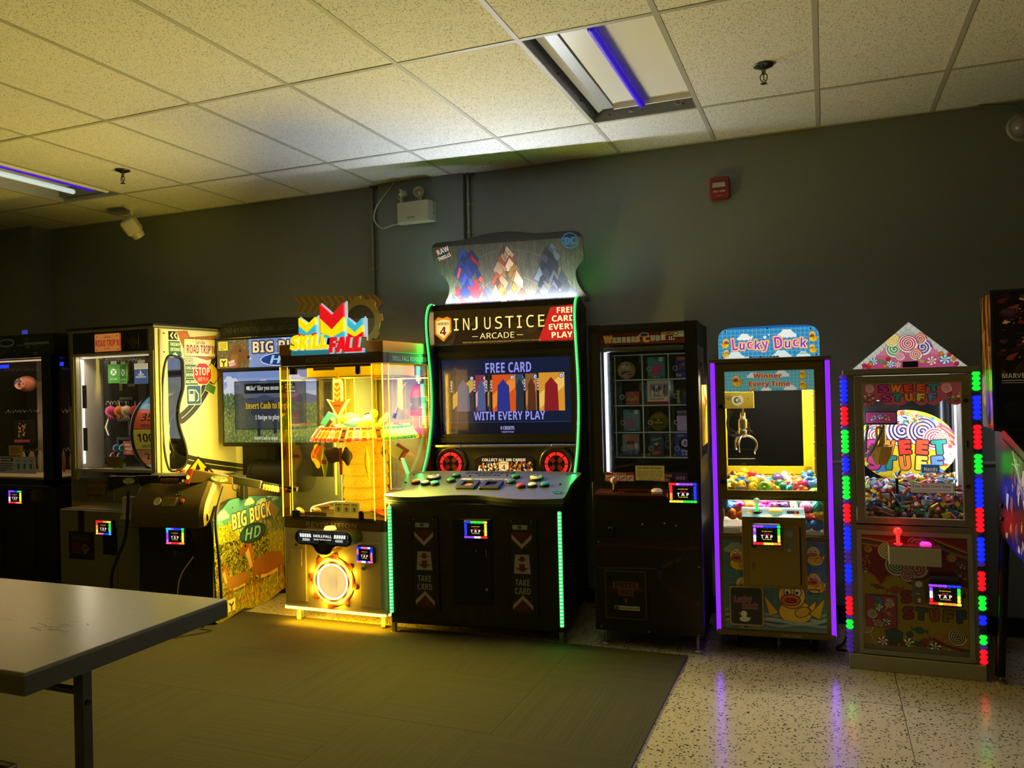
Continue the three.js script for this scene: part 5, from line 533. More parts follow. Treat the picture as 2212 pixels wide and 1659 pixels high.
  const a = Math.atan2(0.036, 0.1), tp = canvas(512, 180, (g, w, h) => { tiles(g, w, h, 22, '#6ab0c8', '#94cad6'); for (let i = 0; i < 5; i++) cloud(g, rr(20, 490), rr(130, 180), 16); duck(g, 60, 70, 44, 1); duck(g, 450, 120, 36, -1); duck(g, 210, 150, 30, 1); disc(g, 124, 86, 42, '#1c3038'); });
  plate(c, 'top_print', 0.31, 0.103, PRINT(tp, 0.12, 0.3), 0.002, 0.7715, 0.051, [-PI / 2 + a, 0, 0], 0.002);
  const j = new THREE.Group(); j.name = 'joystick'; j.position.set(-0.08, 0.774, 0.05); t.add(j); add(j, 'knob', new THREE.SphereGeometry(0.017, 20, 14), M('#dfe8dc', 0.15, 0, { transmission: 0.5, emissive: '#9adf9a', emissiveIntensity: 0.25 }), [0, 0.056, 0]); add(j, 'stem', cy(0.008, 0.04, 14), E('#2cff5a', 1.1), [0, 0.022, 0]); add(j, 'base', cy(0.024, 0.005, 22, 0.02), BLACK);
  const pb = new THREE.Group(); pb.name = 'push_button'; pb.position.set(0.013, 0.776, 0.05); t.add(pb); add(pb, 'skirt', lathe([[0.034, 0], [0.034, 0.006], [0.026, 0.012]], 28), E('#e8d23a', 0.35)); add(pb, 'cap', lathe([[0.026, 0.012], [0.024, 0.018], [0, 0.02]], 28), E('#ffe9b8', 0.9));
  plate(t, 'digit_display', 0.06, 0.022, PRINT(canvas(96, 36, (g) => { fill(g, '#2a0608'); text(g, '0', 66, 19, 30, '#ff2a3a'); }), 0.9, 0.2), 0.1, 0.7735, 0.052, [-PI / 2 + a, 0, 0], 0.004);
  const cd = add(t, 'coin_door', bx(0.244, 0.306, 0.006, 0.002), M('#84701c', 0.42, 0.2), [0.003, 0.556, 0.104]); add(cd, 'gap', bx(0.012, 0.3, 0.003), BLACK, [0.124, 0, 0.0]); add(cd, 'lock', cy(0.012, 0.012, 20).rotateX(PI / 2), M('#3a3418', 0.35, 0.5), [-0.104, 0.05, 0.004]); add(cd, 'handle', frame(0.01, 0.03, 0.002, 0.003), BLACK, [-0.108, -0.056, 0.003]);
  const mech = new THREE.Group(); mech.name = 'coin_mechanism'; mech.position.set(0.076, 0.637, 0.108); t.add(mech); add(mech, 'face_plate', bx(0.064, 0.12, 0.006, 0.003), M('#85806a', 0.35, 0.7)); add(mech, 'coin_entry', mg(cy(0.017, 0.006, 24).rotateX(PI / 2), b(0.003, 0.03, 0.003, 0, 0, 0.004)), STEEL, [0, 0.034, 0.004]); add(mech, 'return_lever', mg(b(0.014, 0.02, 0.01, -0.004, -0.05, 0.004), b(0.003, 0.03, 0.004, 0, -0.03, 0.003)), CHROME);
  cardReader(t, -0.036, 0.668, 0.128, 0.136, 0.103, 'vvvbbbbgggyyooyyyrrrwwvm');
  // lower print, prize door
  const lp = canvas(768, 700, (g, w, h) => { tiles(g, w, h, 48, '#3f7480', '#66959c'); cloud(g, 90, 60, 40, '#9ab0a8'); cloud(g, 680, 330, 46, '#a9b8b4'); cloud(g, 500, 250, 60, '#a9b8b4'); duck(g, 110, 120, 90, 1, 1); duck(g, 130, 340, 80, -1); duck(g, 690, 80, 80, 1); duck(g, 690, 290, 84, 1, 1);
    for (let i = 0; i < 7; i++) curve(g, [[0, 560 + i * 20], [200, 480 + i * 26], [330, 640 + i * 14], [480, 570 + i * 22], [600, 520 + i * 24], [700, 600 + i * 18], [768, 560 + i * 22]], ['#8aa4b0', '#51707e', '#a8b8ba', '#3c5a6c', '#93a6aa', '#5c7a84', '#6f8a92'][i], 24); duck(g, 530, 420, 170, 1, 1); poly(g, [[300, 420], [410, 560], [340, 590]], '#dcb42e', '#6a4a10', 5); poly(g, [[760, 430], [640, 560], [720, 600]], '#dcb42e', '#6a4a10', 5); curve(g, [[230, 640], [380, 560], [520, 700], [768, 600]], '#a8b8ba', 26); });
  plate(t, 'lower_print', 0.512, 0.474, PRINT(lp, 0, 0.4), 0, 0.374, 0.001, [0, 0, 0], 0.002);
  const pd = add(t, 'prize_door', mg(bx(0.166, 0.2, 0.008, 0.004)), M('#131313', 0.2), [-0.145, 0.262, 0.006]); add(pd, 'door_frame', ext(hole(rrect(0.174, 0.208, 0.018), rrect(0.162, 0.196, 0.014)), 0.006, 0.001), M('#9a8a4a', 0.3, 0.6)); plate(pd, 'door_print', 0.15, 0.18, PRINT(canvas(256, 300, (g) => { fill(g, '#131413'); for (const [s, x, y, w] of [['Lucky', 96, 90, 160], ['Duck', 160, 150, 140]]) { text(g, s, x, y, 74, '#6a2a4a', { w, stroke: '#a88a9a', sw: 7, rot: -0.05 }); text(g, s, x, y, 74, '#8a2f5c', { w, rot: -0.05 }); } disc(g, 110, 268, 46, '#e6e4e0', null, 0, 24); disc(g, 104, 222, 28, '#eceae6'); poly(g, [[82, 216], [58, 208], [66, 232]], '#e0622a'); disc(g, 96, 216, 4, '#111'); poly(g, [[140, 262], [168, 246], [152, 278]], '#dedbd6'); }), 0, 0.3), 0, 0, 0.0035); 
  plate(t, 'warning_sticker', 0.1, 0.02, PRINT(canvas(200, 40, (g) => { fill(g, '#8a9a94'); fill(g, '#222', 40, 12, 40, 16); lines(g, 100, 8, 90, 4, 8, '#333', 2); })), -0.13, 0.148, 0.002); plate(t, 'warning_sticker', 0.1, 0.014, PRINT(canvas(200, 28, (g) => { fill(g, '#8f7d34'); poly(g, [[90, 4], [98, 16], [82, 16]], '#1a1608'); lines(g, 10, 18, 180, 2, 6, '#4a4018', 2); })), 0.08, 0.114, 0.012);
  add(t, 'coin_return', frame(0.05, 0.022, 0.003, 0.004), BLACK, [0.2, 0.352, 0.002]);
  return t;
}
duckMachine();
{ // rubber toys in its bin
  const R = THREE.MathUtils.degToRad(5.6), O = [-0.279, -4.439], c = Math.cos(R), s = Math.sin(R), sp = (r, x, y, z, sx = 1, sy = 1, sz = 1, n = 12) => at(new THREE.SphereGeometry(r, n, 8).scale(sx, sy, sz), x, y, z);
  const duckG = mg(sp(0.03, 0, 0, 0, 1, 0.78, 1.2), sp(0.021, 0, 0.031, 0.014), at(new THREE.ConeGeometry(0.009, 0.016, 10), 0, 0.03, 0.038, PI / 2, 0, 0), sp(0.012, 0, 0.012, -0.034, 0.9, 0.7, 1.2), sp(0.016, 0.024, 0.004, -0.004, 0.5, 0.8, 1.2), sp(0.016, -0.024, 0.004, -0.004, 0.5, 0.8, 1.2));
  const turtle = mg(sp(0.033, 0, 0, 0, 1, 0.6, 1.1), sp(0.014, 0, 0.004, 0.042), sp(0.011, 0.028, -0.008, 0.02), sp(0.011, -0.028, -0.008, 0.02), sp(0.011, 0.026, -0.008, -0.022), sp(0.011, -0.026, -0.008, -0.022)), ball = mg(sp(0.032, 0, 0, 0, 1, 1, 1, 18), at(new THREE.TorusGeometry(0.0325, 0.0016, 6, 26), 0, 0, 0, 0.5, 0.3, 0)), shell = mg(at(new THREE.TorusGeometry(0.024, 0.014, 10, 20)), at(new THREE.SphereGeometry(0.016, 12, 8)));
  const cols = [['red', '#c81e26'], ['pink', '#d8629a'], ['magenta', '#b8328c'], ['orange', '#e87a1a'], ['yellow', '#e8c61c'], ['green', '#7cb82c'], ['dark green', '#2c6a34'], ['pale green', '#a8cf8a'], ['teal', '#2a9a8a'], ['blue', '#3a7ac0'], ['light pink', '#e8a0b0'], ['white', '#e2ded2'], ['purple', '#5a3a8a'], ['brown', '#5a3a24']], kinds = [['rubber_duck', 'rubber duck', duckG], ['rubber_turtle', 'rubber turtle', turtle], ['rubber_ball', 'rubber ball', ball], ['rubber_shell', 'rubber ring toy', shell]], protos = {};
  const placeToy = (u, y, d, where) => {
    const [cn, col] = pick(cols), [nm, kd, g] = kinds[[0, 0, 0, 1, 2, 3][Math.floor(rnd() * 6)]], k = nm + cn + where; let o;
    if (protos[k]) { o = protos[k].clone(); o.name = numbered(nm); scene.add(o); } else { o = protos[k] = add(scene, nm, g, M(col, 0.3)); tag(o, `${cn} ${kd} ${where}`, 'bath toy', `${cn} ${kd}s ${where}`); }
    o.position.set(O[0] + u * c + d * s, y, O[1] - u * s + d * c); o.rotation.set(rr(-0.9, 0.9), rnd() * 6.3, rr(-0.9, 0.9));
  };
  const lo = 'in the lower window of the duck claw machine', hi = 'heaped behind the door of the duck claw machine';
  for (let row = 0; row < 3; row++) for (let i = 0; i < 9; i++) { const u = -0.225 + i * 0.0565 + (row % 2) * 0.02; if (row < 2 && Math.abs(u) < 0.13 && i % 3) continue; if (row === 0 && u < -0.16) continue; placeToy(Math.min(u, 0.232), 0.69 + row * 0.05, -0.052 - rr(0, 0.012), lo); }
  for (let j = 0; j < 5; j++) for (let i = 0; i < 8; i++) { const u = -0.215 + i * 0.06 + (j % 2) * 0.02, d = -0.07 - j * 0.075; if (u < -0.06 && d > -0.2 && d < -0.1) continue; placeToy(u, 0.86 + rr(0, 0.03) + j * 0.006, d, hi); }
  for (let j = 1; j < 4; j++) for (let i = 0; i < 8; i++) if (!(j > 2)) placeToy(-0.215 + i * 0.06, 0.8, -0.06 - j * 0.06, lo);
}

// ───────── sweets claw machine with stacks of coloured light beads ─────────
function sweetMachine() {
  const t = thing('claw_machine', 'grey sweets claw machine with a pointed pink header and red, green and blue light beads', 'arcade machine', [0.381, 0, -4.379], THREE.MathUtils.degToRad(-0.6));
  const GY = M('#77746e', 0.42, 0.2), GL = M('#8d8a84', 0.45, 0.1), D = 0.58, b = (w, h, d, x, y, z, r) => at(bx(w, h, d, r ?? 0), x, y, z);
  add(t, 'plinth', bx(0.606, 0.074, D + 0.02, 0.003), M('#9a9890', 0.55), [0, 0.037, -D / 2 + 0.01]);
  add(t, 'cabinet', mg(b(0.57, 0.65, D, 0, 0.4, -D / 2, 0.003), b(0.03, 0.78, 0.03, -0.266, 1.11, -0.02), b(0.03, 0.78, 0.03, 0.266, 1.11, -0.02), b(0.03, 0.78, 0.03, -0.266, 1.11, -D + 0.02), b(0.03, 0.78, 0.03, 0.266, 1.11, -D + 0.02), b(0.006, 0.76, D - 0.04, -0.28, 1.11, -D / 2), b(0.57, 0.03, D, 0, 1.492, -D / 2)), GY);
  add(t, 'top_cap', bx(0.606, 0.028, D + 0.01, 0.004), GY, [0.004, 1.497, -D / 2 + 0.004]); add(t, 'side_glass', bx(0.004, 0.7, D - 0.1), GLASS, [0.28, 1.11, -D / 2]); add(t, 'inner_back', bx(0.54, 0.76, 0.008), M('#2a2c2e', 0.08, 0.9), [0, 1.11, -D + 0.02]);
  const dr = new THREE.Group(); dr.name = 'front_door'; dr.position.set(0.01, 1.105, 0); t.add(dr);
  add(dr, 'door_frame', ext(hole(rrect(0.512, 0.735, 0.004), rrect(0.436, 0.668, 0.003, -0.219, -0.338)), 0.014, 0.002), GY, [0, 0, -0.006]); add(dr, 'window', bx(0.44, 0.672, 0.004), GLASS, [-0.001, -0.004, -0.003]); add(dr, 'window_bead', at(frame(0.442, 0.674, 0.004, 0.003), -0.001, -0.004, 0.009), M('#b8b6b0', 0.3, 0.5));
  for (const y of [0.24, 0.03, -0.175]) add(dr, 'lock', y === 0.03 ? mg(bx(0.014, 0.034, 0.012, 0.004)) : mg(cy(0.01, 0.012, 18).rotateX(PI / 2)), BLACK, [0.236, y, 0.012]);
  const bn = canvas(768, 200, (g, w, h) => { fill(g, '#b8566a'); g.clearRect(0, 128, w, 80); const p = [[0, 120]]; for (let i = 0; i <= 60; i++) p.push([i * 12.8, 148 + 36 * Math.sin(i * 0.31 + 0.6) * (i % 20 < 12 ? 1 : 0.5)]); poly(g, [[0, 0], ...p, [768, 120], [768, 0]], '#bb5a6e'); bubble(g, 'SWEET', 366, 42, 76, ['#c23a8a', '#e88a2a', '#dc4a2c', '#e0602c', '#2a9a8a'], 490); bubble(g, 'STUFF', 370, 118, 76, ['#c23a8a', '#2a9a8a', '#e88a3a', '#d8c84a', '#6a8ac8'], 450); swirl(g, 60, 38, 38, '#c86a6a', '#e8d0c0'); swirl(g, 664, 44, 42, '#c84a4a', '#f0dcd0'); for (let i = 0; i < 16; i++) { disc(g, rr(10, 90), rr(90, 168), rr(8, 15), pick(['#c84a3a', '#d8b03a', '#7a3a8a', '#5a9a5a', '#e8c8b0']), '#5a2030', 2); disc(g, rr(670, 758), rr(80, 168), rr(8, 16), pick(['#c83a3a', '#d8a04a', '#7a3a8a', '#5a9a5a', '#e8c8b0']), '#5a2030', 2); } });
  const bm = new THREE.MeshStandardMaterial({ map: bn, transparent: true, alphaTest: 0.5, roughness: 0.35, emissive: '#ffffff', emissiveMap: bn, emissiveIntensity: 0.08 }); plate(dr, 'banner_print', 0.436, 0.122, bm, -0.001, 0.27, 0.0002, [0, 0, 0], 0.001);
  plate(dr, 'win_sign', 0.19, 0.05, PRINT(canvas(384, 104, (g) => { fill(g, '#d6d4d8'); rrc(g, 3, 3, 378, 98, 2, null, '#4a4a6a', 4); text(g, 'You', 52, 34, 44, '#2a3a78', { w: 74, fam: 'serif' }); text(g, 'WIN', 136, 34, 44, '#b8201c', { w: 72 }); text(g, 'Every Time', 270, 34, 44, '#2a3a78', { w: 180, fam: 'serif' }); lines(g, 18, 66, 350, 3, 10, '#4a4a5a', 3); }), 0.08), 0.082, -0.187, 0.001);
  // header
  const tri = shp([[-0.254, 0], [0.256, 0], [0.006, 0.224]]), tp = canvas(1024, 448, (g, w, h) => { const cs = ['#7fc6b8', '#a9cfc0', '#d0c0c0', '#dda0b4', '#d880a0', '#d06894', '#c85088']; cs.forEach((c, i) => fill(g, c, 0, i * 64, w, 64)); for (let i = 0; i <= 15; i++) for (const s of [-1, 1]) { const u = i / 15, x = 512 + s * u * 500, y = 10 + u * 438; disc(g, x - s * 14, y + 6, 34, '#e6ced8', '#8a6a8a', 3); disc(g, x - s * 14, y + 6, 23, '#a8cfd8'); disc(g, x - s * 14, y + 6, 13, '#e8dca8'); }
    swirl(g, 390, 260, 84, '#3a9a5a', '#f0f0e0'); swirl(g, 372, 168, 70, '#e0c83a', '#f8f0d0'); swirl(g, 640, 250, 84, '#5a3a9a', '#f0ecf0'); swirl(g, 620, 168, 60, '#b8342c', '#f4e4e0'); swirl(g, 512, 210, 92, '#b82c50', '#fbf2ee', 4); swirl(g, 580, 318, 58, '#cc4a3a', '#f8ece8'); swirl(g, 440, 330, 44, '#c23a5a', '#f8ece8');
    mint(g, 200, 376, 36, '#3a8ab8'); mint(g, 350, 404, 36, '#3a8ab8'); mint(g, 416, 414, 30, '#c8506a'); mint(g, 716, 386, 44, '#c8506a'); mint(g, 830, 376, 46, '#3a8ab8'); wrapped(g, 270, 376, 24, '#5a9a5a', 0.3); wrapped(g, 630, 386, 26, '#c8a05a', 0.4); for (const [x, y] of [[110, 412], [150, 428], [170, 400], [870, 330], [910, 370], [800, 320], [930, 420], [330, 356], [300, 424]]) disc(g, x, y, 20, pick(['#c82a2a', '#d8862a', '#b82a4a']), '#4a1420', 3); rrc(g, 456, 384, 140, 60, 4, '#23211f'); rrc(g, 474, 400, 30, 22, 4, '#0c0c0c'); fill(g, '#3c3a38', 516, 400, 66, 22); });
  add(t, 'header_sign', fit(ext(tri, 0.05, 0.002)), PRINT(tp, 0.55, 0.4), [0.005, 1.512, -0.08]); rectLight(t, '#ffd0e0', 0.25 * L.screen, 0.25, 0.1, [0.01, 1.59, -0.02], [0, PI, 0]); add(t, 'counter_box', bx(0.07, 0.028, 0.012, 0.003), M('#1c1b1a', 0.4), [0.013, 1.53, -0.022]);
  // bead strips
  const bead = new THREE.SphereGeometry(1, 16, 10).scale(0.0185, 0.0125, 0.014), beadM = Object.fromEntries([['g', '#14ff3a', 1.0], ['b', '#1428ff', 1.1], ['r', '#ff1424', 1.0], ['v', '#5a34b8', 0.3], ['n', '#2a2640', 0.06]].map(([k, c, e]) => [k, E(c, e)]));
  const strips = { l: 'vbbbbbvvrrrrrvgggggvvbbbvvgggggvrrrrrvbbbbbbvvvvbbbbbvvvrrrrrvgggvvvvvv', r: 'ggggnbbbbbbbnrrrrrrngggggvbbbbbbbnrrrrrrnbbbbbbvnrrrrrnggggnbbbnngggvrrrr' };
  for (const [k, x] of [['l', -0.296], ['r', 0.294]]) { add(t, 'bead_rail', bx(0.03, 1.4, 0.014), M('#3c3a42', 0.4), [x, 0.78, -0.02]); const n = 60, s = strips[k]; for (let i = 0; i < n; i++) { const ch = s[Math.floor(i * s.length / n)]; add(t, 'light_bead', bead, beadM[ch], [x, 1.474 - i * 0.0235, -0.004]); }
    const groups = k === 'l' ? [[1.4, '#2030ff'], [1.2, '#ff2030'], [1.04, '#20ff40'], [0.86, '#20ff40'], [0.68, '#2030ff'], [0.46, '#2030ff'], [0.34, '#ff2030'], [0.24, '#20ff40']] : [[1.44, '#20ff40'], [1.34, '#2030ff'], [1.18, '#ff2030'], [1.05, '#20ff40'], [0.92, '#2030ff'], [0.76, '#ff2030'], [0.6, '#2030ff'], [0.48, '#ff2030'], [0.36, '#20ff40'], [0.16, '#ff2030']]; for (const [y, c] of groups) { rectLight(t, c, 1.6, 0.03, 0.1, [x + Math.sign(x) * 0.02, y, -0.004], [0, -Math.sign(x) * PI / 2, 0]); rectLight(t, c, 1.6, 0.03, 0.1, [x, y, 0.014], [0, PI, 0]); } }
  // lower front
  add(t, 'panel_frame', at(frame(0.512, 0.62, 0.022, 0.01, 0.003), 0.002, 0.39, 0), GL);
  const lp = canvas(768, 880, (g, w, h) => { fill(g, '#8c7a18'); poly(g, [[0, 0], [768, 0], [768, 380], [720, 372], [640, 330], [480, 320], [360, 380], [250, 300], [190, 330], [150, 390], [110, 330], [60, 300], [0, 300]], '#6a1420'); curve(g, [[0, 300], [60, 290], [100, 310], [130, 370], [150, 430], [180, 340], [250, 310]], '#9a3040', 10); for (let i = 0; i < 7; i++) { curve(g, [[0, 10 + i * 14], [120, i * 20], [200, 60 + i * 12], [260, 20 + i * 10]], ['#8a2a20', '#a88a2a', '#4a2a4a', '#2a5a3a', '#a8702a', '#7a2030', '#3a3a6a'][i], 12); curve(g, [[520, i * 8], [600, 20 + i * 16], [680, 60 + i * 16], [768, 90 + i * 14]], ['#8a2a20', '#a88a2a', '#4a2a4a', '#2a5a3a', '#a8702a', '#7a2030', '#3a3a6a'][i], 12); }
    swirl(g, 200, 120, 70, '#8a8a70', '#c0bfa0'); swirl(g, 270, 230, 90, '#1f4a2c', '#b8b4a0', 4); swirl(g, 420, 70, 80, '#7a3040', '#b8a09a'); swirl(g, 420, 250, 76, '#8a2420', '#b8aca0'); swirl(g, 350, 300, 60, '#7a2a3a', '#b8aca0'); swirl(g, 60, 110, 30, '#5a3a20', '#b8a050', 2); swirl(g, 660, 150, 34, '#7a6a1a', '#b8a050', 2); for (let i = 0; i < 26; i++) { disc(g, rr(6, 70), rr(160, 300), rr(7, 14), pick(['#7a2a24', '#8a7a5a', '#5a7a4a', '#9a9a80', '#a05a2a']), '#2a1010', 2); disc(g, rr(690, 762), rr(170, 320), rr(7, 14), pick(['#7a2a24', '#8a7a5a', '#3a6a6a', '#9a9a80', '#a05a2a']), '#2a1010', 2); }
    bubble(g, 'SWEET', 520, 480, 120, ['#7a2030', '#8a5a20', '#8a2a20', '#8a3020', '#2a5048'], 470); bubble(g, 'STUFF', 530, 610, 120, ['#7a2030', '#2a5048', '#8a4a1c', '#6a6420', '#2a4468'], 470); wrapped(g, 120, 412, 26, '#6a2a20', 0.25); wrapped(g, 250, 430, 38, '#8a3a24', -0.15); wrapped(g, 420, 740, 34, '#2a5a4a', 0.1); wrapped(g, 560, 780, 36, '#a06a24', -0.2); wrapped(g, 450, 830, 34, '#8a2a24', -0.6); swirl(g, 690, 770, 68, '#2a2620', '#c0b89a', 4); ray(g, [[660, 840], [620, 880]], '#b8a888', 8); swirl(g, 30, 740, 60, '#7a5a2a', '#b8a878'); ray(g, [[60, 790], [100, 880]], '#b8a888', 7); poly(g, [[170, 760], [240, 740], [300, 770], [290, 840], [230, 870], [180, 830]], '#2a4a54', '#14201c', 5); disc(g, 350, 780, 24, '#2c5058', '#14201c', 4); for (const [x, y, r] of [[150, 850, 40], [340, 850, 44], [530, 864, 42]]) mint(g, x, y, r, ['#6a2420', '#2a5a3a', '#22302c'][x % 3]); for (let i = 0; i < 10; i++) disc(g, rr(190, 480), rr(840, 878), 18, pick(['#7a2420', '#3a4a6a', '#9a7a3a', '#5a2a4a']), '#201010', 3); curve(g, [[520, 800], [580, 850], [680, 860], [768, 876]], '#6a1c1c', 24); });
  plate(t, 'lower_print', 0.472, 0.545, PRINT(lp, 0, 0.45), -0.002, 0.402, 0.004);
  const k = new THREE.Group(); k.name = 'console'; k.position.set(0, 0.6, 0); t.add(k); add(k, 'box', bx(0.228, 0.088, 0.12, 0.004), M('#a09d92', 0.5), [0, 0.0, 0.062]); add(k, 'top_plate', bx(0.222, 0.004, 0.114), M('#7a1c30', 0.2), [0, 0.046, 0.062]);
  const j = new THREE.Group(); j.name = 'joystick'; j.position.set(-0.068, 0.648, 0.06); t.add(j); add(j, 'knob', new THREE.SphereGeometry(0.019, 20, 14), M('#ff8a8a', 0.2, 0, { transmission: 0.3, emissive: '#ff2030', emissiveIntensity: 0.55 }), [0, 0.062, 0]); add(j, 'stem', cy(0.009, 0.045, 14), E('#ff3a3a', 0.9), [0, 0.024, 0]); add(j, 'base', lathe([[0, 0.006], [0.018, 0.004], [0.022, 0]], 20), E('#ff2a3a', 0.5));
  const pl = new THREE.PointLight('#ff2030', 0.02); pl.position.set(-0.068, 0.712, 0.06); pl.castShadow = true; t.add(pl);
  add(t, 'push_button', lathe([[0, 0.016], [0.02, 0.014], [0.026, 0.006], [0.026, 0]], 24), E('#ff3ad0', 0.9), [0.052, 0.648, 0.06]);
  const mech = new THREE.Group(); mech.name = 'coin_mechanism'; mech.position.set(0.022, 0.41, 0.006); t.add(mech); add(mech, 'face_plate', bx(0.062, 0.116, 0.008, 0.003), M('#6a6458', 0.4, 0.6)); add(mech, 'coin_entry', mg(cy(0.016, 0.006, 22).rotateX(PI / 2), b(0.003, 0.028, 0.003, 0, 0, 0.004)), CHROME, [0, 0.036, 0.005]); add(mech, 'return_lever', b(0.012, 0.02, 0.01, 0, -0.044, 0.004), CHROME); add(mech, 'reject_slot', b(0.02, 0.004, 0.004, -0.006, -0.012, 0.004), CHROME);
  cardReader(t, 0.129, 0.413, 0.05, 0.135, 0.1, 'vvvvbbbggyyyoooyrrrwwv'); plate(t, 'reader_bracket', 0.12, 0.15, M('#4a4468', 0.5), 0.13, 0.42, 0.02, [0, 0, 0], 0.03);
  const pd = add(t, 'prize_door', bx(0.142, 0.162, 0.008, 0.004), M('#6a2438', 0.4), [-0.149, 0.298, 0.009]); plate(pd, 'door_print', 0.134, 0.154, PRINT(canvas(256, 290, (g) => { fill(g, '#8a2a4a'); swirl(g, 200, 60, 44, '#6a2a3a', '#cfc4b8'); ray(g, [[180, 100], [150, 150]], '#cfc4b8', 6); swirl(g, 50, 170, 46, '#4a5a4a', '#b8b8a0'); poly(g, [[60, 20], [110, 0], [150, 30], [140, 70], [90, 90], [70, 60]], '#3a6a84', '#1c2c34', 4); mint(g, 110, 110, 34, '#4a7a4a'); mint(g, 170, 240, 36, '#333'); swirl(g, 100, 262, 40, '#3a2a20', '#c8b8a0'); wrapped(g, 190, 160, 22, '#b86a4a', 0.6); wrapped(g, 80, 80, 18, '#6a8a4a', 1.2); for (let i = 0; i < 9; i++) disc(g, rr(30, 230), rr(20, 260), 13, pick(['#a8a04a', '#8a3a2a', '#4a6a8a', '#5a3a5a']), '#2a1420', 3); }), 0, 0.4), 0, 0, 0.0035);
  // interior: lamps, bins, board, crane
  add(t, 'lamp_bar', mg(b(0.012, 0.6, 0.012, 0.24, 1.13, -0.3), b(0.012, 0.6, 0.012, -0.262, 1.13, -0.05)), E('#f4f8ff', 1.4)); rectLight(t, '#f2f6ff', L.sweet, 0.014, 0.6, [0.23, 1.13, -0.3], [0, PI / 2 - 0.4, 0]); rectLight(t, '#f2f6ff', L.sweet, 0.014, 0.6, [-0.254, 1.13, -0.05], [0, -PI / 2 + 0.7, 0]); add(t, 'lamp_channel', mg(b(0.03, 0.66, 0.02, 0.256, 1.13, -0.3), b(0.02, 0.66, 0.1, 0.262, 1.13, -0.4)), M('#cfcfcf', 0.3, 0.4));
  add(t, 'lamp_panel', bx(0.4, 0.008, 0.2), E('#f4f8ff', 1.0), [0, 1.472, -0.26]); rectLight(t, '#f2f6ff', L.sweet * 0.8, 0.4, 0.2, [0, 1.465, -0.26], [-PI / 2, 0, 0]);
  add(t, 'bin_floor', bx(0.54, 0.01, D - 0.04), M('#a8a8a4', 0.5), [0, 0.735, -D / 2]); add(t, 'bin_divider', mg(b(0.004, 0.2, 0.3, -0.058, 0.85, -0.16), b(0.19, 0.19, 0.004, -0.16, 0.85, -0.31)), M('#eef4f4', 0.04, 0, { transmission: 1, ior: 1.25 })); add(t, 'divider_edge', mg(b(0.005, 0.004, 0.3, -0.058, 0.952, -0.16)), M('#c8d4d4', 0.2)); add(t, 'latch', bx(0.014, 0.075, 0.014, 0.003), BLACK, [-0.062, 0.925, -0.012]);
  const ov = canvas(1024, 768, (g, w, h) => { fill(g, '#e0c81c'); const cs = ['#7a3a9a', '#c83a3a', '#e8a02a', '#5a2a7a', '#d85a3a', '#e8d05a']; for (let i = 0; i < 12; i++) { g.beginPath(); g.moveTo(380 + i * 12, 0); g.quadraticCurveTo(780 + i * 6, 60 + i * 8, 1024, 260 + i * 24); g.strokeStyle = cs[i % 6]; g.lineWidth = 18; g.stroke(); } for (const [x, y, r, c] of [[210, 280, 130, '#a8323c'], [300, 300, 110, '#3a2258'], [480, 220, 170, '#3a2258'], [680, 230, 160, '#3a2258'], [800, 310, 120, '#a8323c'], [880, 330, 90, '#b8602a'], [930, 470, 110, '#c8c0a0']]) swirl(g, x, y, r, c, '#f2ecea', 4); for (let i = 0; i < 60; i++) { const a = rnd() * 6.3, r = rr(0.82, 0.98); disc(g, 512 + 500 * r * Math.cos(a), 384 + 370 * r * Math.sin(a), rr(8, 22), pick(['#3a7ac0', '#c83a2a', '#5a9a4a', '#e8dcc0', '#d8862a']), '#3a2a1a', 2); } for (let i = 0; i < 16; i++) wrapped(g, 420 + i * 18, 120 + rr(-30, 40), 14, pick(['#3a7ac0', '#c83a2a', '#5a9a4a', '#e0a02a']), rnd() * 3); mint(g, 470, 100, 30, '#3a8ab8'); mint(g, 130, 650, 30, '#b83a4a'); mint(g, 560, 90, 28, '#3a8a5a'); disc(g, 270, 630, 70, '#3a7ab0', null, 0, 40); disc(g, 820, 660, 70, '#3a7ab0', null, 0, 40); bubble(g, 'SWEET', 500, 400, 190, ['#c0328a', '#e88a2a', '#d83a26', '#e0522a', '#1f8a78'], 860); bubble(g, 'STUFF', 500, 570, 190, ['#c0327a', '#1f8a78', '#e8862a', '#e0d44a', '#5a84cc'], 800); });
  const os = new THREE.Shape(); os.absellipse(0, 0, 0.245, 0.192, 0, 2 * PI); add(t, 'back_board', fit(ext(os, 0.008, 0.001, 40)), PRINT(ov, 0.06, 0.4), [0.01, 1.095, -0.4]);
  const c = new THREE.Group(); c.name = 'crane'; c.position.set(-0.122, 1.26, -0.18); t.add(c); add(c, 'carriage', bx(0.155, 0.075, 0.12, 0.004), M('#15120f', 0.4)); add(c, 'cover', ext(shp([[-0.09, 0], [0.08, 0], [0.08, 0.06], [0.05, 0.07], [0.02, 0.05], [-0.02, 0.05], [-0.06, 0.07], [-0.09, 0.05]]), 0.14, 0.002), M('#0f0d0c', 0.5), [0, 0.035, -0.07]);
  plate(c, 'carriage_print', 0.138, 0.052, PRINT(canvas(256, 96, (g) => { fill(g, '#7a1c4a'); for (let i = 0; i < 26; i++) disc(g, 128 + rr(-80, 80), 48 + rr(-24, 24), rr(5, 12), pick(['#3a7ab0', '#c84a3a', '#5a9a4a', '#e0d8c0', '#d8a02a', '#b83a7a']), '#2a0a1a', 2); rrc(g, 4, 4, 248, 88, 4, null, '#a84a7a', 4); })), 0, 0, 0.061);
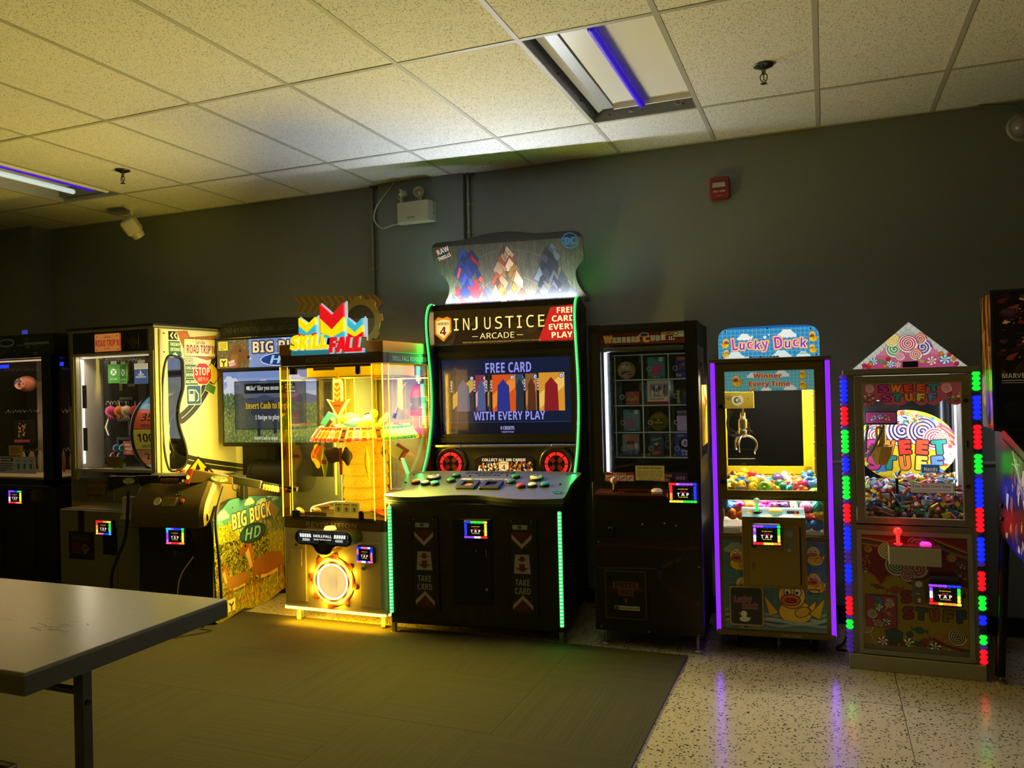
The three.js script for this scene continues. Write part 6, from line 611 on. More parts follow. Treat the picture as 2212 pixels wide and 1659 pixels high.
  add(c, 'rod', cy(0.006, 0.05, 12), STEEL, [0, -0.05, 0]); const GO = M('#b8902a', 0.28, 0.8); add(c, 'motor_can', lathe([[0.02, -0.155], [0.026, -0.15], [0.026, -0.06], [0.02, -0.05], [0, -0.05]], 26), GO);
  for (let i = 0; i < 4; i++) { const q = new THREE.Group(); q.name = 'scoop'; q.rotation.y = 0.5 + i * PI / 2; c.add(q); add(q, 'blade', ext(hole(shp([[-0.03, 0], [0.03, 0], [0.034, -0.05], [0.012, -0.1], [-0.012, -0.1], [-0.034, -0.05]]), new THREE.Path().absarc(0, -0.05, 0.006, 0, 2 * PI)), 0.003, 0.001, 6), GO, [0, -0.15, 0.045], [0.25, 0, 0]); add(q, 'arm', bar([0, -0.14, 0.02], [0, -0.155, 0.05], 0.006), GO); }
  add(c, 'belt', tube([[0.015, -0.04, 0.04], [-0.02, -0.12, 0.05], [-0.06, -0.19, 0.04], [-0.1, -0.21, 0.02]], 0.007, 24, 6), BLACK); add(c, 'belt', tube([[-0.06, -0.04, 0.03], [-0.07, -0.1, 0.03], [-0.075, -0.18, 0.03]], 0.007, 16, 6), BLACK);
  return t;
}
sweetMachine();
{ // wrapped sweets heaped in its bins
  const O = [0.381, -4.379], tw = (c) => mg(bx(0.03, 0.016, 0.016, 0.006), at(new THREE.ConeGeometry(0.011, 0.014, 7), 0.021, 0, 0, 0, 0, PI / 2), at(new THREE.ConeGeometry(0.011, 0.014, 7), -0.021, 0, 0, 0, 0, -PI / 2)), kinds = [['twist-wrapped sweet', 'wrapped_sweet', tw()], ['flat sweet packet', 'sweet_packet', bx(0.05, 0.028, 0.01, 0.004)], ['thin chew stick', 'chew_stick', bx(0.07, 0.012, 0.009, 0.003)], ['small round lollipop', 'lollipop', mg(new THREE.SphereGeometry(0.013, 10, 7), at(cy(0.002, 0.05, 5), 0, -0.035, 0))]];
  const cols = [['red', '#b8242a'], ['yellow', '#d8b61e'], ['green', '#5a8a34'], ['blue', '#2f5f9a'], ['pink', '#d07a8e'], ['white', '#dcd8d0'], ['orange', '#d8702a'], ['dark brown', '#4a2a1c'], ['purple', '#6a3a78'], ['pale blue', '#8fb4c4']], protos = {};
  const put = (u, y, d, where) => { const [cn, col] = pick(cols), [kd, nm, g] = pick(kinds), k = cn + nm + where; let o; if (protos[k]) { o = protos[k].clone(); o.name = numbered(nm); scene.add(o); } else { o = protos[k] = add(scene, nm, g, M(col, 0.28)); tag(o, `${cn} ${kd} ${where}`, 'sweet', `${cn} ${kd}s ${where}`); } o.position.set(O[0] + u, y, O[1] + d); o.rotation.set(rr(-0.7, 0.7), rnd() * 6.3, rr(-0.5, 0.5)); };
  const A = 'in the heap filling the sweets claw machine', B = 'in the left chute bin of the sweets claw machine';
  for (let r = 0; r < 6; r++) for (let i = 0; i < 11; i++) put(-0.035 + i * 0.0245 + rr(-0.006, 0.006), 0.756 + r * 0.02 + rr(-0.004, 0.004), -0.03 - rr(0, 0.016) - r * 0.006, A);
  for (let r = 0; r < 7; r++) for (let i = 0; i < 6; i++) put(-0.195 + i * 0.025 + rr(-0.006, 0.006), 0.756 + r * 0.022, -0.03 - rr(0, 0.016) - r * 0.005, B);
  for (let j = 0; j < 8; j++) for (let i = 0; i < 12; i++) put(-0.035 + i * 0.0235 + rr(-0.008, 0.008), 0.885 + j * 0.009 + rr(-0.006, 0.008), -0.075 - j * 0.033, A);
  for (let j = 0; j < 4; j++) for (let i = 0; i < 7; i++) put(-0.2 + i * 0.022, 0.905 + j * 0.008, -0.075 - j * 0.05, B);
  const stuff = new THREE.InstancedMesh(kinds[0][2], M('#ffffff', 0.3), 700), m4 = new THREE.Matrix4(), e = new THREE.Euler(), q = new THREE.Quaternion(), cc = new THREE.Color();
  for (let i = 0; i < 700; i++) { e.set(rnd() * 6, rnd() * 6, rnd() * 6); const d = -rr(0.07, 0.36), u = rr(-0.22, 0.25); m4.compose(V3(O[0] + u, rr(0.75, 0.86), O[1] + d), q.setFromEuler(e), V3(1, 1, 1)); stuff.setMatrixAt(i, m4); stuff.setColorAt(i, cc.set(pick(cols)[1])); }
  stuff.name = 'sweets_below'; stuff.castShadow = stuff.receiveShadow = true; tag(stuff, 'deeper wrapped sweets under the top layer in the sweets claw machine', 'sweets', null, 'stuff'); scene.add(stuff);
  const nb = thing('sweet_box', 'blue box of sweets standing on the heap before the round sweets sign', 'sweet box', [O[0] + 0.115, 0.965, O[1] - 0.26]); add(nb, 'carton', bx(0.085, 0.045, 0.02, 0.002), M('#1f5a8a', 0.35), [0, 0.022, 0]); plate(nb, 'front_print', 0.083, 0.043, PRINT(canvas(256, 128, (g) => { fill(g, '#1f5f94'); text(g, 'Nerds', 128, 70, 76, '#f2f2ee', { w: 200, stroke: '#10304a', sw: 8 }); fill(g, '#c8a83a', 60, 110, 140, 12); })), 0, 0.022, 0.0105);
  const at_ = thing('sweet_bar', 'large dark red sweet bar with white lettering against the glass of the left chute bin', 'sweet bar', [O[0] - 0.12, 0.79, O[1] - 0.02]); at_.rotation.z = -0.35; add(at_, 'wrapper', bx(0.12, 0.026, 0.012, 0.004), M('#5e1420', 0.3)); plate(at_, 'front_print', 0.08, 0.018, PRINT(canvas(256, 64, (g) => { fill(g, '#5e1420'); text(g, 'AIRHEADS', 128, 34, 46, '#d8c8c8', { w: 230 }); })), 0.01, 0, 0.0065, [0, 0, PI]);
}

// ───────── road-trip prize machine with a number drum ─────────
function roadMachine() {
  const t = thing('prize_machine', 'white and yellow prize cabinet with road sign prints and a big numbered drum behind glass', 'arcade machine', [-4.732, 0, -4.215], THREE.MathUtils.degToRad(-0.75));
  const WH = M('#b9b4a0', 0.45), FR = M('#8a8672', 0.45), blk = M('#141210', 0.45), b = (w, h, d, x, y, z, r) => at(bx(w, h, d, r ?? 0), x, y, z), D = 0.86;
  // body: the right side flares outwards towards the back
  const fx = 0.413, bxx = 0.545, plan = (x0) => [[-fx, 0], [fx, 0], [bxx, D], [-fx, D]];
  add(t, 'cabinet', mg(ext(plan(), 0.86).rotateX(-PI / 2), at(ext(plan(), 0.03).rotateX(-PI / 2), 0, 1.93, 0), b(0.04, 1.07, D, -fx + 0.02, 1.4, -D / 2), b(1.0, 1.07, 0.03, 0.09, 1.4, -D + 0.015), b(0.07, 1.07, 0.03, -0.378, 1.4, -0.015), b(0.05, 1.07, 0.04, 0.392, 1.4, -0.02)), FR);
  add(t, 'roof_edge', at(ext([[-fx - 0.008, -0.01], [fx + 0.008, -0.01], [bxx + 0.01, D], [-fx - 0.008, D]], 0.014).rotateX(-PI / 2), 0, 1.953, 0), blk);
  const side = new THREE.Group(); side.name = 'side_wall'; side.position.set(fx, 0, 0); side.rotation.y = PI / 2 - Math.atan2(bxx - fx, D); t.add(side);   // its own x runs back along the wall
  const wl = Math.hypot(bxx - fx, D), win = new THREE.Path(); win.moveTo(0.095, 0.94); win.lineTo(0.19, 0.945); win.quadraticCurveTo(0.235, 0.96, 0.238, 1.02); win.bezierCurveTo(0.235, 1.15, 0.17, 1.2, 0.175, 1.33); win.bezierCurveTo(0.18, 1.45, 0.222, 1.47, 0.222, 1.55); win.lineTo(0.22, 1.7); win.quadraticCurveTo(0.215, 1.735, 0.19, 1.735); win.lineTo(0.095, 1.735);
  const ss = shp([[0, 0.865], [wl, 0.865], [wl, 1.935], [0, 1.935]]); ss.holes.push(win); add(side, 'side_panel', ext(ss, 0.012), WH, [0, 0, 0]);
  const wp = win.getPoints(10).map((p) => [p.x, p.y]); add(side, 'window_trim', tube(wp.map(([x, y]) => [x, y, 0.014]), 0.008, 120, 6, true), blk); add(side, 'side_window', ext(shp(wp), 0.003), GLASS, [0, 0, 0.004]);
  add(side, 'hinge', mg(b(0.012, 1.05, 0.01, 0, 0, 0), at(cy(0.006, 1.05, 10), -0.004, 0, 0.006)), M('#b8b08c', 0.35, 0.6), [0.036, 1.4, 0.014]); for (const y of [0.9, 1.77, 1.9]) add(side, 'screw', lathe([[0, 0.004], [0.005, 0.003], [0.006, 0]], 10).rotateX(PI / 2), blk, [0.07, y, 0.014]);
  const art = canvas(1024, 1152, (g, w, h) => { // x: 0..0.88 m back, y: 1.935 (top) .. 0.865
    const X = (u) => u / 0.88 * w, Y = (v) => (1.935 - v) / 1.07 * h, q = (u, v) => [X(u), Y(v)], pl = (pts, c, s, k) => poly(g, pts.map(([u, v]) => q(u, v)), c, s, k);
    fill(g, '#d9d3b2'); curve(g, [q(0.5, 1.72), q(0.44, 1.5), q(0.3, 1.36), q(0.2, 1.3)], '#2a2a26', 84); curve(g, [q(0.5, 1.72), q(0.44, 1.5), q(0.3, 1.36), q(0.2, 1.3)], '#e8e0b0', 5); curve(g, [q(0.2, 1.02), q(0.35, 0.96), q(0.5, 0.94), q(0.88, 0.86)], '#2a2a26', 74); curve(g, [q(0.2, 1.02), q(0.35, 0.96), q(0.5, 0.94), q(0.88, 0.86)], '#e8e0b0', 5);
    pl([[0.18, 1.92], [0.26, 1.925], [0.28, 1.88], [0.5, 1.9], [0.52, 1.74], [0.42, 1.72], [0.34, 1.74], [0.26, 1.75], [0.21, 1.84]], '#b8642a', '#5a4a1c', 4); for (let i = 0; i < 9; i++) pl([[rr(0.2, 0.5), rr(1.72, 1.92)], [rr(0.2, 0.5), rr(1.72, 1.92)], [rr(0.2, 0.5), rr(1.72, 1.92)]], pick(['#c8882a', '#7a9a3a', '#b84a2a', '#d8b04a']));
    pl([[0.105, 1.92], [0.18, 1.92], [0.18, 1.855], [0.105, 1.855]], '#11130f', '#d8d0a8', 4); for (const u of [0.125, 0.155]) ray(g, [q(u + 0.018, 1.91), q(u, 1.888), q(u + 0.018, 1.866)], '#e8e0c0', 12, 'butt'); pl([[0.105, 1.85], [0.2, 1.85], [0.215, 1.74], [0.105, 1.74]], '#1f5a32', '#cfe0c0', 4); text(g, 'FREEWAY', ...q(0.16, 1.825), 38, '#e8f0d8', { w: 96 }); text(g, 'ENTRANCE', ...q(0.165, 1.79), 38, '#e8f0d8', { w: 104 }); pl([[0.13, 1.75], [0.16, 1.77], [0.18, 1.75], [0.16, 1.73]], '#e8f0d8');
    rrc(g, ...q(0.232, 1.872), X(0.3), 138, 14, '#e6dcae', '#6a5a2a', 6); text(g, "Let's Go", ...q(0.37, 1.845), 34, '#3a2a1a', { fam: 'serif', w: 90 }); text(g, "ROAD TRIP'N", ...q(0.375, 1.795), 92, '#8e2018', { w: 290 }); for (let i = 0; i < 40; i++) disc(g, ...q(rr(0.24, 0.52), rr(1.745, 1.87)), rr(1, 4), '#b09a5a');
    pl([[0.226, 1.73], [0.3, 1.73], [0.3, 1.69], [0.226, 1.69]], '#e8e4cc', '#222', 4); text(g, 'ONE WAY', ...q(0.262, 1.71), 36, '#1a1a16', { w: 76 }); for (const [n, v] of [['CHICAGO', 1.66], ['DENVER', 1.61], ['HOLLYWOOD', 1.56]]) { pl([[0.235, v + 0.025], [0.345, v + 0.025], [0.345, v - 0.025], [0.235, v - 0.025]], '#2a5a38', '#cfe0c0', 3); text(g, n, ...q(0.288, v), 34, '#e8f0d8', { w: 108 }); }
    pl([[0.46, 1.7], [0.56, 1.62], [0.48, 1.54], [0.38, 1.6]], '#dcb81c', '#222', 6); pl([[0.42, 1.56], [0.5, 1.52], [0.48, 1.46], [0.4, 1.5]], '#4a7a3a', '#e8e0c0', 4); const oct = Array.from({ length: 8 }, (_, i) => { const a = (i + 0.5) * PI / 4; return [0.384 + 0.083 * Math.cos(a), 1.618 + 0.085 * Math.sin(a)]; }); pl(oct, '#c22a1c', '#f0e8d0', 6); text(g, 'STOP', ...q(0.384, 1.635), 84, '#f4ecd8', { w: 150 }); text(g, 'AND PLAY', ...q(0.388, 1.578), 42, '#f0d8a8', { w: 110, font: '' });
    rrc(g, ...q(0.245, 1.535), 140, 150, 16, '#24507c', '#d8dcd0', 7); rrc(g, X(0.262), Y(1.505), 58, 92, 6, '#e4e4d8'); fill(g, '#24507c', X(0.27), Y(1.495), 40, 26); ray(g, [q(0.32, 1.5), q(0.345, 1.47), q(0.345, 1.43), q(0.33, 1.42)], '#e4e4d8', 9);
    pl([[0.15, 0.96], [0.225, 0.93], [0.21, 0.865], [0.12, 0.865]], '#c8501c', '#e8d8b0', 5); text(g, 'T', ...q(0.175, 0.905), 80, '#17130e', { rot: 0.4 }); pl([[0.33, 1.012], [0.52, 0.82], [0.14, 0.82]], '#e2b81a', '#17140c', 14); for (const [u0, v0, u1, v1] of [[0.325, 0.865, 0.325, 0.94], [0.36, 0.865, 0.405, 0.92]]) { ray(g, [q(u0, v0), q(u1, v1)], '#15120c', 26, 'butt'); const a = Math.atan2(Y(v1) - Y(v0), X(u1) - X(u0)); const p = q(u1, v1); poly(g, [[p[0] + 34 * Math.cos(a), p[1] + 34 * Math.sin(a)], [p[0] + 34 * Math.cos(a + 2.2), p[1] + 34 * Math.sin(a + 2.2)], [p[0] + 34 * Math.cos(a - 2.2), p[1] + 34 * Math.sin(a - 2.2)]], '#15120c'); }
  });
  const am = PRINT(art, 0, 0.4), as = shp([[0.06, 0.87], [wl, 0.87], [wl, 1.93], [0.06, 1.93]]); as.holes.push(new THREE.Path(wp.map(([x, y]) => V2(x * 1, y)))); const ag = ext(as, 0.001); { const p = ag.attributes.position, uv = ag.attributes.uv; for (let i = 0; i < p.count; i++) uv.setXY(i, p.getX(i) / 0.88, (p.getY(i) - 0.865) / 1.07); } add(side, 'side_image', ag, am, [0, 0, 0.0122]);
  // front door
  add(t, 'header_panel', bx(0.725, 0.17, 0.01), blk, [0, 1.847, 0.0]);
  const pt = canvas(512, 288, (g, w, h) => { fill(g, '#151310'); rrc(g, 10, 14, 492, 256, 16, '#e08a44', '#6a3414', 6); text(g, "Let's Go", 256, 62, 46, '#5a2414', { fam: 'serif', w: 120 }); text(g, "ROAD TRIP'N", 256, 150, 128, '#a8281a', { w: 470 }); text(g, 'GAME OF MILES', 256, 226, 26, '#7a3a1c', { w: 110 }); for (const [x, y] of [[60, 50], [450, 50], [56, 240], [456, 240]]) poly(g, [[x - 16, y], [x + 16, y - 4], [x, y + 14]], '#2a1810'); }); plate(t, 'name_plate', 0.256, 0.144, PRINT(pt, 0.42, 0.35), -0.016, 1.851, 0.007);
  plate(t, 'diamond_sticker', 0.1, 0.1, PRINT(canvas(128, 128, (g) => { fill(g, '#15130f'); poly(g, [[64, 6], [122, 64], [64, 122], [6, 64]], '#2c2712', '#5a5020', 4); text(g, 'SKILL', 64, 50, 24, '#5a5020', { w: 60, rot: 0.2 }); text(g, 'BASED', 62, 74, 24, '#5a5020', { w: 70, rot: 0.2 }); })), 0.23, 1.846, 0.006);
  add(t, 'window_frame', at(frame(0.79, 0.85, 0.02, 0.01), 0.016, 1.355, -0.004), FR); add(t, 'front_glass', bx(0.74, 0.815, 0.004), GLASS, [0.014, 1.355, -0.01]); add(t, 'lower_panel', bx(0.8, 0.16, 0.012), M('#5c594c', 0.5), [0.0, 0.79, 0.0]);
  plate(t, 'faded_sticker', 0.34, 0.155, PRINT(canvas(384, 176, (g) => { fill(g, '#545145'); for (let i = 0; i < 9; i++) poly(g, [[rr(20, 360), rr(10, 160)], [rr(20, 360), rr(10, 160)], [rr(20, 360), rr(10, 160)]], pick(['#4a2620', '#3a3a34', '#5a4a20', '#2f3a34'])); rrc(g, 90, 40, 200, 90, 8, '#66573c', '#3a2a1c', 4); text(g, "ROAD TRIP'N", 190, 92, 50, '#5a241a', { w: 170 }); })), -0.153, 0.806, 0.007);
  plate(t, 'notice', 0.15, 0.078, PRINT(canvas(192, 100, (g) => { fill(g, '#6a5a1c'); lines(g, 16, 18, 160, 6, 13, '#2a2408', 4); }), 0.04), 0.016, 1.0, -0.007); add(t, 'lock', cy(0.012, 0.012, 18).rotateX(PI / 2), blk, [-0.02, 0.915, 0.006]);
  // inside
  add(t, 'inner_floor', bx(0.74, 0.01, 0.78), M('#b8b6b0', 0.4), [0.04, 0.93, -0.42]); add(t, 'inner_wall', mg(b(0.01, 0.86, 0.6, -0.365, 1.36, -0.35), b(0.82, 0.86, 0.01, 0.02, 1.36, -D + 0.04)), M('#c9c6bd', 0.45));
  add(t, 'track_panel', mg(b(0.26, 0.78, 0.012, 0, 0, 0)), M('#24211f', 0.25, 0.3), [-0.21, 1.35, -0.27], [0, 0.35, 0]);
  const mz = t.children[t.children.length - 1]; [[-0.03, 0.26, 0.08, 0.02], [0.01, 0.21, 0.02, 0.1], [0.05, 0.1, 0.1, 0.02], [0.06, 0.3, 0.02, 0.14], [-0.01, 0.02, 0.02, 0.14], [0.03, -0.06, 0.1, 0.02], [0.07, -0.12, 0.02, 0.12], [0.02, -0.2, 0.1, 0.02], [-0.02, -0.26, 0.02, 0.12], [0.06, -0.3, 0.08, 0.02], [0.09, 0.2, 0.05, 0.02], [0.09, 0.0, 0.06, 0.02]].forEach(([x, y, w, h]) => add(mz, 'track_rib', bx(w, h, 0.02, 0.003), M('#5a5754', 0.35, 0.4), [x, y, 0.012]));
  add(t, 'white_arrow', ext([[0, 0.06], [-0.03, 0], [0, -0.06], [0.012, -0.06], [-0.012, 0], [0.012, 0.06]], 0.006), M('#d8d6d0', 0.4), [-0.23, 1.24, -0.17]);
  add(t, 'lamp_tube', mg(b(0.014, 0.76, 0.014, 0, 0, 0, 0.004)), E('#fff2d8', 1.5), [-0.335, 1.36, -0.05]); rectLight(t, '#ffeccc', L.trip, 0.014, 0.76, [-0.325, 1.36, -0.05], [0, -PI / 2 - 0.3, 0]); add(t, 'lamp_bar', b(0.7, 0.01, 0.014, 0, 0, 0, 0.003), E('#fff2d8', 0.45), [0, 1.755, -0.06]); rectLight(t, '#ffeccc', L.trip, 0.7, 0.014, [0, 1.745, -0.06], [-PI / 2 - 0.5, 0, 0]);
  for (const y of [1.53, 1.22]) add(t, 'lamp_bracket', bx(0.025, 0.17, 0.02, 0.003), blk, [-0.31, y - 0.06, -0.04]);
  // numbered drum
  const dg = new THREE.Group(); dg.name = 'number_drum'; dg.position.set(0.215, 1.2, -0.35); dg.rotation.y = 0.1; t.add(dg);
  const nums = ['75', '150', '35', '100', '25', '???', '50', '200', '10', '75', '125', '???'], cc = ['#e2c53a', '#4a8ec0', '#d0583a', '#d8c84a', '#b8784a', '#e4e0da', '#cf5a34', '#7ab04a', '#4a8ec0', '#e2c53a', '#d0583a', '#e4e0da'];
  for (let i = 0; i < 12; i++) { const a0 = -PI / 12, s = new THREE.CylinderGeometry(0.285, 0.285, 0.2, 8, 1, true, a0, PI / 6).rotateZ(PI / 2); const uv = s.attributes.uv; for (let k = 0; k < uv.count; k++) uv.setXY(k, 1 - uv.getY(k), uv.getX(k)); const m = PRINT(canvas(192, 144, (g) => { fill(g, cc[i]); text(g, nums[i], 96, 62, 78, '#1d1814', { w: nums[i].length > 2 ? 140 : 100 }); text(g, nums[i] === '???' ? 'TICKETS' : 'MILES', 96, 122, 26, '#1d1814', { w: 76 }); fill(g, '#2a241e', 0, 0, 192, 4); }), 0.1, 0.35); m.side = THREE.DoubleSide; const seg = add(dg, 'drum_segment', s, m, [0, 0, 0], [i * PI / 6 - PI / 2 - 0.9 + PI / 3, 0, 0]); }
  const dk = (z) => at(lathe([[0.12, 0], [0.29, 0], [0.3, 0.006], [0.3, 0.02], [0.285, 0.02], [0.12, 0.012]], 60), 0, 0, 0, 0, 0, z); add(dg, 'drum_side', at(dk(-PI / 2), 0.1, 0, 0), M('#17161a', 0.3, 0.2)); add(dg, 'drum_side', at(dk(PI / 2), -0.1, 0, 0), M('#17161a', 0.3, 0.2)); add(dg, 'drum_core', cy(0.14, 0.19, 40).rotateZ(PI / 2), M('#8f8f8c', 0.4, 0.3));
  add(dg, 'chrome_hoop', at(new THREE.TorusGeometry(0.19, 0.008, 10, 60), 0.122, 0, 0, 0, PI / 2, 0), CHROME); ['GAME', 'BAY', 'MILES'].forEach((s, i) => { [...s].forEach((ch, k) => { const a = [-2.2, 2.3, 0.2][i] + k * 0.2; const o = add(dg, 'drum_letter', at(letters3(ch, 0.03, 0.045, 0.003, 0), -0.015, 0.222, 0), M('#cfcac0', 0.4), [0.122, 0, 0]); o.rotation.set(0, PI / 2, 0); o.geometry.rotateZ(-a); }); });
  add(dg, 'drum_stand', mg(at(cy(0.03, 0.26, 20), 0, -0.15, 0), b(0.24, 0.02, 0.2, 0, -0.262, 0)), blk);
  const hk = (x, y, z, n, name = 'spiral_hook') => add(t, name, helix(0.014, 0.022, n, 0.0028, 8), CHROME, [x, y, z], [0, -0.5, 0]); hk(-0.08, 1.735, -0.42, 14); hk(0.07, 1.735, -0.5, 14); hk(-0.08, 1.42, -0.42, 14);
  add(t, 'small_prize_sign', bx(0.1, 0.1, 0.004), PRINT(canvas(128, 128, (g) => { fill(g, '#b8342c'); text(g, 'SMALL', 64, 34, 34, '#f4ece0', { w: 100 }); text(g, 'PRIZE', 64, 72, 34, '#f4ece0', { w: 96 }); text(g, 'TICKETS', 64, 104, 20, '#f0c8b8', { w: 70 }); }), 0.08), [0.0, 1.09, -0.14]);
  // lower cash box unit in front
  const u = new THREE.Group(); u.name = 'lower_unit'; u.position.set(0.095, 0, 0.105); t.add(u); add(u, 'box', bx(0.75, 0.685, 0.2, 0.006), M('#67655a', 0.5), [0, 0.345, 0]); add(u, 'top_mat', bx(0.71, 0.004, 0.17), PRINT(canvas(512, 128, (g) => { fill(g, '#6a6654'); fill(g, '#7a2c20', 0, 20, 170, 60); fill(g, '#3a4a34', 180, 10, 150, 60); text(g, 'GOOD LUCK', 90, 50, 30, '#c8b890', { w: 120 }); lines(g, 350, 40, 150, 4, 16, '#2a2620', 5); }), 0, 0.4), [0, 0.69, 0]);
  const pd = add(u, 'prize_door', bx(0.24, 0.19, 0.008, 0.003), M('#141210', 0.35), [-0.165, 0.445, 0.1]); plate(pd, 'door_print', 0.2, 0.15, PRINT(canvas(256, 192, (g) => { fill(g, '#16130f'); rrc(g, 10, 10, 220, 44, 4, null, '#5a5444', 4); text(g, 'PRIZE DOOR', 120, 34, 36, '#5a5444', { w: 190 }); fill(g, '#5a1c16', 10, 70, 110, 100); text(g, 'PUSH', 64, 120, 40, '#2a100c', { w: 90 }); poly(g, [[180, 70], [236, 120], [180, 176], [128, 120]], '#6a5a1c'); ray(g, [[160, 120], [200, 120], [190, 100]], '#16130f', 12); })), 0, 0, 0.004);
  add(u, 'slot_panel', bx(0.055, 0.15, 0.004), blk, [-0.163, 0.61, 0.101]); add(u, 'coin_panel', bx(0.13, 0.18, 0.006, 0.003), blk, [0.105, 0.485, 0.101]); add(u, 'seam', mg(b(0.3, 0.003, 0.003, 0.22, 0.59, 0.1), b(0.003, 0.4, 0.003, 0.17, 0.38, 0.1)), M('#2c2a24', 0.6)); cardReader(u, 0.087, 0.583, 0.12, 0.135, 0.095, 'rrrrooyygggccbbbpppyyoo');
  return t;
}
roadMachine();
{
  const card = (name, label, cat, x, y, z, ry, w, h, bg, draw) => { const o = thing(name, label, cat, [x, y, z], ry); add(o, 'card', bx(w, h, 0.004, 0.001), PRINT(canvas(128, 192, (g) => { fill(g, bg); draw(g); }), 0.12, 0.35), [0, -h / 2 - 0.02, 0]); add(o, 'hang_tab', bx(w * 0.5, 0.03, 0.003), M('#c8c8c0', 0.5), [0, -0.012, 0]); };
  const gx = (g) => { disc(g, 64, 80, 34, '#e8ece0'); ray(g, [[46, 62], [82, 100]], '#2c7a2c', 9); ray(g, [[82, 62], [46, 100]], '#2c7a2c', 9); text(g, 'GIFT CARD', 64, 150, 20, '#dfe8d8', { w: 80 }); };
  card('gift_card', 'green gift card at the front of the top left hook', 'gift card', -4.868, 1.725, -4.365, 0.1, 0.1, 0.14, '#3f9a30', gx); card('gift_card', 'second green gift card tilted behind the front green one', 'gift card', -4.815, 1.72, -4.4, -0.2, 0.1, 0.14, '#37882c', gx); card('gift_card', 'blue and white gift card on the hook beside the green cards', 'gift card', -4.64, 1.725, -4.4, 0, 0.13, 0.15, '#2c4f9a', (g) => { fill(g, '#dcdce0', 0, 0, 128, 56); text(g, 'PlayStation', 64, 128, 22, '#e8e8f0', { w: 100 }); poly(g, [[54, 70], [64, 66], [70, 108], [58, 104]], '#e8e8f0'); disc(g, 64, 106, 26, null, '#e8e8f0', 5, 8); });
  [['round pink plush toy hanging at the left', '#d8508a', -4.9], ['orange plush toy with a tuft hanging second', '#e07a3a', -4.83], ['cream plush toy hanging third', '#d8c4a0', -4.78], ['red plush toy hanging at the right', '#b82c2a', -4.71]].forEach(([l, c, x], i) => { const o = thing('plush_toy', l, 'plush toy', [x, 1.36, -4.36 - i * 0.015], 0.3); add(o, 'body', new THREE.SphereGeometry(0.04, 16, 12).scale(1, 0.95, 0.8), M(c, 0.9)); add(o, 'tuft', mg(...[-1, 0, 1].map((k) => at(new THREE.ConeGeometry(0.012, 0.04, 7), k * 0.016, -0.045, 0, 0, 0, PI + k * 0.4))), M(c, 0.9)); add(o, 'loop', bar([0, 0.035, 0], [0, 0.07, 0], 0.002, 5), M('#ddd', 0.6)); });
  let n = 0; for (const [dx, dy, c, w] of [[0, 0, '#c83a4a', 'bottom left'], [0.07, 0, '#3a8a4a', 'bottom right'], [0, 0.062, '#b8324a', 'middle left'], [0.07, 0.062, '#4a6ac0', 'middle right'], [0.03, 0.12, '#3a78b8', 'top left'], [0.09, 0.12, '#3a9a6a', 'top right']]) { const o = thing('capsule_ball', `clear topped toy capsule, ${w} of the stack beside the small prize sign`, 'toy capsule', [-4.885 + dx, 0.97 + dy, -4.37], n++ * 0.7); add(o, 'lower_half', new THREE.SphereGeometry(0.032, 16, 8, 0, 2 * PI, PI / 2, PI / 2), M(c, 0.25)); add(o, 'upper_half', new THREE.SphereGeometry(0.031, 16, 8, 0, 2 * PI, 0, PI / 2), M(c, 0.15, 0, { transmission: 0.5 })); }
}

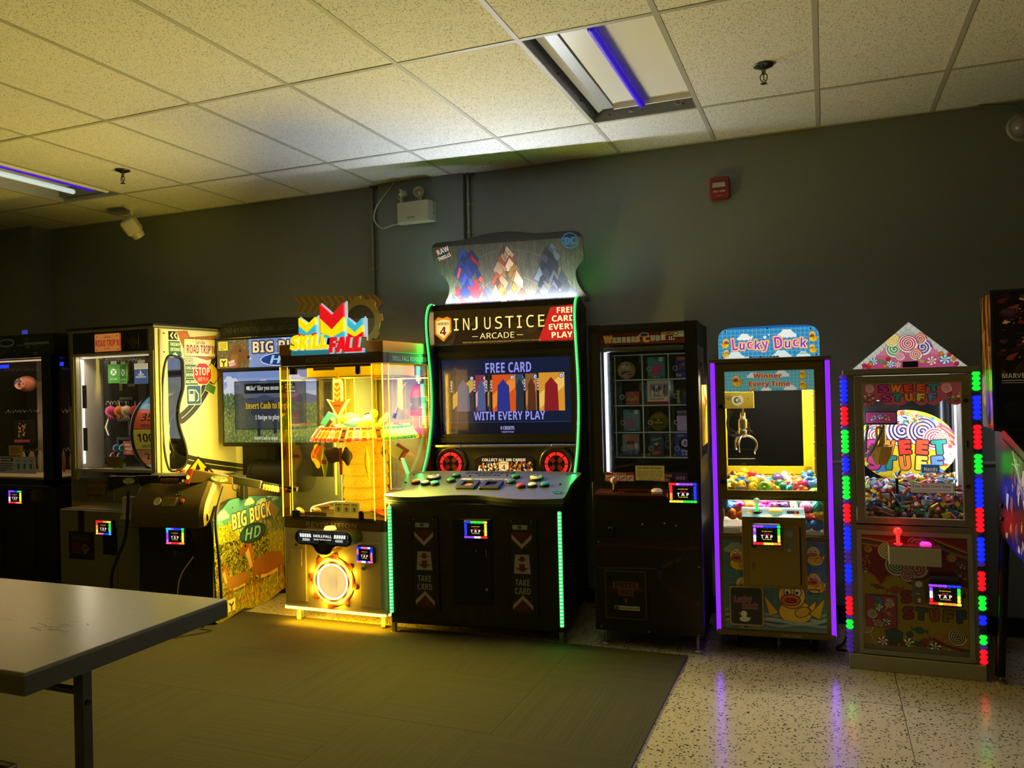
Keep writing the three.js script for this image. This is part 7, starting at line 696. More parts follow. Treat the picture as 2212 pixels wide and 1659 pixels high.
// ───────── hunting game: gun pedestal, two guns, screen stand ─────────
{
  const R = THREE.MathUtils.degToRad(6.5), P0 = [-3.923, 0, -3.943], t = thing('gun_pedestal', 'low black arcade pedestal with tan moulded top and a deer meadow side print', 'arcade machine', P0, R), b = (w, h, d, x, y, z, r) => at(bx(w, h, d, r ?? 0), x, y, z), TAN = M('#5c4e34', 0.36, 0.15), blk = M('#131211', 0.42);
  const prof = [[0, 0.03], [0.012, 0.2], [0, 0.48], [0.012, 0.66], [-0.04, 0.75], [-0.19, 0.775], [-0.4, 0.77], [-0.8, 0.72], [-0.8, 0.03], [-0.4, 0.0], [-0.12, 0.02]];
  add(t, 'body', at(ext(prof.map(([z, y]) => [z, y]), 0.55).rotateY(-PI / 2), 0.3, 0, 0), blk);
  const hump = [[0.018, 0.665], [0.02, 0.7], [-0.02, 0.8], [-0.08, 0.885], [-0.16, 0.91], [-0.3, 0.88], [-0.42, 0.8], [-0.8, 0.74], [-0.8, 0.71], [-0.3, 0.76], [-0.12, 0.74], [-0.04, 0.665]]; const hs = new THREE.Shape(); hs.moveTo(0.018, 0.665); hs.bezierCurveTo(0.03, 0.74, -0.02, 0.8, -0.07, 0.87); hs.bezierCurveTo(-0.1, 0.905, -0.13, 0.912, -0.17, 0.908); hs.bezierCurveTo(-0.3, 0.89, -0.34, 0.8, -0.46, 0.785); hs.bezierCurveTo(-0.56, 0.77, -0.7, 0.76, -0.8, 0.74); for (const [z, y] of hump.slice(8)) hs.lineTo(z, y); add(t, 'moulded_top', at(ext(hs, 0.48, 0.04, 14).rotateY(-PI / 2), 0.24, 0, 0), TAN);
  add(t, 'front_lip', ext(rrect(0.57, 0.05, 0.02), 0.01, 0.004), TAN, [0, 0.69, 0.012]); add(t, 'panel_seam', mg(b(0.003, 0.6, 0.004, -0.09, 0.36, 0.004), b(0.003, 0.6, 0.004, 0.16, 0.36, 0.004)), M('#050505', 0.6));
  add(t, 'coin_panel', bx(0.24, 0.6, 0.006, 0.002), M('#0c0b0a', 0.5), [0.035, 0.36, 0.002]); cardReader(t, 0.054, 0.57, 0.028, 0.13, 0.105, 'ccvbbbggyyyyoorrrppmvvv'); plate(t, 'number_print', 0.1, 0.05, PRINT(canvas(128, 64, (g) => { fill(g, '#12110f'); text(g, '3', 30, 34, 54, '#6a6448'); text(g, 'CREDITS', 84, 34, 22, '#4a2018', { w: 66 }); })), 0.05, 0.453, 0.006); add(t, 'sticker', bx(0.05, 0.035, 0.003), M('#4a483e', 0.5), [-0.04, 0.6, 0.006]);
  add(t, 'round_emblem', mg(at(new THREE.TorusGeometry(0.024, 0.004, 8, 26), 0, 0, 0), at(cy(0.022, 0.008, 24).rotateX(PI / 2), 0, 0, -0.002)), M('#c9c4a8', 0.35, 0.3), [-0.08, 0.787, 0.034], [-0.48, 0, 0]); plate(t, 'instruction_print', 0.1, 0.06, PRINT(canvas(128, 80, (g) => { fill(g, '#6a6448'); lines(g, 10, 12, 108, 6, 11, '#3a2418', 5); fill(g, '#7a2a1c', 84, 8, 34, 26); })), 0.01, 0.787, 0.034, [-0.48, 0, 0], 0.006); add(t, 'red_button', lathe([[0, 0.01], [0.016, 0.006], [0.02, 0]], 18), M('#7a2a1c', 0.35), [0.1, 0.79, 0.034], [1.09, 0, 0]); for (let i = 0; i < 3; i++) for (let j = 0; j < 4; j++) add(t, 'key', bx(0.014, 0.01, 0.01, 0.003), M('#4a4436', 0.5), [0.04 + i * 0.018, 0.828 + j * 0.012, 0.008 - j * 0.01], [-0.6, 0, 0]);
  const side = new THREE.Group(); side.name = 'side_wall'; side.position.set(0.302, 0, 0); side.rotation.y = PI / 2; t.add(side);
  const art = canvas(1024, 1024, (g, w, h) => { const X = (u) => u / 0.82 * w, Y = (v) => (0.8 - v) / 0.8 * h, q = (u, v) => [X(u), Y(v)], pl = (pts, c, s, k) => poly(g, pts.map(([u, v]) => q(u, v)), c, s, k);
    fill(g, '#3a6a88'); for (let i = 0; i < 7; i++) cloud(g, X(rr(0.05, 0.8)), Y(rr(0.68, 0.78)), rr(24, 44), pick(['#a8bcb4', '#c4cfc2', '#8eaab0'])); pl([[0.3, 0.45], [0.45, 0.66], [0.55, 0.6], [0.66, 0.7], [0.82, 0.58], [0.82, 0.4]], '#7a6844'); pl([[0.44, 0.42], [0.6, 0.64], [0.7, 0.56], [0.82, 0.66], [0.82, 0.4]], '#3c5058'); pl([[0, 0.6], [0.18, 0.62], [0.3, 0.5], [0.82, 0.46], [0.82, 0], [0, 0]], '#7d7420');
    for (let i = 0; i < 5200; i++) { const u = rr(0, 0.82), v = rr(0, 0.56); ray(g, [q(u, v), q(u + rr(-0.012, 0.012), v + rr(0.008, 0.03))], pick(['#a89a2a', '#5a5a1c', '#c0ac3a', '#3f4416', '#8a6a20', '#d0bc50', '#6a7a28']), rr(1.5, 4)); } for (let i = 0; i < 900; i++) disc(g, X(rr(0, 0.2)), Y(rr(0.3, 0.64)), rr(2, 6), pick(['#4a5a1c', '#7a7a24', '#2a3a14', '#9a8a2a']));
    const deer = (x, y, s, flip, head, antler) => { g.save(); g.translate(x, y); g.scale(s * flip, s); g.lineWidth = 3; poly(g, [[-10, -10], [40, -34], [150, -40], [230, -30], [260, 10], [240, 40], [120, 52], [30, 44]], '#8a5222'); poly(g, [[30, 40], [120, 52], [220, 42], [200, 60], [60, 62]], '#c8a266'); for (const lx of [10, 50, 205, 240]) poly(g, [[lx, 30], [lx + 22, 30], [lx + 12, 150], [lx + 4, 150]], '#7a4820'); poly(g, [[-14, -6], [30, -40], [0, -110], [-44, -90]], '#94592a'); poly(g, [[-8, -2], [12, -6], [-16, -90], [-40, -80]], '#c09a64'); poly(g, [[-4, -116], [-30, -128], [-90, -88], [-92, -72], [-70, -66], [-30, -80]], '#7c471e'); disc(g, -38, -104, 6, '#140c06'); disc(g, -89, -80, 6, '#140c06'); poly(g, [[-6, -118], [26, -142], [8, -104]], '#8a5a30'); if (antler) for (const k of [-1, 1]) { curve(g, [[-16, -122], [-20 + k * 20, -140], [-40 + k * 56, -150], [-30 + k * 54, -182]], '#c8b48a', 6); for (const [a, c2] of [[-140, 18], [-152, 26], [-164, 26]]) ray(g, [[-26 + k * 32, a], [-30 + k * 34 - 8, a - c2]], '#c8b48a', 4); } g.restore(); };
    for (let i = 0; i < 1500; i++) { const u = rr(0, 0.62), v = rr(0.16, 0.5); disc(g, X(u), Y(v), rr(3, 11), pick(['#1d2410', '#2a3016', '#343a16', '#20240e', '#4a4a1c', '#14180a'])); } for (let i = 0; i < 900; i++) { const u = rr(0, 0.82), v = rr(0.2, 0.5); ray(g, [q(u, v), q(u + rr(-0.012, 0.012), v + rr(0.008, 0.03))], pick(['#a89a2a', '#c0ac3a', '#8a7a24']), rr(1.5, 3)); }
    deer(X(0.4), Y(0.275), 2.0, 1, 0, 1); deer(X(0.12), Y(0.235), 1.25, 1, 0, 0); for (let i = 0; i < 600; i++) { const u = rr(0, 0.82), v = rr(0.02, 0.13); ray(g, [q(u, v), q(u + rr(-0.012, 0.012), v + rr(0.01, 0.035))], pick(['#b0a22e', '#6a6a1c', '#c8b440', '#4a4e18']), rr(2, 4)); } for (let i = 0; i < 12; i++) disc(g, X(rr(0.1, 0.8)), Y(rr(0.04, 0.13)), rr(9, 16), '#a8201c');
    text(g, 'BIG BUCK', ...q(0.42, 0.63), 180, '#d8c08a', { w: 580, rot: -0.06, stroke: '#2a3a44', sw: 26 }); text(g, 'BIG BUCK', ...q(0.42, 0.63), 180, '#dcc48c', { w: 580, rot: -0.06, stroke: '#8a6a3a', sw: 8 }); disc(g, ...q(0.43, 0.51), 190, '#22424c', '#12242a', 10, 80); text(g, 'HD', ...q(0.43, 0.51), 140, '#6f9aa8', { w: 250, skew: 0.25, stroke: '#10242c', sw: 18 });
    rrc(g, X(0.13), Y(0.125), 100, 100, 4, '#e6dca8'); g.beginPath(); g.arc(X(0.13) + 50, Y(0.125) + 26, 24, 0.3, PI - 0.3); g.strokeStyle = '#15140c'; g.lineWidth = 16; g.stroke(); ray(g, [[X(0.13) + 50, Y(0.125) + 50], [X(0.13) + 50, Y(0.125) + 92]], '#15140c', 16); text(g, 'RAW', ...q(0.05, 0.1), 52, '#ece8dc', { rot: -0.4, w: 84, stroke: '#7a1c16', sw: 12 }); text(g, 'THRILLS', ...q(0.06, 0.065), 40, '#ece8dc', { rot: -0.4, w: 96, stroke: '#7a1c16', sw: 12 }); });
  const sp = shp([[0.0, 0.02], [0.012, 0.2], [-0.002, 0.48], [0.0, 0.665], [0.06, 0.7], [0.16, 0.762], [0.2, 0.77], [0.4, 0.765], [0.6, 0.74], [0.815, 0.705], [0.815, 0.04], [0.6, 0.0], [0.42, -0.0], [0.3, 0.03], [0.16, 0.01], [0.04, 0.0]]), sg = ext(sp, 0.004); { const p = sg.attributes.position, uv = sg.attributes.uv; for (let i = 0; i < p.count; i++) uv.setXY(i, p.getX(i) / 0.82, p.getY(i) / 0.8); } add(side, 'side_image', sg, PRINT(art, 0, 0.3), [0, 0.002, 0]);
  for (const u of [0.2, 0.6, 0.78]) add(side, 'screw', lathe([[0, 0.004], [0.005, 0.003], [0.006, 0]], 10).rotateX(PI / 2), blk, [u, 0.72, 0.006]); add(t, 'gun_rest', mg(b(0.07, 0.13, 0.05, -0.36, 0.74, -0.04, 0.004), b(0.1, 0.02, 0.08, -0.35, 0.67, -0.04)), M('#a8a490', 0.5)); add(t, 'gun_rest', mg(b(0.03, 0.1, 0.05, 0.2, 0.86, -0.13, 0.004), b(0.03, 0.1, 0.05, 0.33, 0.81, -0.3, 0.004)), blk);
  const gun = (label, p, r, pad, stock) => { const g = thing('toy_gun', label, 'toy gun', p); g.rotation.set(...r); const st = new THREE.Shape(); st.moveTo(0, 0.026); st.lineTo(0.03, 0.03); st.lineTo(0.26, 0.026); st.lineTo(0.27, -0.012); st.lineTo(0.16, -0.018); st.bezierCurveTo(0.1, -0.03, 0.06, -0.04, 0.0, -0.052); add(g, 'stock', ext(st, 0.026, 0.006), M(stock, 0.4), [0.02, 0, -0.013]); add(g, 'butt_pad', ext(shp([[0.025, 0.034], [0, 0.034], [-0.01, -0.056], [0.018, -0.06]]), 0.034, 0.003), M(pad, 0.6), [0, 0, -0.017]); add(g, 'receiver', bx(0.22, 0.052, 0.036, 0.008), M('#2e2a22', 0.35, 0.4), [0.36, 0.012, 0]);
    const em = add(g, 'oval_emblem', fit(ext(new THREE.Shape().absellipse(0, 0, 0.055, 0.022, 0, 2 * PI), 0.003)), PRINT(canvas(192, 80, (q) => { fill(q, '#d6d0b0'); disc(q, 96, 40, 90, null, '#4a6a5a', 8, 34); text(q, 'BIG BUCK', 96, 30, 34, '#3a5a6a', { w: 130 }); text(q, 'HD', 96, 58, 28, '#7a3a1c', { w: 40 }); }), 0, 0.3), [0.2, 0.002, 0.0205]); add(g, 'trigger_guard', new THREE.TorusGeometry(0.022, 0.003, 6, 20), BLACK, [0.31, -0.03, 0]); add(g, 'barrel', mg(at(cy(0.011, 0.22, 16), 0.57, 0.022, 0, 0, 0, PI / 2), at(cy(0.009, 0.2, 16), 0.56, 0.0, 0, 0, 0, PI / 2)), M('#191816', 0.3, 0.6)); const rings = []; for (let i = 0; i < 9; i++) rings.push([0.019, i * 0.018], [0.022, i * 0.018 + 0.008], [0.018, i * 0.018 + 0.013]); add(g, 'pump_grip', at(lathe(rings, 18), 0.48, 0.002, 0, 0, 0, -PI / 2), M('#7a4a20', 0.45)); add(g, 'muzzle', cy(0.014, 0.03, 16).rotateZ(PI / 2), BLACK, [0.69, 0.022, 0]); return g; };
  gun('brown toy shotgun with a red butt pad resting across the top of the deer pedestal', [P0[0] + 0.1, 0.955, P0[2] - 0.05], [-0.12, 0.42, -0.15], '#a83420', '#6e5634'); gun('black toy shotgun with an oval emblem lying at the left end of the deer pedestal', [P0[0] - 0.55, 0.9, P0[2] - 0.02], [0, -0.05, 0.03], '#17150f', '#1d1b17');
  tag(add(scene, 'gun_cable', tube([[P0[0] + 0.33, 0.87, P0[2] - 0.1], [P0[0] + 0.4, 0.7, P0[2] + 0.05], [P0[0] + 0.42, 0.4, P0[2] + 0.05], [P0[0] + 0.4, 0.12, P0[2] + 0.04], [P0[0] + 0.28, 0.02, P0[2] + 0.06]], 0.009, 60, 8), RUBBER), 'thick black gun cable hanging down the right corner of the deer pedestal', 'cable');
  tag(add(scene, 'gun_cable', tube([[P0[0] - 0.3, 0.85, P0[2] + 0.06], [P0[0] - 0.33, 0.55, P0[2] + 0.07], [P0[0] - 0.42, 0.3, P0[2] + 0.1], [P0[0] - 0.4, 0.05, P0[2] + 0.1]], 0.01, 60, 8), RUBBER), 'thick black gun cable hanging down the left corner of the deer pedestal', 'cable');
  tag(add(scene, 'reader_wire', tube([[P0[0] + 0.17, 0.44, P0[2] + 0.0], [P0[0] + 0.1, 0.32, P0[2] + 0.04], [P0[0] + 0.06, 0.15, P0[2] + 0.035], [P0[0] + 0.07, 0.006, P0[2] + 0.06]], 0.004, 50, 6), M('#a8a48c', 0.5)), 'thin pale wire curving down the front of the deer pedestal', 'wire');
  // screen on its stand
  const s = thing('game_screen', 'large flat screen on a black post below a lit wildlife marquee', 'arcade screen', [-3.72, 0, -4.66], 0);
  const sc = canvas(1024, 640, (g, w, h) => { const bands = ['#7c94cc', '#8ea4d4', '#a4b4d8', '#bcc6dc']; bands.forEach((c, i) => fill(g, c, 0, i * 60, w, 60)); for (let i = 0; i < 5; i++) cloud(g, rr(0, w), rr(20, 160), rr(24, 50), '#d4daea'); poly(g, [[0, 250], [160, 200], [300, 260], [460, 210], [700, 270], [900, 200], [1024, 230], [1024, 330], [0, 330]], '#5a6488'); fill(g, '#5c7034', 0, 300, w, 340); for (let i = 0; i < 4200; i++) { const x = rr(0, w), y = rr(290, 640); ray(g, [[x, y], [x + rr(-6, 6), y - rr(4, 22)]], pick(['#7a9440', '#3c5424', '#9aa85a', '#c0b87a', '#4a6430', '#88784a']), rr(2, 4)); } for (let i = 0; i < 300; i++) disc(g, rr(0, 220), rr(200, 330), rr(5, 14), pick(['#3a5230', '#4c643a', '#627a48']));
    poly(g, [[320, 300], [560, 250], [600, 330], [590, 560], [560, 560], [548, 430], [420, 430], [410, 580], [380, 580], [372, 420], [310, 380]], '#2c2a34'); g.globalAlpha = 0.72; rrc(g, 130, 90, 780, 430, 6, '#3a3e48', '#20222a', 8); g.globalAlpha = 1; fill(g, '#16181e', 240, 110, 560, 90); text(g, '"Like" like you mean it!', 470, 152, 52, '#e8e6dc', { fam: 'serif', w: 400 }); fill(g, '#d8d8d0', 262, 136, 40, 30); text(g, 'check out', 730, 126, 22, '#e0e0d8', { w: 80 }); text(g, 'BIG BUCK', 740, 152, 30, '#e0c87a', { w: 110 }); fill(g, '#3a5490', 690, 170, 120, 24); text(g, 'on facebook', 750, 183, 20, '#e8e8f0', { w: 100 }); text(g, 'Insert Cash to Begin', 500, 310, 74, '#e8c22a', { fam: 'serif', w: 500, stroke: '#4a3a08', sw: 6 }); text(g, '1 Swipe to play', 490, 414, 54, '#f0f0e8', { fam: 'serif', w: 270 }); text(g, 'Insert Cash to Begin', 470, 600, 38, '#f0ecd8', { fam: 'serif', w: 260 }); });
  add(s, 'screen_housing', bx(0.86, 0.57, 0.05, 0.008), BLACK, [0.005, 1.365, -0.03]); add(s, 'screen', bx(0.815, 0.515, 0.004), PRINT(sc, 0.8, 0.15, '#404040'), [0.005, 1.367, -0.004]); rectLight(s, '#a8b4b0', 0.5 * L.screen, 0.78, 0.48, [0.005, 1.367, 0.004], [0, PI, 0]);
  const mq = canvas(1024, 280, (g, w, h) => { fill(g, '#6f86c4'); for (let i = 0; i < 8; i++) cloud(g, rr(300, 1000), rr(30, 240), rr(20, 40), pick(['#8fa2d4', '#b8c4e0', '#7f94cc'])); fill(g, '#5a5238', 0, 0, 330, 280); for (let i = 0; i < 500; i++) disc(g, rr(0, 330), rr(0, 280), rr(3, 9), pick(['#6a6040', '#4a4028', '#7c7048'])); poly(g, [[110, 280], [120, 150], [170, 60], [240, 40], [270, 90], [330, 150], [340, 190], [280, 210], [230, 280]], '#6a4424'); poly(g, [[170, 60], [120, 20], [150, 100]], '#7a5430'); poly(g, [[240, 44], [290, 14], [262, 90]], '#7a5430'); disc(g, 240, 110, 11, '#140c08'); disc(g, 326, 178, 13, '#140c08'); poly(g, [[150, 140], [220, 150], [210, 280], [120, 280]], '#80552e'); rrc(g, 16, 14, 96, 86, 4, '#d8c83a'); lines(g, 24, 28, 80, 5, 15, '#4a3a10', 5); rrc(g, 28, 184, 78, 78, 4, '#e0d058'); ray(g, [[67, 216], [67, 254]], '#15140c', 13); g.beginPath(); g.arc(67, 200, 18, 0.2, PI - 0.2); g.strokeStyle = '#15140c'; g.lineWidth = 13; g.stroke(); text(g, 'RAW', 150, 218, 42, '#eee', { rot: -0.3, w: 66, stroke: '#8a1c16', sw: 10 }); text(g, 'THRILLS', 156, 246, 32, '#eee', { rot: -0.3, w: 72, stroke: '#8a1c16', sw: 10 });
    text(g, 'BIG BUCK', 660, 84, 150, '#e0cfa0', { w: 600, stroke: '#1e2c5a', sw: 26 }); text(g, 'BIG BUCK', 660, 84, 150, '#e2d2a4', { w: 600, stroke: '#8a6030', sw: 7 }); disc(g, 660, 210, 210, '#203c8a', '#c8d0e0', 8, 62); text(g, 'HD', 660, 210, 116, '#9ac4f0', { w: 250, skew: 0.3, stroke: '#10245a', sw: 14 }); });
  add(s, 'marquee_frame', mg(b(0.92, 0.235, 0.08, -0.015, 1.755, -0.06, 0.004)), BLACK); add(s, 'marquee', bx(0.9, 0.205, 0.005), PRINT(mq, 0.85, 0.3), [-0.015, 1.757, -0.018]); rectLight(s, '#c8d0ff', 0.4 * L.screen, 0.9, 0.18, [0.005, 1.757, -0.01], [0, PI, 0]);
  const tps = new THREE.Shape(); tps.moveTo(-0.47, 0); tps.lineTo(0.44, 0); tps.lineTo(0.44, 0.1); tps.bezierCurveTo(0.42, 0.13, 0.36, 0.1, 0.3, 0.11); tps.bezierCurveTo(0.1, 0.13, -0.1, 0.12, -0.3, 0.115); tps.lineTo(-0.46, 0.1); const tt = canvas(1024, 128, (g, w) => { fill(g, '#2c2b20'); for (let i = 0; i < 420; i++) poly(g, [[rr(0, w), rr(0, 128)], [rr(0, w), rr(0, 128)], [rr(0, w), rr(0, 128)]].map(([x, y], k, a) => [a[0][0] + (x - a[0][0]) * 0.03, a[0][1] + (y - a[0][1]) * 0.3]), pick(['#3c3a28', '#232218', '#4a4630', '#33341f'])); text(g, 'THE #1 HUNTING GAME JUST GOT BIGGER', 500, 78, 58, '#5c6050', { w: 900, stroke: '#191a14', sw: 10 }); }); add(s, 'header_board', fit(ext(tps, 0.012, 0.002)), PRINT(tt, 0, 0.5), [0, 1.885, -0.07]);
  add(s, 'post', mg(b(0.075, 1.1, 0.06, -0.08, 0.56, -0.14, 0.006), b(0.5, 0.03, 0.28, 0, 0.015, -0.26, 0.006)), BLACK); add(s, 'drum_speaker', mg(at(cy(0.115, 0.42, 36), 0.02, 0.86, -0.12, 0, 0, PI / 2), at(cy(0.12, 0.02, 36), -0.2, 0.86, -0.12, 0, 0, PI / 2)), M('#181714', 0.5)); add(s, 'backing_board', bx(0.8, 1.0, 0.02), BLACK, [0.0, 1.35, -0.2]);
}

// ───────── black gift machine at the left edge ─────────
{
  const t = thing('prize_machine', 'black gift machine at the left edge with prizes on hooks behind glass', 'arcade machine', [-5.95, 0, -4.3], 0), b = (w, h, d, x, y, z, r) => at(bx(w, h, d, r ?? 0), x, y, z), blk = M('#151412', 0.42), D = 0.6, W = 1.08;
  add(t, 'cabinet', mg(b(W, 0.8, D, 0, 0.4, -D / 2, 0.006), b(W, 0.18, D, 0, 1.87, -D / 2, 0.006), b(0.12, 1.0, 0.04, 0.48, 1.3, -0.02), b(0.12, 1.0, 0.04, -0.48, 1.3, -0.02), b(W, 1.0, 0.02, 0, 1.3, -D + 0.01), b(0.02, 1.0, 0.06, 0.53, 1.3, -0.03), b(0.02, 1.0, 0.16, 0.53, 1.3, -D + 0.08), b(0.02, 1.0, D, -0.53, 1.3, -D / 2), b(W, 0.05, 0.04, 0, 0.825, -0.02)), blk);
  add(t, 'front_glass', bx(0.84, 0.92, 0.004), GLASS, [0, 1.32, -0.012]); add(t, 'side_glass', bx(0.004, 0.94, 0.36), GLASS, [0.532, 1.31, -0.25]); add(t, 'ledge', b(W, 0.02, 0.08, 0, 0, 0, 0.004), blk, [0, 0.8, 0.03]);
  const hd = canvas(768, 120, (g) => { fill(g, '#16201c'); for (let i = 0; i < 60; i++) rrc(g, rr(120, 700), rr(10, 100), rr(8, 50), rr(4, 24), 3, pick(['#3a4440', '#28322e', '#4c5650', '#1e2824'])); disc(g, 420, 36, 60, null, '#6a7a74', 10, 20); fill(g, '#6a7068', 560, 40, 200, 14); rrc(g, 190, 14, 130, 90, 10, '#2c6458'); poly(g, [[240, 40], [312, 40], [304, 84], [262, 92], [238, 70]], '#b8bcae'); ray(g, [[256, 56], [272, 74], [296, 54]], '#2c6458', 8); }); plate(t, 'header_print', 1.04, 0.16, PRINT(hd, 0.02, 0.4), 0, 1.87, 0.001);
  add(t, 'blue_sign', bx(0.05, 0.03, 0.01), E('#5a5cff', 0.35), [0.17, 1.985, -0.06]);
  add(t, 'inner_back', bx(0.98, 0.98, 0.01), M('#2a2624', 0.3, 0.3), [0, 1.3, -D + 0.03]); add(t, 'inner_post', mg(b(0.17, 0.98, 0.02, 0, 0, 0), b(0.02, 0.98, 0.05, 0.08, 0, 0.02)), M('#bdb6a8', 0.45), [-0.08, 1.3, -0.42]); add(t, 'inner_floor', bx(1.0, 0.01, 0.54), M('#c4b89c', 0.5), [0, 0.858, -0.3]); add(t, 'inner_panel', bx(0.3, 0.5, 0.01), M('#232c58', 0.4), [0.2, 1.25, -0.53]);
  for (const [x, y, z, w] of [[-0.36, 1.69, -0.31, 0.1], [0.26, 1.69, -0.31, 0.12]]) { add(t, 'blue_letters', bx(w, 0.03, 0.006), E('#2238ff', 1.1), [x - 0.05, y + 0.05, z]); }
  add(t, 'lamp_bar', mg(b(0.9, 0.012, 0.014, 0, 0, 0, 0.003)), E('#ffdcae', 0.5), [0, 1.765, -0.09]); rectLight(t, '#ffd09a', L.gift, 0.9, 0.014, [0, 1.757, -0.09], [-PI / 2 - 0.4, 0, 0]);
  for (const [x, y] of [[-0.16, 1.71], [0.34, 1.7], [-0.17, 1.365], [0.36, 1.36], [-0.1, 1.04], [0.3, 1.05]]) { const h = add(t, 'spiral_hook', helix(0.014, 0.026, 9, 0.003, 8), CHROME, [x, y, -0.42], [0, -0.6, 0]); add(h, 'hook_bracket', b(0.1, 0.03, 0.01, 0, 0, 0), M('#cfc8ba', 0.4)); }
  plate(t, 'rule_sticker', 0.155, 0.078, PRINT(canvas(192, 96, (g) => { fill(g, '#a8842c'); lines(g, 14, 14, 160, 6, 13, '#3a2c10', 5); }), 0.06), 0.116, 1.068, -0.008); plate(t, 'instruction_sticker', 0.66, 0.13, PRINT(canvas(512, 110, (g) => { fill(g, '#8f8874'); rrc(g, 170, 8, 150, 24, 10, '#1c1c1a'); text(g, 'HOW TO PLAY', 245, 21, 17, '#d8d0b8', { w: 120 }); lines(g, 150, 44, 180, 5, 12, '#26241e', 5); for (let i = 0; i < 3; i++) { fill(g, '#1c5a5a', 356 + i * 52, 46, 20, 34); text(g, ['Small', 'Big', 'Large'][i], 366 + i * 52, 26, 13, '#26241e'); } }), 0.06), 0.0, 0.957, -0.008);
  cardReader(t, 0.167, 0.718, 0.03, 0.135, 0.1, 'vvvbbggyyyyooprrrpwwvv'); add(t, 'coin_door', bx(0.24, 0.5, 0.008, 0.003), M('#1b1917', 0.5), [0.2, 0.42, 0.002]); add(t, 'prize_flap', bx(0.36, 0.3, 0.01, 0.003), M('#1d1a16', 0.5), [-0.22, 0.3, 0.003]);
  const bag = thing('treat_bag', 'pink foil treat bag hanging from the upper hook of the black gift machine', 'treat bag', [-6.06, 1.59, -4.58], 0.2); add(bag, 'pouch', new THREE.SphereGeometry(1, 18, 12).scale(0.09, 0.065, 0.04), M('#c27a6a', 0.4)); add(bag, 'front_print', fit(ext(new THREE.Shape().absellipse(-0.03, 0, 0.05, 0.045, 0, 2 * PI), 0.004)), PRINT(canvas(128, 128, (g) => { fill(g, '#d8b0a0'); for (let i = 0; i < 14; i++) disc(g, rr(10, 118), rr(10, 118), rr(8, 18), pick(['#8a3a3a', '#5a6a9a', '#e8d0b0', '#b85a4a']), '#4a1c1c', 3); })), [0, 0, 0.038]);
  const bx3 = thing('toy_box', 'black boxed building set with a flower print in the black gift machine', 'toy box', [-6.125, 1.11, -4.6], 0.12); add(bx3, 'carton', bx(0.16, 0.18, 0.05, 0.002), M('#171412', 0.4), [0, 0.09, 0]); plate(bx3, 'front_print', 0.156, 0.176, PRINT(canvas(192, 224, (g) => { fill(g, '#191613'); for (let i = 0; i < 16; i++) disc(g, 96 + rr(-46, 46), rr(30, 170), rr(8, 18), pick(['#d88a6a', '#c8a05a', '#e0b090', '#7a8a3a', '#b86a6a']), '#3a1c14', 3); ray(g, [[96, 190], [96, 100]], '#6a7a3a', 5); fill(g, '#b8485a', 0, 196, 192, 28); }), 0.05), 0, 0.09, 0.026);
  for (let i = 0; i < 6; i++) { const o = thing('snack_bag', ['pale green snack bag first in the bottom hook row of the black gift machine', 'tan snack bag second in the bottom hook row of the black gift machine', 'silver snack bag third in the bottom hook row of the black gift machine', 'olive snack bag fourth in the bottom hook row of the black gift machine', 'brown snack bag fifth in the bottom hook row of the black gift machine', 'yellow snack bag last in the bottom hook row of the black gift machine'][i], 'snack bag', [(i > 2 ? -5.76 : -6.12) + (i % 3) * 0.06, 0.955, -4.58 - (i % 3) * 0.03], rr(-0.3, 0.3)); add(o, 'pouch', new THREE.SphereGeometry(1, 12, 9).scale(0.028, 0.085, 0.014), M(['#a8b08a', '#a88a5a', '#b4b0a0', '#8a8a4a', '#7a5a34', '#b8a84a'][i], 0.35)); }
}

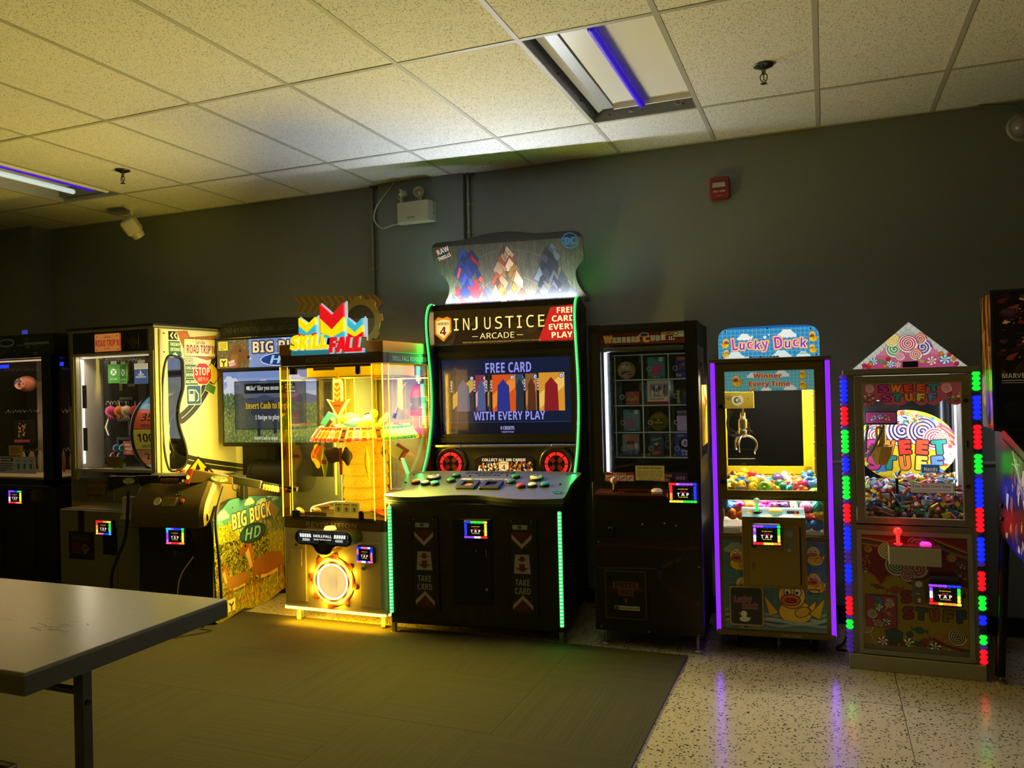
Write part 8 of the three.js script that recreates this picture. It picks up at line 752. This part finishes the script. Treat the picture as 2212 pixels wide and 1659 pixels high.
// ───────── pinball machine at the right edge ─────────
{
  const t = thing('pinball_machine', 'pinball machine at the right edge with a comic-style print on its backbox and flaming sides', 'pinball machine', [1.03, 0, -4.2], 0), b = (w, h, d, x, y, z, r) => at(bx(w, h, d, r ?? 0), x, y, z), blk = M('#131210', 0.35), x0 = -0.315;
  add(t, 'backbox', mg(b(0.63, 0.635, 0.28, 0, 1.53, -0.14, 0.004)), blk); add(t, 'backbox_trim', at(frame(0.64, 0.645, 0.012, 0.012), 0, 1.53, 0), M('#3c3f44', 0.35, 0.6));
  const art = canvas(512, 512, (g) => { fill(g, '#140c0a'); for (let i = 0; i < 240; i++) { const x = rr(0, 512), y = rr(0, 330), s = rr(10, 52); poly(g, [[x, y], [x + s, y + rr(-0.6, 0.6) * s], [x + rr(0.2, 0.8) * s, y + s * rr(0.4, 1)], [x - s * 0.3, y + s * 0.5]], pick(['#3a120c', '#7a2416', '#b8541c', '#d88a34', '#2a1420', '#5a1a14', '#1c1418', '#e0a858', '#8a3a20', '#4a2a3a']), '#0c0706', 3); } for (let i = 0; i < 50; i++) poly(g, [[rr(0, 512), rr(330, 440)], [rr(0, 512), rr(300, 420)], [rr(0, 512), rr(330, 450)]].map(([x, y], k, a) => [a[0][0] + (x - a[0][0]) * 0.1, y]), pick(['#3a1c10', '#5a2c14', '#2a1410'])); fill(g, '#100c0a', 0, 440, 512, 72); text(g, 'MARVEL', 62, 424, 34, '#c9b8a0', { w: 92 }); fill(g, '#b8a890', 16, 446, 92, 4); fill(g, '#b8a890', 16, 458, 92, 3); });
  plate(t, 'backbox_print', 0.6, 0.46, PRINT(art, 0.12, 0.3), 0.0, 1.61, 0.001); add(t, 'speaker_panel', bx(0.6, 0.15, 0.006), M('#0e0e10', 0.3), [0, 1.3, 0.002]); add(t, 'speaker_grille', ext(rrect(0.13, 0.09, 0.02), 0.004, 0.001), M('#1c1c20', 0.6), [-0.2, 1.3, 0.005]);
  const flame = PRINT(canvas(192, 512, (g) => { fill(g, '#2a1a0c'); for (let i = 0; i < 60; i++) { const x = rr(0, 192), y = rr(0, 512); curve(g, [[x, y], [x + 30, y - 60], [x - 30, y - 110], [x + 10, y - 180]], pick(['#8a4a14', '#c07a24', '#5a2a10', '#d8a044', '#3a2010', '#6a6a3a']), rr(5, 18)); } }), 0.04, 0.35); plate(t, 'side_image', 0.26, 0.62, flame, x0 - 0.001, 1.53, -0.14, [0, -PI / 2, 0]);
  const cab = [[0.06, 1.2], [1.3, 0.98], [1.3, 0.6], [-0.2, 0.72], [-0.2, 1.2]]; add(t, 'body', at(ext(cab.map(([z, y]) => [-z, y]), 0.56).rotateY(PI / 2), -0.28, 0, 0), blk);
  const cs = canvas(1024, 512, (g) => { fill(g, '#1a1416'); for (let i = 0; i < 150; i++) { const x = rr(0, 1024), y = rr(0, 512), s = rr(20, 90); poly(g, [[x, y], [x + s * 0.5, y + rr(-0.4, 0.4) * s], [x + rr(0, 0.5) * s, y + s], [x - s * 0.2, y + s * 0.6]], pick(['#2a2c4a', '#6a1c1c', '#b8a878', '#3a4a8a', '#8a5a2a', '#1c2030', '#c8b890', '#4a2430', '#d8d0c0', '#7a2420']), '#0c0a0c', 4); } for (let i = 0; i < 10; i++) curve(g, [[rr(100, 300), rr(0, 120)], [rr(100, 300), rr(60, 200)], [rr(200, 420), rr(60, 260)], [rr(200, 460), rr(120, 320)]], '#d8d8ec', 4); text(g, 'X-MEN', 620, 330, 230, '#b01c1c', { w: 640, stroke: '#d8d4d8', sw: 18, rot: 0.06 }); });
  const sg = ext([[-0.0, 1.17], [1.28, 0.965], [1.28, 0.62], [-0.02, 0.73]], 0.003); { const p = sg.attributes.position, uv = sg.attributes.uv; for (let i = 0; i < p.count; i++) uv.setXY(i, p.getX(i) / 1.3, (p.getY(i) - 0.6) / 0.6); } add(t, 'cabinet_print', sg.rotateY(-PI / 2), PRINT(cs, 0.05, 0.35), [-0.2815, 0, 0]); add(t, 'side_rail', at(bx(0.012, 0.03, 1.3), 0, 0, 0, Math.atan2(0.22, 1.24), 0, 0), M('#2c3034', 0.3, 0.8), [-0.284, 1.095, 0.66]);
  for (const [x, z] of [[-0.26, -0.12], [0.26, -0.12], [-0.26, 1.24], [0.26, 1.24]]) { const l = add(t, 'leg', bar([x, 0.8, z], [x + Math.sign(x) * 0.03, 0.03, z + (z > 0 ? 0.05 : -0.05)], 0.022, 4), M('#141416', 0.3, 0.6)); add(l, 'leveller', mg(at(cy(0.008, 0.05, 10), x + Math.sign(x) * 0.03, 0.03, z + (z > 0 ? 0.05 : -0.05)), at(cy(0.025, 0.012, 18), x + Math.sign(x) * 0.03, 0.006, z + (z > 0 ? 0.05 : -0.05))), STEEL); } for (const y of [0.86, 0.8]) add(t, 'leg_bolt', at(new THREE.SphereGeometry(0.011, 10, 8)), BLACK, [-0.288, y, -0.04]);
}

// ───────── table in the foreground, and the foot of a chair under it ─────────
{
  const t = thing('folding_table', 'pale grey folding table with a thick edge and steel legs in the left foreground', 'table', [-2.9, 0, -1.858], 0), b = (w, h, d, x, y, z, r) => at(bx(w, h, d, r ?? 0), x, y, z);
  const scuff = canvas(1024, 512, (g) => { fill(g, '#94928a'); speckle(g, 900, ['#92908a', '#969489', '#939188'], 2, 8); for (let i = 0; i < 60; i++) { const x = rr(0, 1024), y = rr(0, 512); ray(g, [[x, y], [x + rr(-40, 40), y + rr(-16, 16)]], pick(['#615f57', '#827f76']), rr(0.6, 1.6)); } for (let i = 0; i < 22; i++) { const x = rr(780, 900), y = rr(250, 330); ray(g, [[x, y], [x + rr(6, 34), y + rr(-10, 10)]], pick(['#55534b', '#97948a', '#4a4841']), rr(1, 3)); } });
  const wave = canvas(512, 256, (g) => { fill(g, '#808080'); speckle(g, 2600, ['#7a7a7a', '#868686', '#747474', '#8c8c8c'], 2, 7); });
  add(t, 'table_top', bx(1.83, 0.014, 0.764, 0.003), new THREE.MeshStandardMaterial({ map: scuff, roughness: 0.27, bumpMap: wave, bumpScale: 0.0022 }), [0, 0.73, 0]); add(t, 'edge_skirt', mg(b(0.016, 0.052, 0.764, 0.907, 0.7, 0), b(0.016, 0.052, 0.764, -0.907, 0.7, 0), b(1.8, 0.052, 0.016, 0, 0.7, 0.374), b(1.8, 0.052, 0.016, 0, 0.7, -0.374)), M('#5e5f5c', 0.5));
  for (const sx of [1, -1]) { add(t, 'leg', mg(b(0.036, 0.66, 0.036, sx * 0.868, 0.36, 0.168, 0.004)), M('#575856', 0.4, 0.5)); add(t, 'foot_bar', b(0.036, 0.03, 0.4, sx * 0.868, 0.015, 0.2, 0.004), M('#4c4d4b', 0.4, 0.5)); add(t, 'brace', bar([sx * 0.85, 0.605, 0.168], [sx * 0.2, 0.605, 0.168], 0.013, 4), M('#3c3d3b', 0.4, 0.5)); add(t, 'bolt', cy(0.008, 0.008, 14).rotateZ(PI / 2), BLACK, [sx * 0.887, 0.575, 0.168]); }
  const c = thing('stool', 'steel rim of a low stool just showing at the bottom left corner', 'stool', [-2.3, 0, -1.31]), ch = M('#b0aea8', 0.25, 0.9);
  add(c, 'frame', mg(tube([[-0.2, 0.44, -0.2], [-0.22, 0.2, -0.2], [-0.2, 0.03, -0.18], [0, 0.018, -0.18], [0.23, 0.03, -0.18], [0.2, 0.2, -0.2], [0.18, 0.44, -0.2]], 0.011, 60, 8), tube([[-0.2, 0.44, 0.2], [-0.22, 0.2, 0.2], [-0.2, 0.03, 0.18], [0, 0.018, 0.18], [0.2, 0.03, 0.18], [0.2, 0.2, 0.2], [0.18, 0.44, 0.2]], 0.011, 60, 8)), ch); add(c, 'seat', bx(0.42, 0.03, 0.42, 0.012), MATTE, [0, 0.44, 0]); add(c, 'seat_rim', mg(bar([-0.21, 0.455, -0.21], [0.21, 0.455, -0.21], 0.009), bar([0.21, 0.455, -0.21], [0.21, 0.455, 0.21], 0.009)), ch);
}

// ───────── things on the wall and the ceiling ─────────
{
  const b = (w, h, d, x, y, z, r) => at(bx(w, h, d, r ?? 0), x, y, z), CR = M('#bdb8a4', 0.45);
  const e = thing('emergency_light', 'cream emergency light box with two lamp heads on the grey pilaster', 'emergency light', [-2.71, 2.736, WALL + 0.05]);
  add(e, 'box', ext([[-0.142, -0.07], [0.142, -0.07], [0.142, 0.068], [-0.142, 0.068]], 0.05, 0.002), CR); add(e, 'cover', ext([[-0.142, 0], [-0.118, 0.048], [0.132, 0.055], [0.142, 0]], 0.14).rotateX(PI / 2), CR, [0, 0.069, 0.046]); add(e, 'test_window', mg(bx(0.064, 0.014, 0.006, 0.003), b(0.056, 0.006, 0.004, 0, 0, 0.003)), M('#8f8a74', 0.3), [-0.01, -0.045, 0.1]); for (const y of [0.03, 0.02, -0.012, -0.022]) add(e, 'vent', bx(0.004, 0.003, 0.022), BLACK, [0.143, y, 0.04]);
  for (const [x, ry, rx] of [[-0.1, -0.75, 0.1], [0.05, 0.35, 0.1]]) { const h = new THREE.Group(); h.name = 'lamp_head'; h.position.set(x, 0.135, 0.075); h.rotation.set(rx, ry, 0, 'YXZ'); e.add(h); add(h, 'shell', lathe([[0.012, -0.05], [0.022, -0.042], [0.036, 0], [0.04, 0.012], [0.036, 0.014]], 30).rotateX(PI / 2), CR); add(h, 'reflector', lathe([[0.004, -0.022], [0.02, -0.014], [0.034, 0.008]], 30).rotateX(PI / 2), M('#d0d0d0', 0.12, 1)); add(h, 'bulb', new THREE.SphereGeometry(0.008, 12, 8), M('#e8e8e0', 0.1), [0, 0, -0.008]); add(h, 'lens', cy(0.034, 0.002, 28).rotateX(PI / 2), GLASS, [0, 0, 0.01]); add(e, 'swivel', mg(at(cy(0.01, 0.03, 14), x, 0.082, 0.06), at(cy(0.014, 0.014, 16), x, 0.1, 0.06, 0, 0, PI / 2)), CR); }
  tag(add(scene, 'lamp_cable', tube([[-2.845, 2.672, WALL + 0.07], [-2.92, 2.668, WALL + 0.065], [-3.0, 2.655, WALL + 0.07], [-3.06, 2.72, WALL + 0.08], [-3.045, 2.81, WALL + 0.075], [-2.97, 2.9, WALL + 0.07], [-2.885, 2.988, WALL + 0.07]], 0.005, 70, 8), CR), 'cream cable looping from the ceiling to the emergency light', 'cable');
  for (const [x, y, side] of [[-3.113, 2.37, 'left'], [-2.325, 2.77, 'right']]) { const p = thing('conduit', `thin metal conduit running down the wall on the ${side} of the pilaster`, 'conduit', [x, 0, WALL + 0.02]); add(p, 'pipe', cy(0.0135, H - 0.2, 14), M('#7c8076', 0.4, 0.45), [0, (H + 0.2) / 2, 0]); add(p, 'strap', mg(at(cy(0.017, 0.02, 14)), b(0.07, 0.016, 0.006, -0.0, 0, -0.014)), M('#8a8d84', 0.4, 0.5), [0, y, 0]); if (side === 'right') add(p, 'strap', mg(at(cy(0.017, 0.02, 14)), b(0.07, 0.016, 0.006, -0.0, 0, -0.014)), M('#8a8d84', 0.4, 0.5), [0, y - 0.2, 0]); add(p, 'ceiling_clamp', mg(b(0.06, 0.014, 0.03, 0.02, 0, 0, 0.003)), M('#4a4c46', 0.5), [0.0, H - 0.012, 0]); }
  const a = thing('fire_alarm', 'red fire alarm strobe with white lettering high on the right of the wall', 'fire alarm', [-0.59, 2.683, WALL]); add(a, 'housing', ext(rrect(0.112, 0.13, 0.014), 0.03, 0.006), M('#7d1b18', 0.4)); add(a, 'strobe_lens', mg(ext([[-0.04, -0.012], [0.04, -0.012], [0.036, 0.012], [-0.036, 0.012]], 0.016, 0.002)), M('#dcdcd4', 0.1, 0, { transmission: 0.6 }), [0, 0.017, 0.034]); add(a, 'strobe_reflector', mg(b(0.07, 0.018, 0.004, 0, 0, 0), b(0.012, 0.012, 0.008, 0, 0, 0.004)), CHROME, [0, 0.017, 0.037]); text3(a, 'lettering', 'FEU / FIRE', 0.072, 0.012, M('#d8c8c0', 0.5), 0, -0.022, 0.0365, 0.001); text3(a, 'lettering', 'SIGNAL', 0.03, 0.004, M('#b89a94', 0.5), 0, -0.048, 0.0365, 0.001); add(a, 'hood', bx(0.05, 0.008, 0.01, 0.002), M('#6a1614', 0.4), [0, 0.036, 0.036]);
  const d = thing('dome_camera', 'grey dome camera cut by the right edge on the wall', 'camera', [1.055, 2.84, WALL]); add(d, 'base', lathe([[0, 0.02], [0.07, 0.02], [0.08, 0.01], [0.082, 0]], 34).rotateX(PI / 2), M('#8f8b84', 0.5)); add(d, 'dome', new THREE.SphereGeometry(0.062, 28, 16), M('#7d7872', 0.3), [0, 0, 0.03]); tag(add(scene, 'camera_cable', tube([[1.055, 2.91, WALL + 0.015], [1.02, 2.955, WALL + 0.02], [0.93, 2.975, WALL + 0.03], [0.84, 2.984, WALL + 0.03]], 0.004, 30, 6), M('#55564f', 0.5)), 'thin cable from the dome camera along the top of the wall', 'cable');
  const spr = (label, x, z) => { const s = thing('sprinkler', label, 'sprinkler', [x, H, z]), m = M('#5f625a', 0.25, 0.9); add(s, 'escutcheon', lathe([[0, -0.022], [0.018, -0.02], [0.03, -0.012], [0.046, -0.008], [0.048, -0.003], [0.046, 0]], 34), m); add(s, 'stem', cy(0.01, 0.03, 14), m, [0, -0.03, 0]); add(s, 'frame_arm', tube([[0.004, -0.042, 0], [0.016, -0.055, 0], [0.012, -0.075, 0], [0.002, -0.085, 0]], 0.003, 20, 6), m); add(s, 'frame_arm', tube([[-0.004, -0.042, 0], [-0.016, -0.055, 0], [-0.012, -0.075, 0], [-0.002, -0.085, 0]], 0.003, 20, 6), m); add(s, 'glass_bulb', cy(0.003, 0.03, 8), M('#8a2a20', 0.1), [0, -0.062, 0]); const g = new THREE.Shape(); for (let i = 0; i < 48; i++) { const q = i / 48 * 2 * PI, r = i % 4 < 2 ? 0.017 : 0.012; g[i ? 'lineTo' : 'moveTo'](r * Math.cos(q), r * Math.sin(q)); } add(s, 'deflector', ext(g, 0.002).rotateX(PI / 2), m, [0, -0.09, 0]); };
  spr('steel ceiling sprinkler on the right, past the recessed light', -0.241, -4.021); spr('steel ceiling sprinkler on the left beside the violet and pale tube light', -4.362, -4.018);
  const sp = thing('spotlight', 'cream ceiling spotlight with a square head near the left end of the wall', 'spotlight', [-5.146, H, -4.815]); add(sp, 'canopy', lathe([[0, -0.03], [0.02, -0.028], [0.06, -0.006], [0.075, 0]], 34), CR); add(sp, 'arm', mg(bar([0, -0.025, 0], [0.005, -0.09, 0], 0.011), at(new THREE.SphereGeometry(0.016, 12, 8), 0.005, -0.09, 0)), CR); add(sp, 'head', mg(at(new RoundedBoxGeometry(0.12, 0.13, 0.13, 2, 0.025), 0, 0, 0), at(cy(0.045, 0.05, 24, 0.055), 0, -0.08, 0)), CR, [0.01, -0.16, 0.01], [0.5, 0.6, 0.25]);
  const x = thing('fire_extinguisher', 'red fire extinguisher with a grey hose hung on the wall behind the yellow glass machine', 'fire extinguisher', [-2.69, 1.12, WALL + 0.125]); add(x, 'cylinder', lathe([[0, 0], [0.06, 0], [0.07, 0.012], [0.07, 0.32], [0.05, 0.37], [0.022, 0.385], [0, 0.385]], 34), M('#8a1a14', 0.5)); add(x, 'label', lathe([[0.0706, 0.2], [0.0706, 0.29]], 34), PRINT(canvas(512, 128, (g) => { fill(g, '#3a3a30'); text(g, 'ABC', 128, 34, 40, '#d8d0b0'); lines(g, 40, 64, 180, 4, 14, '#b8b090', 5); text(g, 'ABC', 384, 34, 40, '#d8d0b0'); lines(g, 300, 64, 180, 4, 14, '#b8b090', 5); }))); add(x, 'label', lathe([[0.0706, 0.07], [0.0706, 0.16]], 34), PRINT(canvas(512, 128, (g) => { fill(g, '#8a5a34'); rrc(g, 30, 10, 190, 108, 4, null, '#e0d0a0', 5); lines(g, 50, 30, 150, 5, 16, '#e0d0a0', 4); rrc(g, 290, 10, 190, 108, 4, null, '#e0d0a0', 5); })));
  add(x, 'valve', mg(at(cy(0.02, 0.04, 16), 0, 0.4, 0), b(0.04, 0.03, 0.03, 0, 0.42, 0)), STEEL); add(x, 'lever', mg(at(bx(0.11, 0.01, 0.02, 0.003), 0.04, 0.45, 0, 0, 0, 0.35), at(bx(0.1, 0.01, 0.02, 0.003), 0.04, 0.425, 0, 0, 0, -0.1)), M('#a8231c', 0.35)); add(x, 'hose', tube([[-0.02, 0.415, 0], [-0.07, 0.41, 0.02], [-0.12, 0.36, 0.03], [-0.15, 0.28, 0.03], [-0.19, 0.17, 0.03]], 0.011, 50, 10), M('#6c6c66', 0.5)); add(x, 'nozzle', bar([-0.186, 0.18, 0.03], [-0.2, 0.145, 0.03], 0.013), MATTE); add(x, 'bracket', b(0.06, 0.3, 0.05, 0, 0.2, -0.09), STEEL);
  tag(add(scene, 'power_cable', tube([[0.08, 0.3, -4.98], [0.1, 0.12, -4.9], [0.06, 0.02, -4.72], [0.02, 0.012, -4.62], [0.07, 0.03, -4.55], [0.1, 0.012, -4.7]], 0.007, 60, 8), RUBBER), 'black power cable coiled on the floor between the two claw machines', 'cable');
}

// ───────── the rest of the arcade behind the camera: what it throws back into view ─────────
function backMachine(label, x, z, turn, color, k, w = 0.9) {
  const t = thing('arcade_cabinet', label, 'arcade machine', [x, 0, z], turn); add(t, 'cabinet', mg(at(bx(w, 0.8, 0.7, 0.01), 0, 0.4, -0.35), at(bx(w, 0.2, 0.7, 0.01), 0, 1.9, -0.35), at(bx(0.04, 1.0, 0.7), -w / 2 + 0.02, 1.3, -0.35), at(bx(0.04, 1.0, 0.7), w / 2 - 0.02, 1.3, -0.35), at(bx(w, 1.0, 0.04), 0, 1.3, -0.66)), BLACK);
  add(t, 'lit_window', bx(w - 0.1, 0.94, 0.02), E(color, 0.9), [0, 1.3, -0.03]); rectLight(t, color, k, w - 0.12, 0.9, [0, 1.3, -0.01], [0, PI, 0]);
}
backMachine('yellow lit arcade machine standing behind the camera on the left', -4.05, 1.6, 2.75, '#ffc640', L.fill);

scene.traverse((o) => { if (o.isRectAreaLight || o.isPointLight) o.castShadow = true; });
renderer.render(scene, camera);
